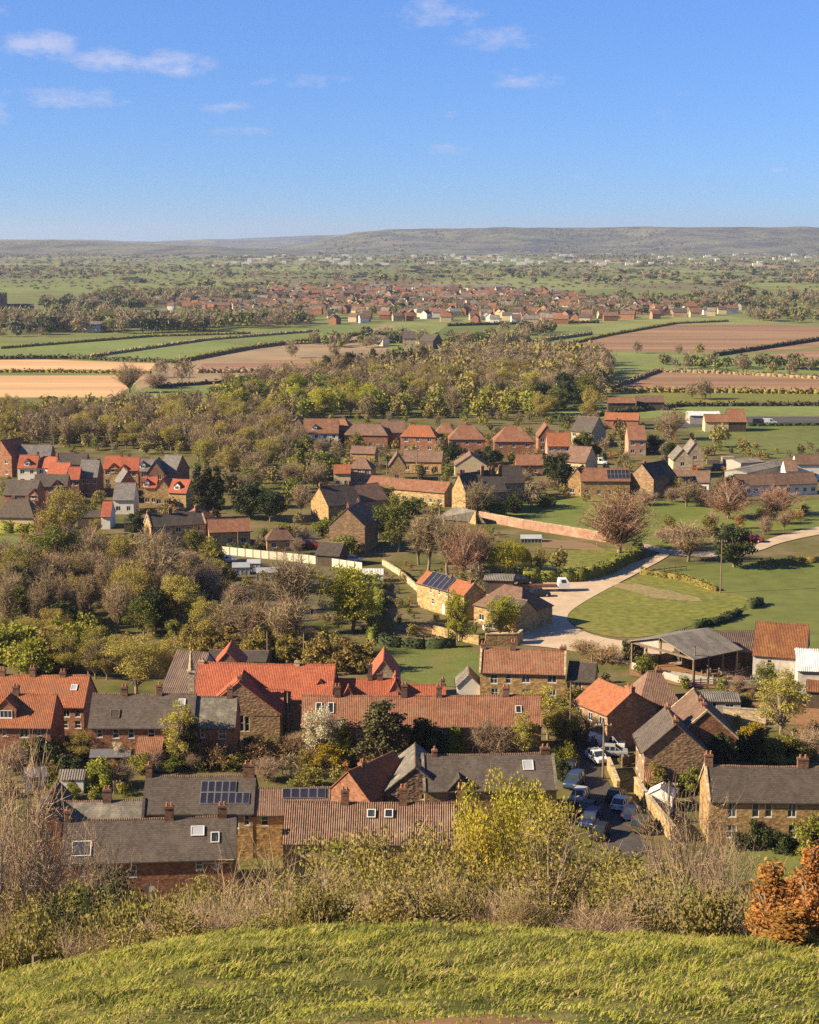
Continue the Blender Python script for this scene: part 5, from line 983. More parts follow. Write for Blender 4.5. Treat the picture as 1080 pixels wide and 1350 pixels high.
def car_meshes(kind):
    if kind in CARM: return CARM[kind]
    if kind == 'van': prof = [(-2.45, .45, .8, .8), (-2.4, .3, 1.0, .92), (-1.5, .25, 1.12, .95), (2.3, .25, 1.15, .95), (2.45, .35, 1.1, .9)]; cab = [(-1.55, 1.05, 1.1, .9, .86), (-.85, 1.05, 1.92, .93, .82), (2.3, 1.08, 1.98, .93, .84), (2.42, 1.08, 1.9, .92, .82)]; wy = (-1.55, 1.55); glass_to = .2
    elif kind == 'suv': prof = [(-2.2, .5, .78, .75), (-2.12, .35, .98, .88), (-1.2, .3, 1.08, .92), (2.05, .3, 1.08, .92), (2.2, .42, 1.0, .86)]; cab = [(-1.15, 1.0, 1.06, .86, .8), (-.45, 1.02, 1.62, .88, .70), (1.7, 1.02, 1.66, .88, .72), (2.15, 1.02, 1.12, .84, .76)]; wy = (-1.35, 1.35); glass_to = 9
    else: prof = [(-2.0, .42, .62, .7), (-1.92, .28, .8, .82), (-1.0, .24, .92, .86), (1.85, .24, .94, .86), (2.0, .36, .88, .8)]; cab = [(-1.05, .86, .92, .8, .76), (-.3, .88, 1.40, .82, .64), (1.1, .88, 1.44, .82, .66), (1.85, .88, .98, .78, .70)]; wy = (-1.25, 1.22); glass_to = 9
    body = loft([ring(y, a, b, w * .92, w) for (y, a, b, w) in prof])
    cr = [[(-w0, y, z0), (w0, y, z0), (w1, y, z1), (-w1, y, z1)] for (y, z0, z1, w0, w1) in cab]; glass = loft(cr)
    rf = MB(); k = 1; a, b = cab[1], cab[2]
    rf.hexa([(-a[4] - .02, a[0] - .05, a[2] - .03), (a[4] + .02, a[0] - .05, a[2] - .03), (b[4] + .02, b[0] + .05, b[2] - .03), (-b[4] - .02, b[0] + .05, b[2] - .03), (-a[4] + .06, a[0], a[2] + .04), (a[4] - .06, a[0], a[2] + .04), (b[4] - .06, b[0], b[2] + .04), (-b[4] + .06, b[0], b[2] + .04)])
    for sg in (-1, 1):
        for i, (p, q) in enumerate(zip(cab[:-1], cab[1:])):      # pillars
            rf.bar((sg * (p[3] + .005), p[0], p[1]), (sg * (p[4] + .01), p[0], p[2]), .08) if i else None; rf.bar((sg * (p[4] + .005), p[0], p[2]), (sg * (q[4] + .005), q[0], q[2]), .07)
        ym = (cab[1][0] + cab[2][0]) / 2; rf.bar((sg * (cab[1][3] + .01), ym, cab[1][1]), (sg * (cab[1][4] + .03), ym, cab[1][2]), .09)
        if kind == 'van': rf.hexa([(sg * .92, .1, 1.06), (sg * .95, .1, 1.06), (sg * .95, 2.3, 1.08), (sg * .92, 2.3, 1.08), (sg * .83, .1, 1.94), (sg * .86, .1, 1.94), (sg * .87, 2.3, 1.97), (sg * .84, 2.3, 1.97)])
    ty = MB(); ty.cyl((0, 0, 0), .32, .32, -.1, .1, 14, axis='x'); ri = MB(); ri.cyl((0, 0, 0), .2, .17, -.112, .112, 8, axis='x')
    hl = MB(); hl.box(-.16, -.05, -.07, .16, .05, .07); f = prof[1]
    CARM[kind] = (body.mesh('body', [MATS['paint_white']]), glass.mesh('windows', [MATS['glass']]), rf.mesh('roof', [MATS['paint_white']]), ty.mesh('tyre', [MATS['tyre']]), ri.mesh('rim', [MATS['paint_silver']]), hl.mesh('headlight', [MATS['lamp_glass']]), hl.mesh('taillight', [MATS['red_lamp']]), wy, prof); return CARM[kind]
def car(label, x, y, head, kind, col, group=None, name=None, z=.066):
    bm, gm, rm, tm, im, hm, tl, wy, prof = car_meshes(kind); p = G(x, y, z); root = empty(name or {'van': 'parked_van'}.get(kind, 'parked_car'), p, R(head)); tag(root, label, 'van' if kind == 'van' else 'car', group)
    for n, me in (('body', bm), ('roof', rm)):
        o = inst(n, me, root, (0, 0, 0)); o.material_slots[0].link = 'OBJECT'; o.material_slots[0].material = MATS[col]
    inst('windows', gm, root, (0, 0, 0)); w = prof[2][3]
    for sx in (-1, 1):
        for yy in wy: t = inst('wheel', tm, root, (sx * (w - .10), yy, .32)); inst('rim', im, t, (0, 0, 0))
        inst('headlight', hm, root, (sx * w * .68, prof[1][0] - .01, prof[1][2] - .16)); inst('taillight', tl, root, (sx * w * .72, prof[-1][0] - .03, prof[-1][2] - .14))
SH = -22
for a in [('dark blue parked off road car beside the ivied verge', 757, 1036, SH, 'suv', 'paint_blue'), ('silver parked hatchback behind the dark blue off road car', 764, 1055, SH, 'car', 'paint_silver'), ('black parked car between silver hatchback and brick chimney', 774, 1073, SH, 'car', 'paint_black'), ('navy parked estate beside the brick chimney', 779, 1087, SH, 'suv', 'paint_navy'), ('black parked car half hidden by the yellow tree', 791, 1103, SH, 'car', 'paint_black'),
          ('dark parked car at the head of the row under the stone wall', 812, 1054, SH + 180, 'car', 'paint_black'), ('white parked hatchback between two dark cars under the stone wall', 819, 1064, SH + 180, 'car', 'paint_white'), ('navy blue parked saloon behind the white hatchback', 833, 1077, SH + 180, 'car', 'paint_navy'), ('dark olive parked off road car at the end of the stone wall', 846, 1093, SH + 180, 'suv', 'paint_olive'),
          ('white van in front of the orange roofed house', 800, 987, 80, 'van', 'paint_white'), ('grey car tucked beside the white van', 808, 996, 84, 'car', 'paint_silver'), ('white car nosing out by the telegraph pole', 787, 1003, 20, 'car', 'paint_white'), ('black car at the top of the street', 751, 1018, SH, 'car', 'paint_black'), 
          ('white car parked before the orange pantile terrace', 86, 970, 98, 'car', 'paint_white'), ('silver car parked beside the white one at the terrace', 106, 969, 98, 'car', 'paint_silver'), ('silver car on the gravel forecourt', 70, 1160, 110, 'car', 'paint_silver'),
          ('white car inside the farm yard wall', 652, 832, 95, 'car', 'paint_white'), ('white pick up beside the carport', 655, 777, 95, 'suv', 'paint_silver'), ('black car in the shade of the clipped hedge', 690, 769, 90, 'suv', 'paint_black'), ('dark low trailer car on the pale gravel', 712, 786, 92, 'car', 'paint_black'),
          ('white van beside the pink brick house', 791, 612, 70, 'van', 'paint_white'), ('white lorry cab on the main road', 1015, 559, 90, 'van', 'paint_white'), ('dark van on the main road beside the white lorry', 1001, 559, 90, 'van', 'paint_black'), ('red car in the lane by the brown gabled house', 410, 722, 80, 'suv', 'paint_red'), ('dark van on the allotments', 416, 782, 100, 'van', 'paint_olive'), ('white car on the allotments by the fence', 300, 741, 90, 'car', 'paint_white'), ('red tractor parked on the meadow lane', 994, 714, 60, 'suv', 'paint_red'), ('blue skip lorry in the builder yard', 950, 620, 88, 'van', 'paint_navy'), ('white car under the arched trees on the village road', 466, 741, 85, 'car', 'paint_white')]:
    z_ = .135 if a[2] < 900 else .066
    car(*a, z=z_)
def flatbed():
    p = G(712, 779, .125); r = empty('flatbed_lorry', p, R(3)); tag(r, 'long flatbed lorry with rust red deck and white cab in the farm yard', 'lorry'); mb = MB(); mb.box(-6, -1.2, .9, 3.2, 1.2, 1.15); mb.box(-6, -1.2, 1.15, -5.8, 1.2, 2.2); mb.box(-6, -1.22, 1.15, 3.2, -1.14, 1.5); mb.build('deck', MATS['old_tile'], r); c = MB(); c.box(3.5, -1.2, .6, 5.6, 1.2, 1.7); c.hexa([(3.5, -1.15, 1.7), (5.6, -1.15, 1.7), (5.6, 1.15, 1.7), (3.5, 1.15, 1.7), (3.6, -1.0, 2.45), (5.1, -1.0, 2.45), (5.1, 1.0, 2.45), (3.6, 1.0, 2.45)]); c.build('cab', MATS['paint_white'], r); g = MB(); g.hexa([(5.3, -1.05, 1.72), (5.62, -1.05, 1.72), (5.62, 1.05, 1.72), (5.3, 1.05, 1.72), (5.0, -.95, 2.4), (5.16, -.95, 2.4), (5.16, .95, 2.4), (5.0, .95, 2.4)]); g.hexa([(4.0, -1.17, 1.75), (5.0, -1.17, 1.75), (5.0, 1.17, 1.75), (4.0, 1.17, 1.75), (4.0, -1.04, 2.35), (4.8, -1.04, 2.35), (4.8, 1.04, 2.35), (4.0, 1.04, 2.35)]); g.build('windows', MATS['glass'], r)
    ty = MB(); ty.cyl((0, 0, 0), .48, .48, -.14, .14, 14); me = ty.mesh('tyre', [MATS['tyre']])
    for x in (-4.6, -3.5, 4.4):
        for y in (-1.05, 1.05): inst('wheel', me, r, (x, y, .48), 0, math.pi / 2)
flatbed()
# ------------------------------------------------------------------ garden buildings and small things
def shed(label, x, y, w, d, h, wall, roof, rz=0, glass=False, z=0):
    p = G(x, y, z); r = empty('greenhouse' if glass else 'garden_shed', p, R(rz)); tag(r, label, 'greenhouse' if glass else 'shed'); mb = MB(); mb.box(-w / 2, -d / 2, 0, w / 2, d / 2, h)
    for s in (-1, 1): mb.face([(s * w / 2, -d / 2, h), (s * w / 2, d / 2, h), (s * w / 2, 0, h + d * .3)])
    mb.build('wall', MATS[wall], r); rm = MB()
    for s in (-1, 1): P = [(-w / 2 - .12, s * (d / 2 + .15), h - .09), (w / 2 + .12, s * (d / 2 + .15), h - .09), (w / 2 + .12, 0, h + d * .3), (-w / 2 - .12, 0, h + d * .3)]; rm.hexa(P + [(q[0], q[1], q[2] + .06) for q in P], 0, [(q[0], abs(q[1])) for q in P] * 2)
    rm.build('roof', MATS[roof], r)
    if glass:
        for i in range(int(w / .7) + 1): b = MB(); x_ = -w / 2 + i * w / int(w / .7); b.bar((x_, -d / 2 - .02, 0), (x_, -d / 2 - .02, h), .05); b.build('glazing_bar', MATS['white_paint'], r)
    else: dm = MB(); dm.box(-.45, -d / 2 - .03, .05, .45, -d / 2 - .003, min(1.9, h - .1)); dm.build('door', MATS['wood'], r)
for a in [('white painted garden shed behind the slate terrace', 185, 1001, 2.2, 2.6, 2.0, 'white_paint', 'white_sheet', 80), ('orange roofed brick outhouse beside the slate terrace', 141, 992, 2.6, 3.0, 2.2, 'brick', 'orange_tile', 70), ('dark gabled outhouse with white barge boards', 50, 988, 3.0, 3.4, 2.2, 'brick', 'dark_slate', 80), ('long low glazed garden building with grey roof', 147, 1012, 5, 2.2, 1.8, 'dark_frame', 'lead', 2), ('brown steep roofed shed below the lichened cottage', 275, 990, 3, 3.2, 1.8, 'wood', 'brown_tile', 70),
          ('pale pergola shed in the terrace gardens', 97, 1042, 3, 2.6, 1.9, 'white_paint', 'grey_sheet', 0), ('grey garden store beside the fenced lawn', 48, 1040, 2.6, 2.6, 2.0, 'render', 'lead', 10), ('terracotta roofed coal shed before the long slate terrace', 151, 1166, 2.2, 3.0, 2.0, 'brick', 'orange_tile', 60), ('small red roofed porch shed before the fence', 3, 1180, 2.4, 2.6, 1.8, 'brick', 'old_tile', 50),
          ('dark shed roof behind the cottage pair', 835, 868, 3, 3, 2.2, 'timber', 'brown_sheet', 0), ('little brown shed by the estate hedge', 175, 700, 3.4, 3, 2.2, 'timber', 'dark_slate', 0), ('dark garage by the estate hedge', 122, 693, 6, 4, 2.4, 'timber', 'dark_slate', 0), ('white summer house in the street garden', 872, 1066, 2.4, 3, 2.0, 'white_paint', 'white_sheet', 70)]: shed(*a)
for a in [('glass greenhouse on the allotments with a white frame', 318, 757, 3.4, 2.4, 1.7, 'sky_glass', 'sky_glass', 5), ('second glass greenhouse on the allotments', 352, 764, 4, 2.4, 1.7, 'sky_glass', 'sky_glass', 5), ('small glass house at the far plot', 335, 752, 2.6, 2.0, 1.7, 'sky_glass', 'sky_glass', 0), ('white poly tunnel by the lime green tree', 492, 766, 4, 3, 1.6, 'white_paint', 'white_sheet', 0), ('cold frame greenhouse in the walled garden', 700, 714, 4.6, 2.2, .9, 'glass', 'sky_glass', 0)]: shed(*a, glass=True)
def glasshouse_roof():
    p = [G(573, 684, .3), G(640, 690, .3), G(628, 674, 3.2), G(600, 668, 3.2)]; mb = MB(); o0 = p[0]; q = [v - o0 for v in p]; mb.hexa([*q, *[v + [0, 0, .1] for v in q]]); r = empty('lean_to_glasshouse', o0); tag(r, 'broad pale sloping roof beside the pink brick wall', 'outbuilding'); mb.build('roof', MATS['grey_sheet'], r)
    w = MB(); w.bar(q[3] + [0, 0, -1.7], q[2] + [0, 0, -1.7], .3, 3.2); w.build('wall', MATS['hamstone'], r)
glasshouse_roof()
for i, (x, y, m, l) in enumerate([(915, 622, 'paint_orange', 'heap of orange crates in the builder yard'), (928, 624, 'paint_yellow', 'yellow digger bucket pile in the builder yard'), (968, 618, 'terracotta', 'stack of clay pipes in the builder yard'), (940, 612, 'wood', 'timber stack in the builder yard'), (960, 608, 'pale_wood', 'pale pallet stack in the builder yard')]):
    r = empty('material_stack', G(x, y)); tag(r, l, 'stack')
    for k in range(5): mb = MB(); mb.box(-2 + .1 * (k % 2), -.9, k * .3 + .002, 1.6 + .25 * (k % 3), .9, k * .3 + .27); mb.build('crate', MATS[m], r)
def church():
    p = G(4, 420); k = mpp(p); r = empty('church', p, R(12)); tag(r, 'square grey church tower rising over the far trees', 'church'); mb = MB(); mb.box(-4, -4, 0, 4, 4, 21); mb.build('tower', MATS['brownstone'], r); b = MB()
    for i in range(4):
        for j in range(4):
            if i in (0, 3) or j in (0, 3): b.box(-4 + i * 2.2, -4 + j * 2.2, 21, -4 + i * 2.2 + 1.4, -4 + j * 2.2 + 1.4, 22.5)
    b.build('battlement', MATS['brownstone'], r); n = MB(); n.box(4.01, -5, 0, 26, 5, 8); n.build('nave', MATS['pale_stone'], r); rf = MB(); P = [(4, -5.4, 7.8), (26.4, -5.4, 7.8), (26.4, 0, 12.5), (4, 0, 12.5)]; rf.hexa(P + [(q[0], q[1], q[2] + .2) for q in P]); P = [(4, 5.4, 7.8), (26.4, 5.4, 7.8), (26.4, 0, 12.5), (4, 0, 12.5)]; rf.hexa(P + [(q[0], q[1], q[2] + .2) for q in P]); rf.build('nave_roof', MATS['slate'], r)
    for z in (13, 6): w = MB(); w.box(-1, -4.06, z, 1, -4.01, z + 4); w.build('window', MATS['glass'], r)
church()
# ------------------------------------------------------------------ trees one by one
def inpoly(p, poly):
    c = False; n = len(poly)
    for i in range(n):
        a, b = poly[i], poly[i - 1]
        if (a[1] > p[1]) != (b[1] > p[1]) and p[0] < (b[0] - a[0]) * (p[1] - a[1]) / (b[1] - a[1]) + a[0]: c = not c
    return c
def fill(poly, n, mix, hr, label, group, cat='tree', mind=5., name=None, seed=1, avoid=False):
    r_ = random.Random(seed); P = [G(*p) for p in poly]; xs = [p[0] for p in P]; ys = [p[1] for p in P]; pts = []; tries = 0
    while len(pts) < n and tries < n * 60:
        tries += 1; q = (r_.uniform(min(xs), max(xs)), r_.uniform(min(ys), max(ys)))
        if not inpoly(q, P) or blocked(*q, 1.2) or (avoid and any(inpoly(q, k) for k in KEEPOUT)) or any((q[0] - o[0]) ** 2 + (q[1] - o[1]) ** 2 < mind ** 2 for o in pts): continue
        pts.append(q); sp = r_.choice(mix); H_ = r_.uniform(*hr); TREES.append(dict(sp=sp, p=np.array([q[0], q[1], 0.]), H=H_, Rr=None, label=DESC[sp] + ' ' + label, group=group, cat='shrub' if sp.endswith('bush') or sp == 'laurel' else cat, name=None))
        TREES[-1]['name'] = name or ('tree' if TREES[-1]['cat'] == 'tree' else 'shrub')
DESC = {'bare': 'bare brown spreading tree', 'bare_tall': 'tall thin bare tree', 'copper': 'reddish budding round tree', 'budding': 'olive yellow budding tree', 'lime': 'fresh lime green leafy tree', 'green': 'dull green leafy tree', 'evergreen': 'dark round evergreen', 'cypress': 'dark columnar cypress', 'pine': 'dark tiered conifer', 'willow': 'weeping yellow willow', 'blossom': 'white blossom tree', 'olive_bush': 'olive green bush', 'green_bush': 'green leafy bush', 'dark_bush': 'dark evergreen bush', 'laurel': 'yellowish laurel bush', 'gold_bush': 'golden flowering bush', 'lime_bush': 'lime green bush', 'rust_bush': 'rust coloured bush', 'twig_bush': 'leafless twiggy bush', 'birch': 'pale stemmed birch', 'bramble': 'low bramble mound', 'green_bramble': 'low green bramble mound', 'thicket': 'leafless pinkish thorn thicket', 'bud_thicket': 'thorn thicket with fresh buds', 'hawthorn': 'dense yellow green hawthorn', 'bare_near': 'pale bare ash tree', 'sapling': 'slender young tree', 'slope_olive': 'olive budding thorn bush', 'slope_green': 'green leafed thorn bush', 'slope_dark': 'dark ivy clad bush', 'slope_lime': 'bright lime leafed bush', 'slope_twig': 'pale leafless shrub', 'beech': 'upright orange leaved beech'}
T('lime', 465, 832, 88, 80, 'big round lime green tree standing alone below the white fence')
T('copper', 816, 729, 82, 100, 'wide reddish budding tree at the lane junction')
T('copper', 962, 684, 52, 68, 'reddish brown tree in the broad meadow', 'reddish meadow trees'); T('copper', 1025, 680, 38, 58, 'reddish brown tree in the broad meadow', 'reddish meadow trees')
T('evergreen', 968, 748, 54, 56, 'round dark green tree casting a long shadow on the meadow')
T('bare', 907, 740, 52, 60, 'bare grey tree beside the round dark green tree'); T('twig_bush', 880, 716, 22, 40, 'leafless bush behind the lane junction', cat='shrub')
T('budding', 780, 562, 52, 36, 'loose yellow green poplar beside the slate roofed stone house'); T('budding', 948, 590, 30, 42, 'olive tree at the meadow edge behind the builder yard'); T('budding', 980, 600, 22, 26, 'small thin tree at the meadow edge behind the builder yard')
T('bare', 885, 580, 42, 46, 'bare tree behind the pink brick house')
T('green', 525, 728, 76, 58, 'tall olive green tree next to the bare grove', ); T('lime', 508, 716, 40, 36, 'lighter green tree before the tall olive one')
for x, y, h_, w_ in ((565, 752, 84, 46), (590, 758, 78, 44), (552, 744, 60, 40)): T('bare_tall', x, y, h_, w_, 'tall bare tree of the grove above the farm cottage', 'bare grove above the farm cottage')
for x, y, h_, w_ in ((612, 762, 72, 52), (632, 752, 58, 40)): T('copper', x, y, h_, w_, 'reddish bare tree of the grove above the farm cottage', 'reddish grove above the farm cottage')
T('willow', 672, 757, 42, 58, 'weeping yellow green willow behind the carport'); T('budding', 712, 757, 36, 30, 'young pale tree in the paddock', 'young paddock trees'); T('budding', 738, 752, 30, 24, 'young pale tree in the paddock', 'young paddock trees')
T('blossom', 628, 778, 34, 34, 'cream blossom tree behind the farm cottage')
for x in (262, 275, 287): T('cypress', x, 684, 68, 24, 'dark columnar cypress of the clump above the slate house', 'cypress clump')
T('budding', 86, 722, 80, 62, 'tall orange olive tree on the verge by the estate'); T('rust_bush', 62, 716, 56, 40, 'orange budding small tree joined to the tall verge tree', cat='tree')
T('evergreen', 735, 644, 46, 42, 'dark bronze evergreen beside the meadow houses')
T('lime', 603, 846, 66, 34, 'narrow yellow green tree in front of the farm cottage'); T('lime', 660, 838, 52, 46, 'round yellow green tree before the hipped barn')
T('pine', 506, 1016, 92, 72, 'tall tiered bronze conifer in front of the long red terrace')
T('blossom', 424, 985, 54, 54, 'white blossom tree, larger of two below the school'); T('blossom', 384, 1026, 34, 42, 'white blossom tree, smaller of two below the school')
T('gold_bush', 432, 1014, 34, 50, 'yellow green glowing bush below the blossom trees', cat='shrub'); T('green_bush', 452, 1000, 50, 34, 'grey green shrub beside the large blossom tree', cat='shrub')
T('birch', 237, 992, 66, 44, 'yellow budding birch in front of the slate terrace'); T('cypress', 248, 1000, 52, 32, 'blue green conifer beside the yellow birch')
T('budding', 180, 918, 84, 84, 'big olive budding willow behind the slate terrace'); 
for x, y, h_, w_, s_ in ((18, 884, 34, 46, 'lime_bush'), (48, 886, 44, 50, 'lime_bush'), (88, 890, 54, 52, 'budding'), (118, 892, 48, 46, 'budding'), (70, 866, 42, 40, 'budding'), (20, 862, 36, 44, 'lime_bush')): T(s_, x, y, h_, w_, DESC[s_] + ' in the thicket behind the orange pantile terrace', 'thicket behind the orange terrace', cat='tree')
T('birch', 1030, 968, 82, 70, 'pale stemmed yellow birch behind the brick gable house'); T('green', 1010, 925, 50, 40, 'green leafy tree behind the pale stemmed birch'); T('gold_bush', 992, 978, 26, 34, 'golden bush beneath the pale stemmed birch', cat='shrub')
T('evergreen', 832, 876, 34, 42, 'dark rounded bush tree before the big open barn'); T('green_bush', 852, 892, 30, 34, 'palm like green bush before the big open barn', cat='shrub')
T('rust_bush', 795, 872, 24, 60, 'reddish brown shrub at the edge of the gravel', 'reddish shrubs at the gravel edge', cat='shrub'); T('rust_bush', 770, 862, 20, 46, 'reddish brown shrub at the edge of the gravel', 'reddish shrubs at the gravel edge', cat='shrub')
for x, y, h_, w_ in ((268, 864, 40, 50), (300, 866, 36, 48), (335, 872, 44, 56), (385, 874, 40, 52), (420, 880, 46, 60), (455, 884, 44, 56), (485, 886, 40, 46), (250, 852, 36, 40)): T('laurel', x, y, h_, w_, 'tall yellowish laurel behind the school', 'laurels behind the school', cat='shrub')
for x, y, h_, w_ in ((330, 862, 70, 60), (380, 868, 90, 66), (300, 850, 60, 50)): T('bare', x, y, h_, w_, 'bare brown tree between allotments and laurels', 'bare trees below the allotments')
for x, y, s_, h_, w_ in ((722, 975, 'birch', 70, 50), (745, 985, 'budding', 56, 46), (690, 990, 'birch', 50, 40), (655, 990, 'twig_bush', 36, 60), (600, 985, 'green_bush', 24, 40), (560, 985, 'dark_bush', 40, 50), (640, 985, 'twig_bush', 40, 40), (745, 1010, 'lime_bush', 30, 36), (545, 975, 'twig_bush', 50, 50), (700, 970, 'budding', 60, 50), (580, 975, 'twig_bush', 36, 44)): T(s_, x, y, h_, w_, DESC[s_] + ' between the red terrace and the stone barn', 'garden behind the stone barn', cat='tree' if s_ in ('birch', 'budding') else 'shrub')
for x, y, s_, h_, w_ in ((290, 1000, 'rust_bush', 26, 60), (335, 1004, 'rust_bush', 34, 60), (365, 1002, 'rust_bush', 36, 54), (310, 1012, 'olive_bush', 20, 40), (390, 1000, 'twig_bush', 36, 40), (405, 1040, 'olive_bush', 30, 50), (350, 1030, 'twig_bush', 30, 50), (110, 1006, 'budding', 42, 46), (60, 1010, 'dark_bush', 36, 50), (35, 1008, 'green_bush', 30, 40), (90, 1020, 'dark_bush', 24, 40), (130, 1040, 'lime_bush', 40, 50), (160, 1036, 'twig_bush', 30, 44), (170, 1012, 'rust_bush', 30, 40), (230, 1016, 'green_bush', 20, 40), (265, 1018, 'dark_bush', 18, 40), (205, 1016, 'twig_bush', 30, 40), (122, 1056, 'gold_bush', 14, 30), (155, 1000, 'blossom', 22, 22), (20, 1020, 'twig_bush', 40, 50), (255, 990, 'rust_bush', 20, 30)): T(s_, x, y, h_, w_, DESC[s_] + ' in the terrace gardens', 'terrace garden shrubs', cat='shrub')
for x, y, s_, h_, w_ in ((748, 1000, 'olive_bush', 26, 30), (742, 1030, 'dark_bush', 30, 26), (745, 975, 'green_bush', 26, 30), (820, 1010, 'olive_bush', 12, 24), (865, 1022, 'olive_bush', 14, 40), (912, 1030, 'green_bush', 18, 34), (930, 1020, 'dark_bush', 14, 26), (990, 1000, 'dark_bush', 36, 50), (950, 1000, 'dark_bush', 30, 40), (1040, 1004, 'olive_bush', 34, 60), (1068, 1000, 'twig_bush', 40, 50), (1010, 1002, 'lime_bush', 22, 50), (1000, 1118, 'dark_bush', 34, 40), (1030, 1122, 'dark_bush', 26, 40), (1070, 1126, 'green_bush', 50, 50), (975, 1116, 'dark_bush', 18, 30), (1066, 985, 'rust_bush', 40, 40), (870, 1075, 'olive_bush', 16, 20), (760, 925, 'olive_bush', 20, 40), (735, 945, 'green_bush', 26, 30), (850, 1060, 'green_bush', 14, 24)): T(s_, x, y, h_, w_, DESC[s_] + ' in the gardens along the street', 'street garden shrubs', cat='shrub')
for x, y, s_, h_, w_ in ((630, 684, 'bare', 50, 46), (650, 682, 'green_bush', 22, 34), (678, 676, 'dark_bush', 26, 32), (700, 672, 'bare', 34, 34), (716, 668, 'green_bush', 20, 30), (662, 682, 'twig_bush', 18, 30), (612, 684, 'twig_bush', 16, 30), (772, 662, 'olive_bush', 13, 24), (798, 663, 'twig_bush', 14, 28), (822, 664, 'green_bush', 14, 26), (850, 666, 'twig_bush', 20, 36), (905, 668, 'bare', 36, 40), (925, 668, 'twig_bush', 20, 34), (505, 676, 'green', 36, 40), (545, 676, 'green_bush', 20, 36), (575, 678, 'olive_bush', 18, 30)): T(s_, x, y, h_, w_, DESC[s_] + ' before the stone houses of the meadow edge', 'planting before the meadow edge houses', cat='tree' if s_ in ('bare', 'green') else 'shrub')
# wood on the rise beside the terrace
fill([(0, 760), (110, 745), (200, 760), (250, 800), (240, 842), (150, 842), (0, 846)], 44, ['bare', 'budding', 'bare_tall', 'budding', 'green', 'bare'], (6, 11), 'in the wood above the orange terrace', 'wood above the orange terrace', mind=4)
for x, y, h_, w_, s_ in ((40, 822, 70, 36, 'cypress'), (15, 800, 50, 40, 'dark_bush'), (85, 840, 46, 46, 'evergreen'), (205, 836, 60, 46, 'evergreen'), (110, 770, 40, 60, 'olive_bush'), (60, 780, 50, 70, 'copper'), (190, 840, 50, 50, 'green')): T(s_, x, y, h_, w_, DESC[s_] + ' standing in the wood above the orange terrace', 'evergreens in the wood above the orange terrace')
T('bare', 205, 790, 90, 70, 'tall bare tree with pale limbs before the allotments'); T('bare_tall', 385, 838, 110, 70, 'tall bare larch on the allotment edge')
fill([(200, 745), (290, 735), (300, 800), (420, 800), (430, 860), (260, 850), (215, 800)], 24, ['bare', 'budding', 'twig_bush', 'olive_bush', 'bare', 'green'], (3.5, 8), 'round the allotments', 'trees round the allotments', mind=5, seed=4)
fill([(300, 755), (480, 762), (500, 830), (440, 850), (330, 800)], 18, ['twig_bush', 'olive_bush', 'green_bush', 'twig_bush'], (1.2, 2.6), 'on the allotments', 'allotment bushes', cat='shrub', mind=4, seed=5)
# estate and middle gardens
fill([(295, 660), (330, 610), (420, 600), (440, 640), (410, 690), (340, 700)], 30, ['bare', 'green', 'budding', 'bare', 'evergreen', 'green_bush', 'bare'], (5, 9.5), 'in the gardens below the bare wood', 'gardens below the bare wood', mind=5, seed=6)
fill([(430, 590), (530, 590), (660, 600), (740, 600), (740, 630), (590, 632), (480, 632), (420, 630)], 34, ['bare', 'twig_bush', 'olive_bush', 'green_bush', 'dark_bush', 'budding', 'bare'], (2.5, 6), 'among the middle houses', 'garden trees among the middle houses', mind=6, seed=7)
fill([(660, 640), (770, 640), (900, 650), (980, 655), (970, 668), (860, 662), (760, 655), (680, 665)], 24, ['green_bush', 'dark_bush', 'bare', 'olive_bush', 'twig_bush', 'blossom'], (2.5, 5.5), 'along the meadow houses', 'gardens along the meadow houses', mind=6, seed=8)
fill([(730, 560), (880, 565), (900, 600), (870, 620), (760, 612), (730, 590)], 22, ['bare', 'olive_bush', 'green_bush', 'dark_bush', 'blossom'], (2.5, 6), 'by the pink brick houses', 'gardens by the pink brick houses', mind=6, seed=9)
fill([(930, 596), (1080, 588), (1080, 604), (1000, 606), (930, 604)], 10, ['twig_bush', 'dark_bush', 'olive_bush'], (2, 3.5), 'behind the builder yard', 'hedge bushes behind the builder yard', cat='shrub', mind=6, seed=10)
fill([(60, 660), (200, 655), (260, 660), (200, 715), (110, 720), (100, 690)], 14, ['olive_bush', 'twig_bush', 'dark_bush', 'green_bush', 'budding'], (2, 4.5), 'in the estate gardens', 'estate garden shrubs', cat='shrub', mind=5, seed=12)
fill([(330, 712), (480, 690), (500, 730), (450, 735), (340, 728)], 14, ['twig_bush', 'green_bush', 'olive_bush', 'blossom', 'bare'], (2, 5), 'between the white fence and the village road', 'road side gardens', mind=5, seed=13)
fill([(500, 770), (545, 800), (560, 840), (505, 840)], 10, ['green_bush', 'olive_bush', 'twig_bush'], (1, 2.5), 'below the farm cottage', 'bushes below the farm cottage', cat='shrub', mind=4, seed=14)
fill([(860, 700), (1060, 672), (1075, 690), (1010, 712), (880, 722)], 12, ['twig_bush', 'olive_bush', 'rust_bush', 'bare'], (2.5, 5), 'beside the meadow lane', 'bushes beside the meadow lane', cat='shrub', mind=6, seed=15)
fill([(880, 895), (1000, 915), (1000, 945), (950, 945)], 6, ['olive_bush', 'twig_bush', 'gold_bush'], (1.5, 2.5), 'beside the block shed', 'bushes beside the block shed', cat='shrub', mind=4, seed=16)
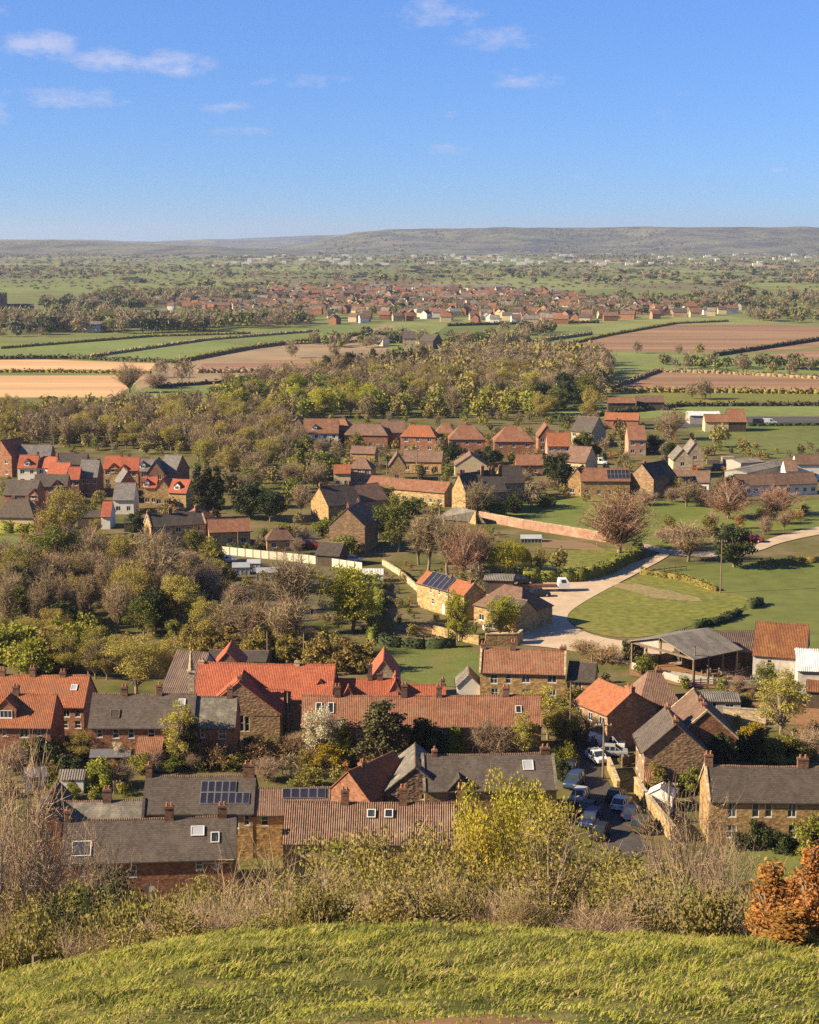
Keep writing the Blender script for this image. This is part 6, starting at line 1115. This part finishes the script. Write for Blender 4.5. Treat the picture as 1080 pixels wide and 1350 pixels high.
# garden planting between the houses
for i_, (pl, n_, mx, hr_) in enumerate([
    ([(0, 600), (250, 600), (300, 640), (430, 640), (430, 720), (200, 735), (0, 735)], 90, ['olive_bush', 'green_bush', 'dark_bush', 'twig_bush', 'twig_bush', 'rust_bush'], (1.4, 3.4)),
    ([(400, 565), (720, 565), (760, 610), (740, 655), (600, 660), (480, 690), (430, 640), (395, 600)], 130, ['olive_bush', 'green_bush', 'dark_bush', 'twig_bush', 'twig_bush', 'rust_bush', 'laurel'], (1.4, 3.6)),
    ([(720, 556), (900, 562), (1080, 600), (1080, 660), (940, 655), (760, 650), (730, 600)], 90, ['olive_bush', 'green_bush', 'dark_bush', 'twig_bush', 'rust_bush', 'laurel'], (1.4, 3.4)),
    ([(0, 935), (120, 975), (330, 985), (420, 975), (740, 985), (745, 1010), (500, 1040), (430, 1030), (330, 1020), (180, 1020), (170, 1055), (0, 1060)], 80, ['olive_bush', 'green_bush', 'dark_bush', 'twig_bush', 'rust_bush', 'laurel', 'lime_bush'], (1.0, 2.6)),
    ([(745, 905), (800, 900), (800, 975), (770, 1000), (745, 960)], 16, ['olive_bush', 'green_bush', 'dark_bush', 'twig_bush'], (1.0, 2.4)),
    ([(860, 1000), (935, 1010), (935, 1090), (890, 1090), (850, 1040)], 16, ['olive_bush', 'green_bush', 'twig_bush', 'rust_bush'], (.8, 1.8)),
    ([(880, 890), (1080, 905), (1080, 1005), (975, 1000), (960, 945), (900, 912)], 24, ['olive_bush', 'green_bush', 'dark_bush', 'twig_bush', 'rust_bush', 'laurel'], (1.0, 2.6)),
    ([(490, 740), (640, 760), (640, 850), (500, 850)], 40, ['olive_bush', 'green_bush', 'twig_bush', 'rust_bush'], (.8, 2.0)),
    ([(210, 740), (480, 760), (500, 850), (240, 860)], 70, ['olive_bush', 'green_bush', 'twig_bush', 'rust_bush', 'laurel'], (.8, 2.4)),
    ([(0, 745), (210, 745), (250, 850), (0, 880)], 70, ['olive_bush', 'green_bush', 'dark_bush', 'twig_bush', 'twig_bush'], (1.5, 3.6)),
    ([(0, 545), (390, 555), (400, 640), (250, 600), (0, 598)], 80, ['olive_bush', 'green_bush', 'twig_bush', 'twig_bush'], (1.5, 3.5)),
    ([(270, 545), (300, 530), (700, 540), (730, 562), (400, 560)], 90, ['olive_bush', 'lime_bush', 'green_bush', 'twig_bush'], (2, 5)),
    ([(560, 700), (660, 705), (680, 765), (560, 765)], 24, ['olive_bush', 'green_bush', 'twig_bush'], (.8, 2.2))]):
    fill(pl, n_, mx, hr_, 'of the village gardens', 'village garden bushes', cat='shrub', mind=2.6, seed=40 + i_, avoid=True)
# woods behind the village
fill([(-30, 552), (240, 546), (300, 552), (380, 566), (400, 600), (330, 640), (262, 620), (240, 596), (130, 592), (-30, 580)], 170, ['bare', 'bare', 'bare_tall', 'budding', 'budding'], (7, 11), 'in the wood behind the estate', 'bare wood behind the estate', mind=5.5, seed=20)
fill([(0, 582), (150, 582), (240, 590), (240, 600), (140, 598), (0, 592)], 16, ['olive_bush', 'green_bush', 'budding'], (4, 6), 'along the estate edge of the wood', 'bushes along the wood edge', cat='shrub', mind=6, seed=21)
fill([(270, 545), (300, 524), (420, 520), (560, 530), (700, 535), (720, 556), (560, 552), (400, 556), (320, 566)], 100, ['lime', 'budding', 'green', 'budding', 'green', 'bare'], (8, 12), 'in the wood behind the hipped houses', 'green edged wood behind the hipped houses', mind=6.5, seed=22)
fill([(290, 522), (440, 500), (560, 482), (690, 478), (800, 492), (800, 515), (720, 534), (560, 528), (420, 520)], 240, ['bare', 'bare', 'budding', 'bare', 'budding', 'bare'], (9, 13), 'in the great bare wood', 'great bare wood', mind=7.5, seed=23)
fill([(580, 482), (700, 470), (790, 478), (810, 495), (780, 512), (700, 500)], 40, ['bare', 'budding', 'bare'], (10, 14), 'on the rise of the great bare wood', 'great bare wood', mind=9, seed=26)
fill([(420, 503), (470, 494), (545, 490), (560, 498), (500, 508), (430, 512)], 22, ['pine', 'cypress', 'pine'], (11, 15), 'in the dark plantation', 'dark conifer plantation', mind=6, seed=24)
fill([(690, 540), (760, 520), (800, 512), (790, 530), (720, 552)], 14, ['evergreen', 'green', 'bare'], (8, 12), 'at the corner of the great bare wood', 'corner of the great bare wood', mind=8, seed=25)
T('bare', 170, 518, 40, 40, 'lone bare spreading tree on the pale sandy field'); T('bare', 212, 498, 24, 26, 'bare tree beside the lone spreading tree', 'trees by the lone tree'); T('bare', 240, 506, 34, 46, 'bare tree beside the lone spreading tree', 'trees by the lone tree'); T('twig_bush', 205, 512, 22, 40, 'round leafless thicket beside the lone tree', cat='shrub')
for x, y, h_ in ((925, 527, 26), (912, 526, 20), (930, 526, 24)): T('bare', x, y, h_, 24, 'bare hedgerow tree in the green strip beyond the poplar', 'bare trees in the green strip')
for x, y, h_, s_ in ((840, 466, 16, 'bare'), (895, 468, 14, 'bare'), (922, 468, 16, 'budding'), (980, 492, 22, 'bare'), (1045, 496, 22, 'bare'), (1018, 494, 16, 'budding'), (385, 472, 22, 'bare'), (440, 470, 18, 'bare'), (590, 470, 22, 'budding'), (605, 462, 16, 'bare'), (415, 447, 12, 'bare')): T(s_, x, y, h_, h_ * 1.1, DESC[s_] + ' standing between the far fields', 'field trees beyond the village')
# hillside below the viewpoint: placed by distance, their feet on the slope
def hill(sp, px, D, top, w=None, label='', group=None, cat='shrub', name=None):
    """px, top: pixel column and row of the plant's top, standing D metres out on the hillside"""
    d = ray(px, top); t = D / d[1]; X = d[0] * t; z = CAMZ + d[2] * t; H_ = z - float(terr(X, D)); TREES.append(dict(sp=sp, p=np.array([X, D, float(terr(X, D)) - .05]), H=max(H_, .5), Rr=max(w * mpp((X, D, z)) / 2, max(H_, .5) * (.36 if D > 40 and cat == 'shrub' else .2)) if w else None, label=label, group=group, cat=cat, name=name or ('tree' if cat == 'tree' else 'shrub')))
hill('hawthorn', 668, 118, 1034, 180, 'large rounded yellow green tree in front of the pantile terrace', cat='tree'); hill('hawthorn', 722, 108, 1060, 110, 'yellow green tree overlapping the large rounded one', cat='tree'); hill('hawthorn', 630, 105, 1075, 110, 'lower yellow green tree before the pantile terrace', cat='tree')
hill('sapling', 724, 31, 1060, 130, 'slender young tree with a straight trunk at the brow of the bank', cat='tree')
hill('bare_near', 905, 75, 1035, 130, 'pale bare many limbed tree in front of the slate roofed ochre house', cat='tree'); hill('bare_near', 960, 70, 1095, 100, 'pale bare tree beside the many limbed one', cat='tree')
for x, D, tp, w_ in ((20, 90, 985, 120), (-10, 70, 1040, 130)): hill('bare_near', x, D, tp, w_, 'pale leafless tree beside the narrow brick house', 'leafless trees beside the narrow brick house', cat='tree')
hill('budding', 30, 95, 1100, 90, 'olive tree beneath the leafless trees', cat='tree'); hill('bare_near', 118, 118, 1090, 70, 'thin bare tree before the long slate terrace', cat='tree')
SL = [(75, 52, 1170, 100, 'slope_green'), (130, 56, 1162, 90, 'slope_dark'), (40, 46, 1182, 110, 'slope_olive'), (10, 40, 1205, 100, 'slope_olive'), (110, 44, 1182, 90, 'slope_dark'), (60, 36, 1212, 90, 'slope_green'), (160, 48, 1182, 80, 'slope_olive')]
for x, D, tp, w_, s_ in SL: hill(s_, x, D, tp, w_, DESC[s_] + ' on the slope below the slate terrace', 'slope bushes below the slate terrace')
for x, D, tp, w_, s_ in ((245, 62, 1162, 90, 'slope_olive'), (205, 52, 1184, 80, 'slope_olive'), (290, 58, 1180, 80, 'slope_olive'), (468, 95, 1118, 80, 'slope_lime'), (505, 98, 1116, 80, 'slope_lime'), (525, 82, 1100, 90, 'slope_olive'), (575, 72, 1122, 90, 'slope_olive'), (550, 62, 1160, 90, 'slope_olive'), (805, 84, 1130, 70, 'slope_olive'), (850, 66, 1140, 80, 'slope_olive'), (770, 72, 1145, 80, 'slope_olive'), (366, 70, 1112, 60, 'slope_twig'), (330, 56, 1170, 80, 'slope_twig'), (395, 60, 1165, 80, 'slope_olive'), (600, 60, 1160, 100, 'slope_twig'), (650, 62, 1168, 100, 'slope_olive'), (700, 58, 1165, 90, 'slope_twig'), (925, 60, 1170, 80, 'slope_olive'), (985, 56, 1165, 80, 'slope_twig'), (1050, 58, 1160, 90, 'slope_olive'), (435, 55, 1165, 80, 'slope_olive'), (490, 58, 1158, 90, 'slope_olive'), (880, 52, 1170, 90, 'slope_green'), (825, 54, 1172, 90, 'slope_olive'), (745, 54, 1160, 90, 'slope_olive')): hill(s_, x, D, tp, w_, DESC[s_] + ' on the slope under the village', 'slope bushes under the village')
r_ = random.Random(77)
for i in range(64):
    x = -60 + 1200 * (i + r_.uniform(-.3, .3)) / 63; D = r_.uniform(28.3, 36); base = 1194 + 45 * min(1, max(0, (150 - x) / 200)) + (14 if 60 < x < 330 else 0) + (10 if x > 940 else 0); tp = base + r_.uniform(-26, 22) - (D - 28) * 1.0
    s_ = r_.choice(['bramble', 'bramble', 'green_bramble', 'thicket', 'thicket', 'bud_thicket', 'bud_thicket']) if not 470 < x < 620 else r_.choice(['bramble', 'thicket']); hill(s_, x, D, tp, r_.uniform(70, 130), DESC[s_] + ' along the brow of the grass bank', 'scrub along the brow of the bank')
hill('bramble', 545, 27.6, 1165, 150, 'big rounded bramble mound at the brow of the bank'); hill('bramble', 505, 28, 1172, 90, 'smaller bramble mound beside the big rounded one')
for i in range(26):
    x = r_.uniform(150, 1080); D = r_.uniform(36, 50); s_ = r_.choice(['bud_thicket', 'bud_thicket', 'thicket', 'green_bramble']); hill(s_, x, D, r_.uniform(1168, 1192) + (16 if x < 330 else 0), r_.uniform(70, 120), DESC[s_] + ' lower on the slope', 'scrub lower on the slope')
for x, D, tp, w_ in ((1018, 24.6, 1132, 62), (1046, 25.4, 1150, 40), (1072, 24.2, 1110, 48), (1040, 23.9, 1195, 70), (1000, 24.9, 1180, 30), (1090, 25, 1160, 60)): hill('beech', x, D, tp, w_, 'upright orange leaved beech at the edge of the grass bank', 'orange leaved beech saplings')
# hedges of the near fields
for a in [([(845, 757), (900, 765), (945, 780)], 1.3, 1.4, 'leaf_olive', 'low trimmed hedge along the rough pasture'), ([(915, 830), (955, 820), (975, 811)], 1.4, 1.6, 'leaf_dark', 'dark hedge between rough pasture and meadow'), ([(988, 803), (1003, 797)], 1.6, 2.0, 'leaf_dark', 'isolated dark hedge clump in the meadow'), ([(690, 768), (760, 767), (800, 758), (838, 737), (842, 728)], 2.6, 2.2, 'leaf_green', 'tall clipped hedge round the paddock'), ([(1000, 747), (1080, 741)], 1.5, 1.8, 'leaf_olive', 'hedge continuing from the round dark tree'),
          ([(0, 702), (60, 704), (110, 716)], 2.4, 2, 'leaf_apple', 'bright clipped hedge under the thatched cottage'), ([(110, 730), (150, 732), (200, 722)], 2.6, 2.4, 'leaf_dark', 'dark shaded hedge by the village road'), ([(500, 852), (560, 856), (600, 853)], 2.0, 1.6, 'leaf_dark', 'dark hedge at the top of the school lawn'), ([(495, 770), (500, 800), (490, 848)], 2.0, 2, 'leaf_green', 'hedge beside the lime green tree'), ([(300, 722), (340, 727), (345, 720)], 1.2, 1, 'leaf_dark', 'low box hedge before the red brown barn'),
          ([(640, 600), (720, 606)], 1.6, 1.2, 'leaf_dark', 'garden hedge below the hipped houses'), ([(985, 562), (1080, 561)], 1.2, 1.4, 'leaf_dark', 'dark hedge along the main road')]: hedge(*a)
HN = ['dark hedge between the two pale tan fields', 'low hedge along the far edge of the tan stubble field', 'hedge beside the green pasture strip', 'brown hedge between pasture and the tilled strip', 'hedge round the small field by the lone bare tree', 'low hedge at the foot of the brown tilled strip', 'long hedge climbing beside the large ploughed field', 'hedge dividing the two ploughed fields', 'dotted hedge along the top of the terracotta field', 'low hedge below the terracotta field', 'hedge beside the meadow strip and main road', 'hedge under the bright field by the town', 'hedge along the farthest green pasture', 'hedge on the town side of the green field', 'straggling hedge beside the lone farmhouse']
for i, a in enumerate([[(-60, 491), (60, 491), (200, 493)], [(-60, 474), (90, 473), (230, 479)], [(120, 471), (270, 449), (420, 437)], [(230, 479), (330, 460), (480, 441)], [(200, 512), (310, 504), (370, 492)], [(260, 492), (430, 490)], [(725, 460), (800, 443), (890, 427), (960, 424)], [(940, 470), (1080, 449), (1140, 443)], [(800, 515), (868, 490), (960, 493), (1120, 502)], [(800, 517), (960, 518), (1120, 520)], [(760, 552), (900, 536), (1120, 535)], [(680, 455), (780, 441)], [(0, 460), (200, 444), (330, 440)], [(590, 430), (700, 427), (790, 426)], [(340, 456), (480, 450), (600, 455)]]):
    hedge(a, 2.4 if i % 2 else 1.8, 2.2, ['leaf_olive', 'leaf_cypress', 'twig'][i % 3], HN[i], dens=3.0, ls=.7, group='field hedges')
fill([(-20, 848), (135, 848), (138, 905), (-20, 892)], 16, ['budding', 'lime_bush', 'budding', 'olive_bush', 'bare'], (4.5, 7.5), 'in the thicket behind the orange pantile terrace', 'thicket behind the orange terrace', mind=3, seed=61)
fill([(140, 880), (225, 880), (225, 912), (140, 912)], 5, ['budding', 'olive_bush', 'budding'], (5, 8), 'beside the dark grey barn', 'trees beside the dark grey barn', mind=3, seed=62)
for t in TREES:                 # a foot that falls inside a building is brought forward to the garden before it, the top keeping its place in the view
    p = t['p']
    if blocked(p[0], p[1], .5) and p[1] > 150:
        ztop = p[2] + t['H']; k = (ztop - CAMZ) / p[1]; q = p.copy(); n_ = 0
        while blocked(q[0], q[1], .9) and n_ < 60: q = q - np.array([q[0] / q[1], 1, 0]) * .4; n_ += 1
        t['p'] = q; t['H'] = max(CAMZ + k * q[1], 1.0)
# the largest three hundred in view become single trees, the rest one mass
for cat_ in ('tree', 'shrub'):
    L_ = [t for t in TREES if t['cat'] == cat_]; L_.sort(key=lambda t: -t['H'] / math.dist(t['p'], (0, 0, CAMZ)))
    for t in L_[:300]: plant(t, rng)
    rest = L_[300:]
    print(cat_, len(L_), 'rest', len(rest))
    if rest:
        mi = {'olive_bush': 2, 'green_bush': 3, 'dark_bush': 5, 'laurel': 2, 'rust_bush': 4, 'lime_bush': 1, 'gold_bush': 1, 'lime': 1, 'budding': 2, 'green': 3, 'copper': 4, 'pine': 5, 'cypress': 5, 'evergreen': 5}
        scatter('woodland' if cat_ == 'tree' else 'undergrowth', [(*t['p'], t['H'], t['H'] * .42, mi.get(t['sp'], 0)) for t in rest], 'mass of bare and budding trees filling the woods behind the village', ['wood_brown', 'wood_lime', 'wood_bud', 'leaf_green', 'leaf_rust', 'leaf_pine'], MID if cat_ == 'tree' else BUSH)
# ------------------------------------------------------------------ the distant town
far = random.Random(3); FW = {}; town_pts = []
def far_house_meshes(w, d, h, wall, roof):
    key = (w, d, wall, roof)
    if key not in FW:
        a = MB(); a.box(-w / 2, -d / 2, 0, w / 2, d / 2, h)
        for s in (-1, 1): a.face([(s * w / 2, -d / 2, h), (s * w / 2, d / 2, h), (s * w / 2, 0, h + d * .42)])
        r = MB()
        for s in (-1, 1): P = [(-w / 2 - .3, s * (d / 2 + .3), h - .25), (w / 2 + .3, s * (d / 2 + .3), h - .25), (w / 2 + .3, 0, h + d * .42), (-w / 2 - .3, 0, h + d * .42)]; r.hexa(P + [(q[0], q[1], q[2] + .2) for q in P], 0, [(q[0], abs(q[1])) for q in P] * 2)
        wm = MB()
        for i in range(3):
            for z in (1, 3.6):
                x = w * (i + .5) / 3 - w / 2; wm.box(x - .6, -d / 2 - .05, z, x + .6, -d / 2 - .01, z + 1.2)
        FW[key] = (a.mesh('wall', [MATS[wall]]), r.mesh('roof', [MATS[roof]]), wm.mesh('windows', [MATS['glass']]), a, r)
    return FW[key]
ROOFN = {'old_tile': 'red tiled', 'brown_tile': 'brown tiled', 'slate': 'grey slate', 'orange_tile': 'orange tiled', 'lichen_slate': 'pale slate'}; WALLN = {'render': 'white walled', 'brick': 'brick', 'pale_stone': 'pale stone', 'pink_brick': 'pink brick', 'cream': 'cream walled'}
TOWN = [[(165, 404), (260, 389), (330, 385), (470, 378), (560, 379), (720, 386), (800, 398), (890, 402), (990, 400), (960, 416), (800, 424), (760, 428), (640, 428), (560, 424), (420, 428), (370, 424), (300, 412), (210, 408)]]
P_ = [G(*p) for p in TOWN[0]]; xs = [p[0] for p in P_]; ys = [p[1] for p in P_]; cand = []; tr_ = 0
while len(cand) < 760 and tr_ < 60000:
    tr_ += 1; q = (far.uniform(min(xs), max(xs)), far.uniform(min(ys), max(ys)))
    if inpoly(q, P_) and all((q[0] - o[0]) ** 2 + ((q[1] - o[1])) ** 2 < 1 or abs(q[0] - o[0]) > 9 or abs(q[1] - o[1]) > 13 for o in cand): cand.append(q)
cand.sort(key=lambda q: q[1]); print('town', len(cand)); mb_rest = {}
for i, (x, y) in enumerate(cand):
    wl = far.choice(['brick', 'brick', 'render', 'pale_stone', 'pink_brick', 'cream']); rf = far.choice(['old_tile', 'brown_tile', 'brown_tile', 'slate', 'old_tile', 'lichen_slate']); w = far.choice([6.5, 7.5, 9, 12]); me = far_house_meshes(w, 6.5, 4.4, wl, rf); rz = far.choice([0, .2, -.3, 1.57, 1.2, -.15]) + far.uniform(-.1, .1)
    if i < 190:
        r = empty('house', (x, y, 0), rz); tag(r, '%s house with %s roof in the distant town' % (WALLN[wl], ROOFN[rf]), 'house', 'houses of the distant town')
        inst('wall', me[0], r, (0, 0, 0)); inst('roof', me[1], r, (0, 0, 0))
    else:
        for k, m_ in ((3, wl), (4, rf)):
            b = mb_rest.setdefault('x', (MB(), [])); 
            if m_ not in b[1]: b[1].append(m_)
            c, s = math.cos(rz), math.sin(rz)
            for f in me[k].f: b[0].face([(me[k].v[j][0] * c - me[k].v[j][1] * s + x, me[k].v[j][0] * s + me[k].v[j][1] * c + y, me[k].v[j][2]) for j in f], b[1].index(m_))
b = mb_rest.get('x')
for D_, n_ in ((5200, 60), (7000, 60)):          # hamlets far out on the plain and along the ridge foot
    for i in range(n_):
        x = far.uniform(-.1, .26) * D_; y = D_ * far.uniform(.8, 1.08); w = far.uniform(10, 26)
        b[0].box(x - w / 2, y - 5, 0, x + w / 2, y + 5, far.uniform(5, 8), b[1].index('render') if 'render' in b[1] else 0)
o = b[0].build('far_town', [MATS[m] for m in b[1]]); o['kind'] = 'stuff'; o['label'] = 'crowded far roofs of the town and of hamlets on the plain'
for x, y, w, h_, lb in ((575, 383, 40, 5, 'long white roofed warehouse behind the distant town'), (640, 385, 34, 6, 'white warehouse with a tall end behind the town'), (500, 383, 26, 6, 'small white depot at the town edge'), (662, 384, 22, 6, 'pale depot beside the tall white warehouse'), (205, 422, 30, 5, 'long pale farm shed in the trees by the church'), (120, 438, 24, 5, 'pale farm shed below the church trees')):
    p = G(x, y); r = empty('warehouse', p); tag(r, lb, 'warehouse'); k = mpp(p); W2 = w * k / 2; mb = MB(); mb.box(-W2, 0, 0, W2, 22, h_); mb.build('wall', MATS['render'], r); rm = MB(); rm.hexa([(-W2 - .5, -.5, h_ + .004), (W2 + .5, -.5, h_ + .004), (W2 + .5, 22.5, h_ + .004), (-W2 - .5, 22.5, h_ + .004), (-W2 - .5, -.5, h_ + .3), (W2 + .5, -.5, h_ + .3), (W2 + .5, 11, h_ + 2.5), (-W2 - .5, 11, h_ + 2.5)]); rm.build('roof', MATS['grey_sheet'], r)
# ------------------------------------------------------------------ far trees of the plain
rs = np.random.RandomState(8); rows = []
OPEN = [(270, 525, 440, 455, 0), ]
def row(x0, y0, x1, y1, step, hmin, hmax, mi, prob=1.0):
    L_ = math.hypot(x1 - x0, y1 - y0); n = max(1, int(L_ / step))
    for i in range(n):
        if rs.rand() > prob: continue
        t = (i + rs.rand()) / n; h_ = rs.uniform(hmin, hmax); rows.append((x0 + (x1 - x0) * t + rs.normal() * 2, y0 + (y1 - y0) * t + rs.normal() * 2, 0, h_, h_ * rs.uniform(1.1, 2.0), rs.choice(mi)))
def pxblob(x, y, rx, ry, n, hmin, hmax, mi):
    for _ in range(n):
        a = rs.uniform(0, 6.28); q = math.sqrt(rs.rand()); p = G(x + rx * q * math.cos(a), y + ry * q * math.sin(a)); h_ = rs.uniform(hmin, hmax); rows.append((p[0], p[1], 0, h_, h_ * rs.uniform(.42, .58), rs.choice(mi)))
for a in [(60, 425, 120, 6, 60, 8, 14, [0, 0, 2, 3]), (150, 434, 130, 6, 120, 9, 15, [0, 0, 2, 3, 0]), (320, 428, 90, 5, 70, 8, 13, [0, 0, 2]), (30, 440, 60, 5, 26, 6, 11, [0, 3, 5]), (230, 395, 110, 7, 120, 8, 13, [0, 0, 2]), (470, 400, 260, 20, 330, 5, 9, [0, 0, 2, 3]), (780, 405, 160, 14, 220, 5, 10, [0, 0, 2, 3]), (700, 440, 40, 3, 16, 6, 10, [2, 0, 3]), (520, 450, 60, 4, 22, 5, 9, [0, 2, 3]), (640, 452, 60, 5, 30, 6, 10, [0, 2, 0]), (800, 418, 24, 3, 14, 6, 10, [0, 2]), (1000, 400, 110, 12, 130, 7, 12, [0, 0, 2, 3]), (1010, 486, 120, 3, 40, 4, 8, [0, 2, 3]), (900, 482, 60, 2, 14, 4, 7, [0, 2]), (1040, 420, 60, 6, 40, 6, 10, [0, 2]), (460, 455, 60, 5, 22, 4, 9, [0, 2]), (130, 405, 80, 6, 60, 8, 12, [0, 3, 5])]: pxblob(*a)
for D_ in np.concatenate([np.arange(2250, 4200, 100), np.arange(4200, 7700, 170)]):
    half = D_ * .30; x = -half
    while x < half:
        L_ = rs.uniform(120, 420); dy = rs.normal() * 40; k = rs.rand(); hedge_h = (1.5, 3.0) if k < .62 else (3, 6.5); row(x, D_ + rs.normal() * 40, x + L_, D_ + dy, 16 if D_ < 4200 else 24, *hedge_h, [0, 0, 2, 2, 3], .9); x += L_ * rs.uniform(1.0, 1.5)
        if rs.rand() < .35: row(x, D_ - 60, x + rs.normal() * 60, D_ + 150, 22, 3, 8, [0, 2, 3])
for _ in range(46):
    D_ = rs.uniform(2300, 7000); x = rs.uniform(-.28, .28) * D_
    for _ in range(12): h_ = rs.uniform(8, 14); rows.append((x + rs.normal() * 60, D_ + rs.normal() * 25, 0, h_, h_ * .5, rs.choice([0, 0, 2, 3])))
for _ in range(600):                                    # trees along the ridge and its slope
    px = rs.uniform(430, 1150); q = rs.uniform(0, 1); h_ = rs.uniform(7, 14); D_ = 7700 + 1500 * q; zt = CAMZ + (HORY - np.interp(px, [430, 470, 520, 640, 800, 1080], [316, 306, 302, 301, 299.5, 300])) / F * 9500; rows.append(((px - 540) / F * D_, D_, np.interp((D_ - 9500) / 1900, [-1, -.8, -.55, -.35, -.15, 0], [0, .12, .4, .62, .9, 1]) * zt - 2, h_, h_ * .8, rs.choice([0, 0, 2, 3])))
near_rows = [r for r in rows if r[1] < 2300]; far_rows = [r for r in rows if r[1] >= 2300]
print('far trees', len(near_rows), len(far_rows))
scatter('far_trees', near_rows, 'bare and budding trees round the distant town', ['far_brown', 'leaf_lime', 'far_green', 'far_dark', 'red_twig', 'far_dark'], LOW)
scatter('treeline', far_rows, 'hedgerow trees streaking the far plain up to the ridge', ['far_brown', 'leaf_lime', 'far_green', 'far_dark', 'red_twig', 'far_dark'], VLOW)
# ------------------------------------------------------------------ grass of the bank
def grass():
    rs = np.random.RandomState(2); n = 178000; Y = rs.uniform(13.0, 31.5, n); X = rs.uniform(-1, 1, n) * (Y * .27 + .8)
    cl = vnoise(X, Y, .55, 4) + .7 * vnoise(X, Y, 1.6, 9) + .35 * rs.normal(size=n); worn = np.clip((16.3 + .8 * vnoise(X, Y, 1.1, 3) - Y) / 1.4, 0, 1); keep = (rs.rand(n) > worn * .8) & ((cl > -.55) | (rs.rand(n) < .25)); X, Y, cl = X[keep], Y[keep], cl[keep]; n = len(X); Z = terr(X, Y)
    h = np.clip(.052 + .045 * cl + rs.uniform(-.022, .04, n), .02, .2) * np.clip((Y - 13.5) / 5, .35, 1); w = rs.uniform(.004, .010, n)[:, None]; lean_a = vnoise(X, Y, .6, 6) * 3.2 + rs.normal(size=n) * 1.3 + .4; ln = (rs.uniform(.3, 1.5, n) * h)[:, None]; d = np.stack([np.cos(lean_a), np.sin(lean_a), np.zeros(n)], -1); s = np.stack([-np.sin(lean_a + rs.normal(size=n) * .8), np.cos(lean_a), np.zeros(n)], -1)
    B = np.stack([X, Y, Z - .01], -1); Mi = B + d * ln * .35 + np.array([0, 0, 1]) * (h * .62)[:, None]; E = B + d * ln * 1.05 + np.array([0, 0, 1]) * (h * .92)[:, None]
    V = np.stack([B - s * w, B + s * w, Mi + s * w * .8, Mi - s * w * .8, E + s * w * .15, E - s * w * .15], 1).reshape(-1, 3); i = np.arange(n)[:, None] * 6; Q = np.concatenate([i + np.array([[0, 1, 2, 3]]), i + np.array([[3, 2, 4, 5]])], 0); dry = np.where(rs.rand(n) < .17 + .12 * vnoise(X, Y, 2.5, 1), 1, np.where(rs.rand(n) < .35 + .6 * vnoise(X, Y, .9, 12), 2, 0)).astype(int)
    o = lnk(bpy.data.objects.new('grass', mesh_np('grass', V, Q, [MATS['blade'], MATS['blade_dry'], MATS['blade_dark']], mi=np.concatenate([dry, dry])))); o['kind'] = 'stuff'; o['label'] = 'long tussocky green grass covering the hilltop bank'
grass()
r = empty('fence_post', (*G(46, 1255, 55.0)[:2], float(terr(*G(46, 1255, 55.0)[:2])))); tag(r, 'short weathered wooden post at the edge of the grass bank', 'post'); mb = MB(); mb.cyl((0, 0, 0), .06, .055, -.2, .5, 7); mb.build('stake', MATS['wood'], r)
# ------------------------------------------------------------------ haze
def haze():
    mb = MB(); mb.box(-16000, -400, -3, 16000, 21000, 230); m = bpy.data.materials.new('air'); m.use_nodes = True; nt = m.node_tree; nt.nodes.clear(); out = nt.nodes.new('ShaderNodeOutputMaterial'); v = nt.nodes.new('ShaderNodeVolumePrincipled'); v.inputs['Color'].default_value = (.62, .76, 1, 1); v.inputs['Density'].default_value = HAZE; v.inputs['Anisotropy'].default_value = .2; nt.links.new(v.outputs[0], out.inputs['Volume'])
    o = mb.build('haze', m); o['kind'] = 'stuff'; o['label'] = 'thin blue haze over the whole plain'
HAZE = 5e-5
haze()
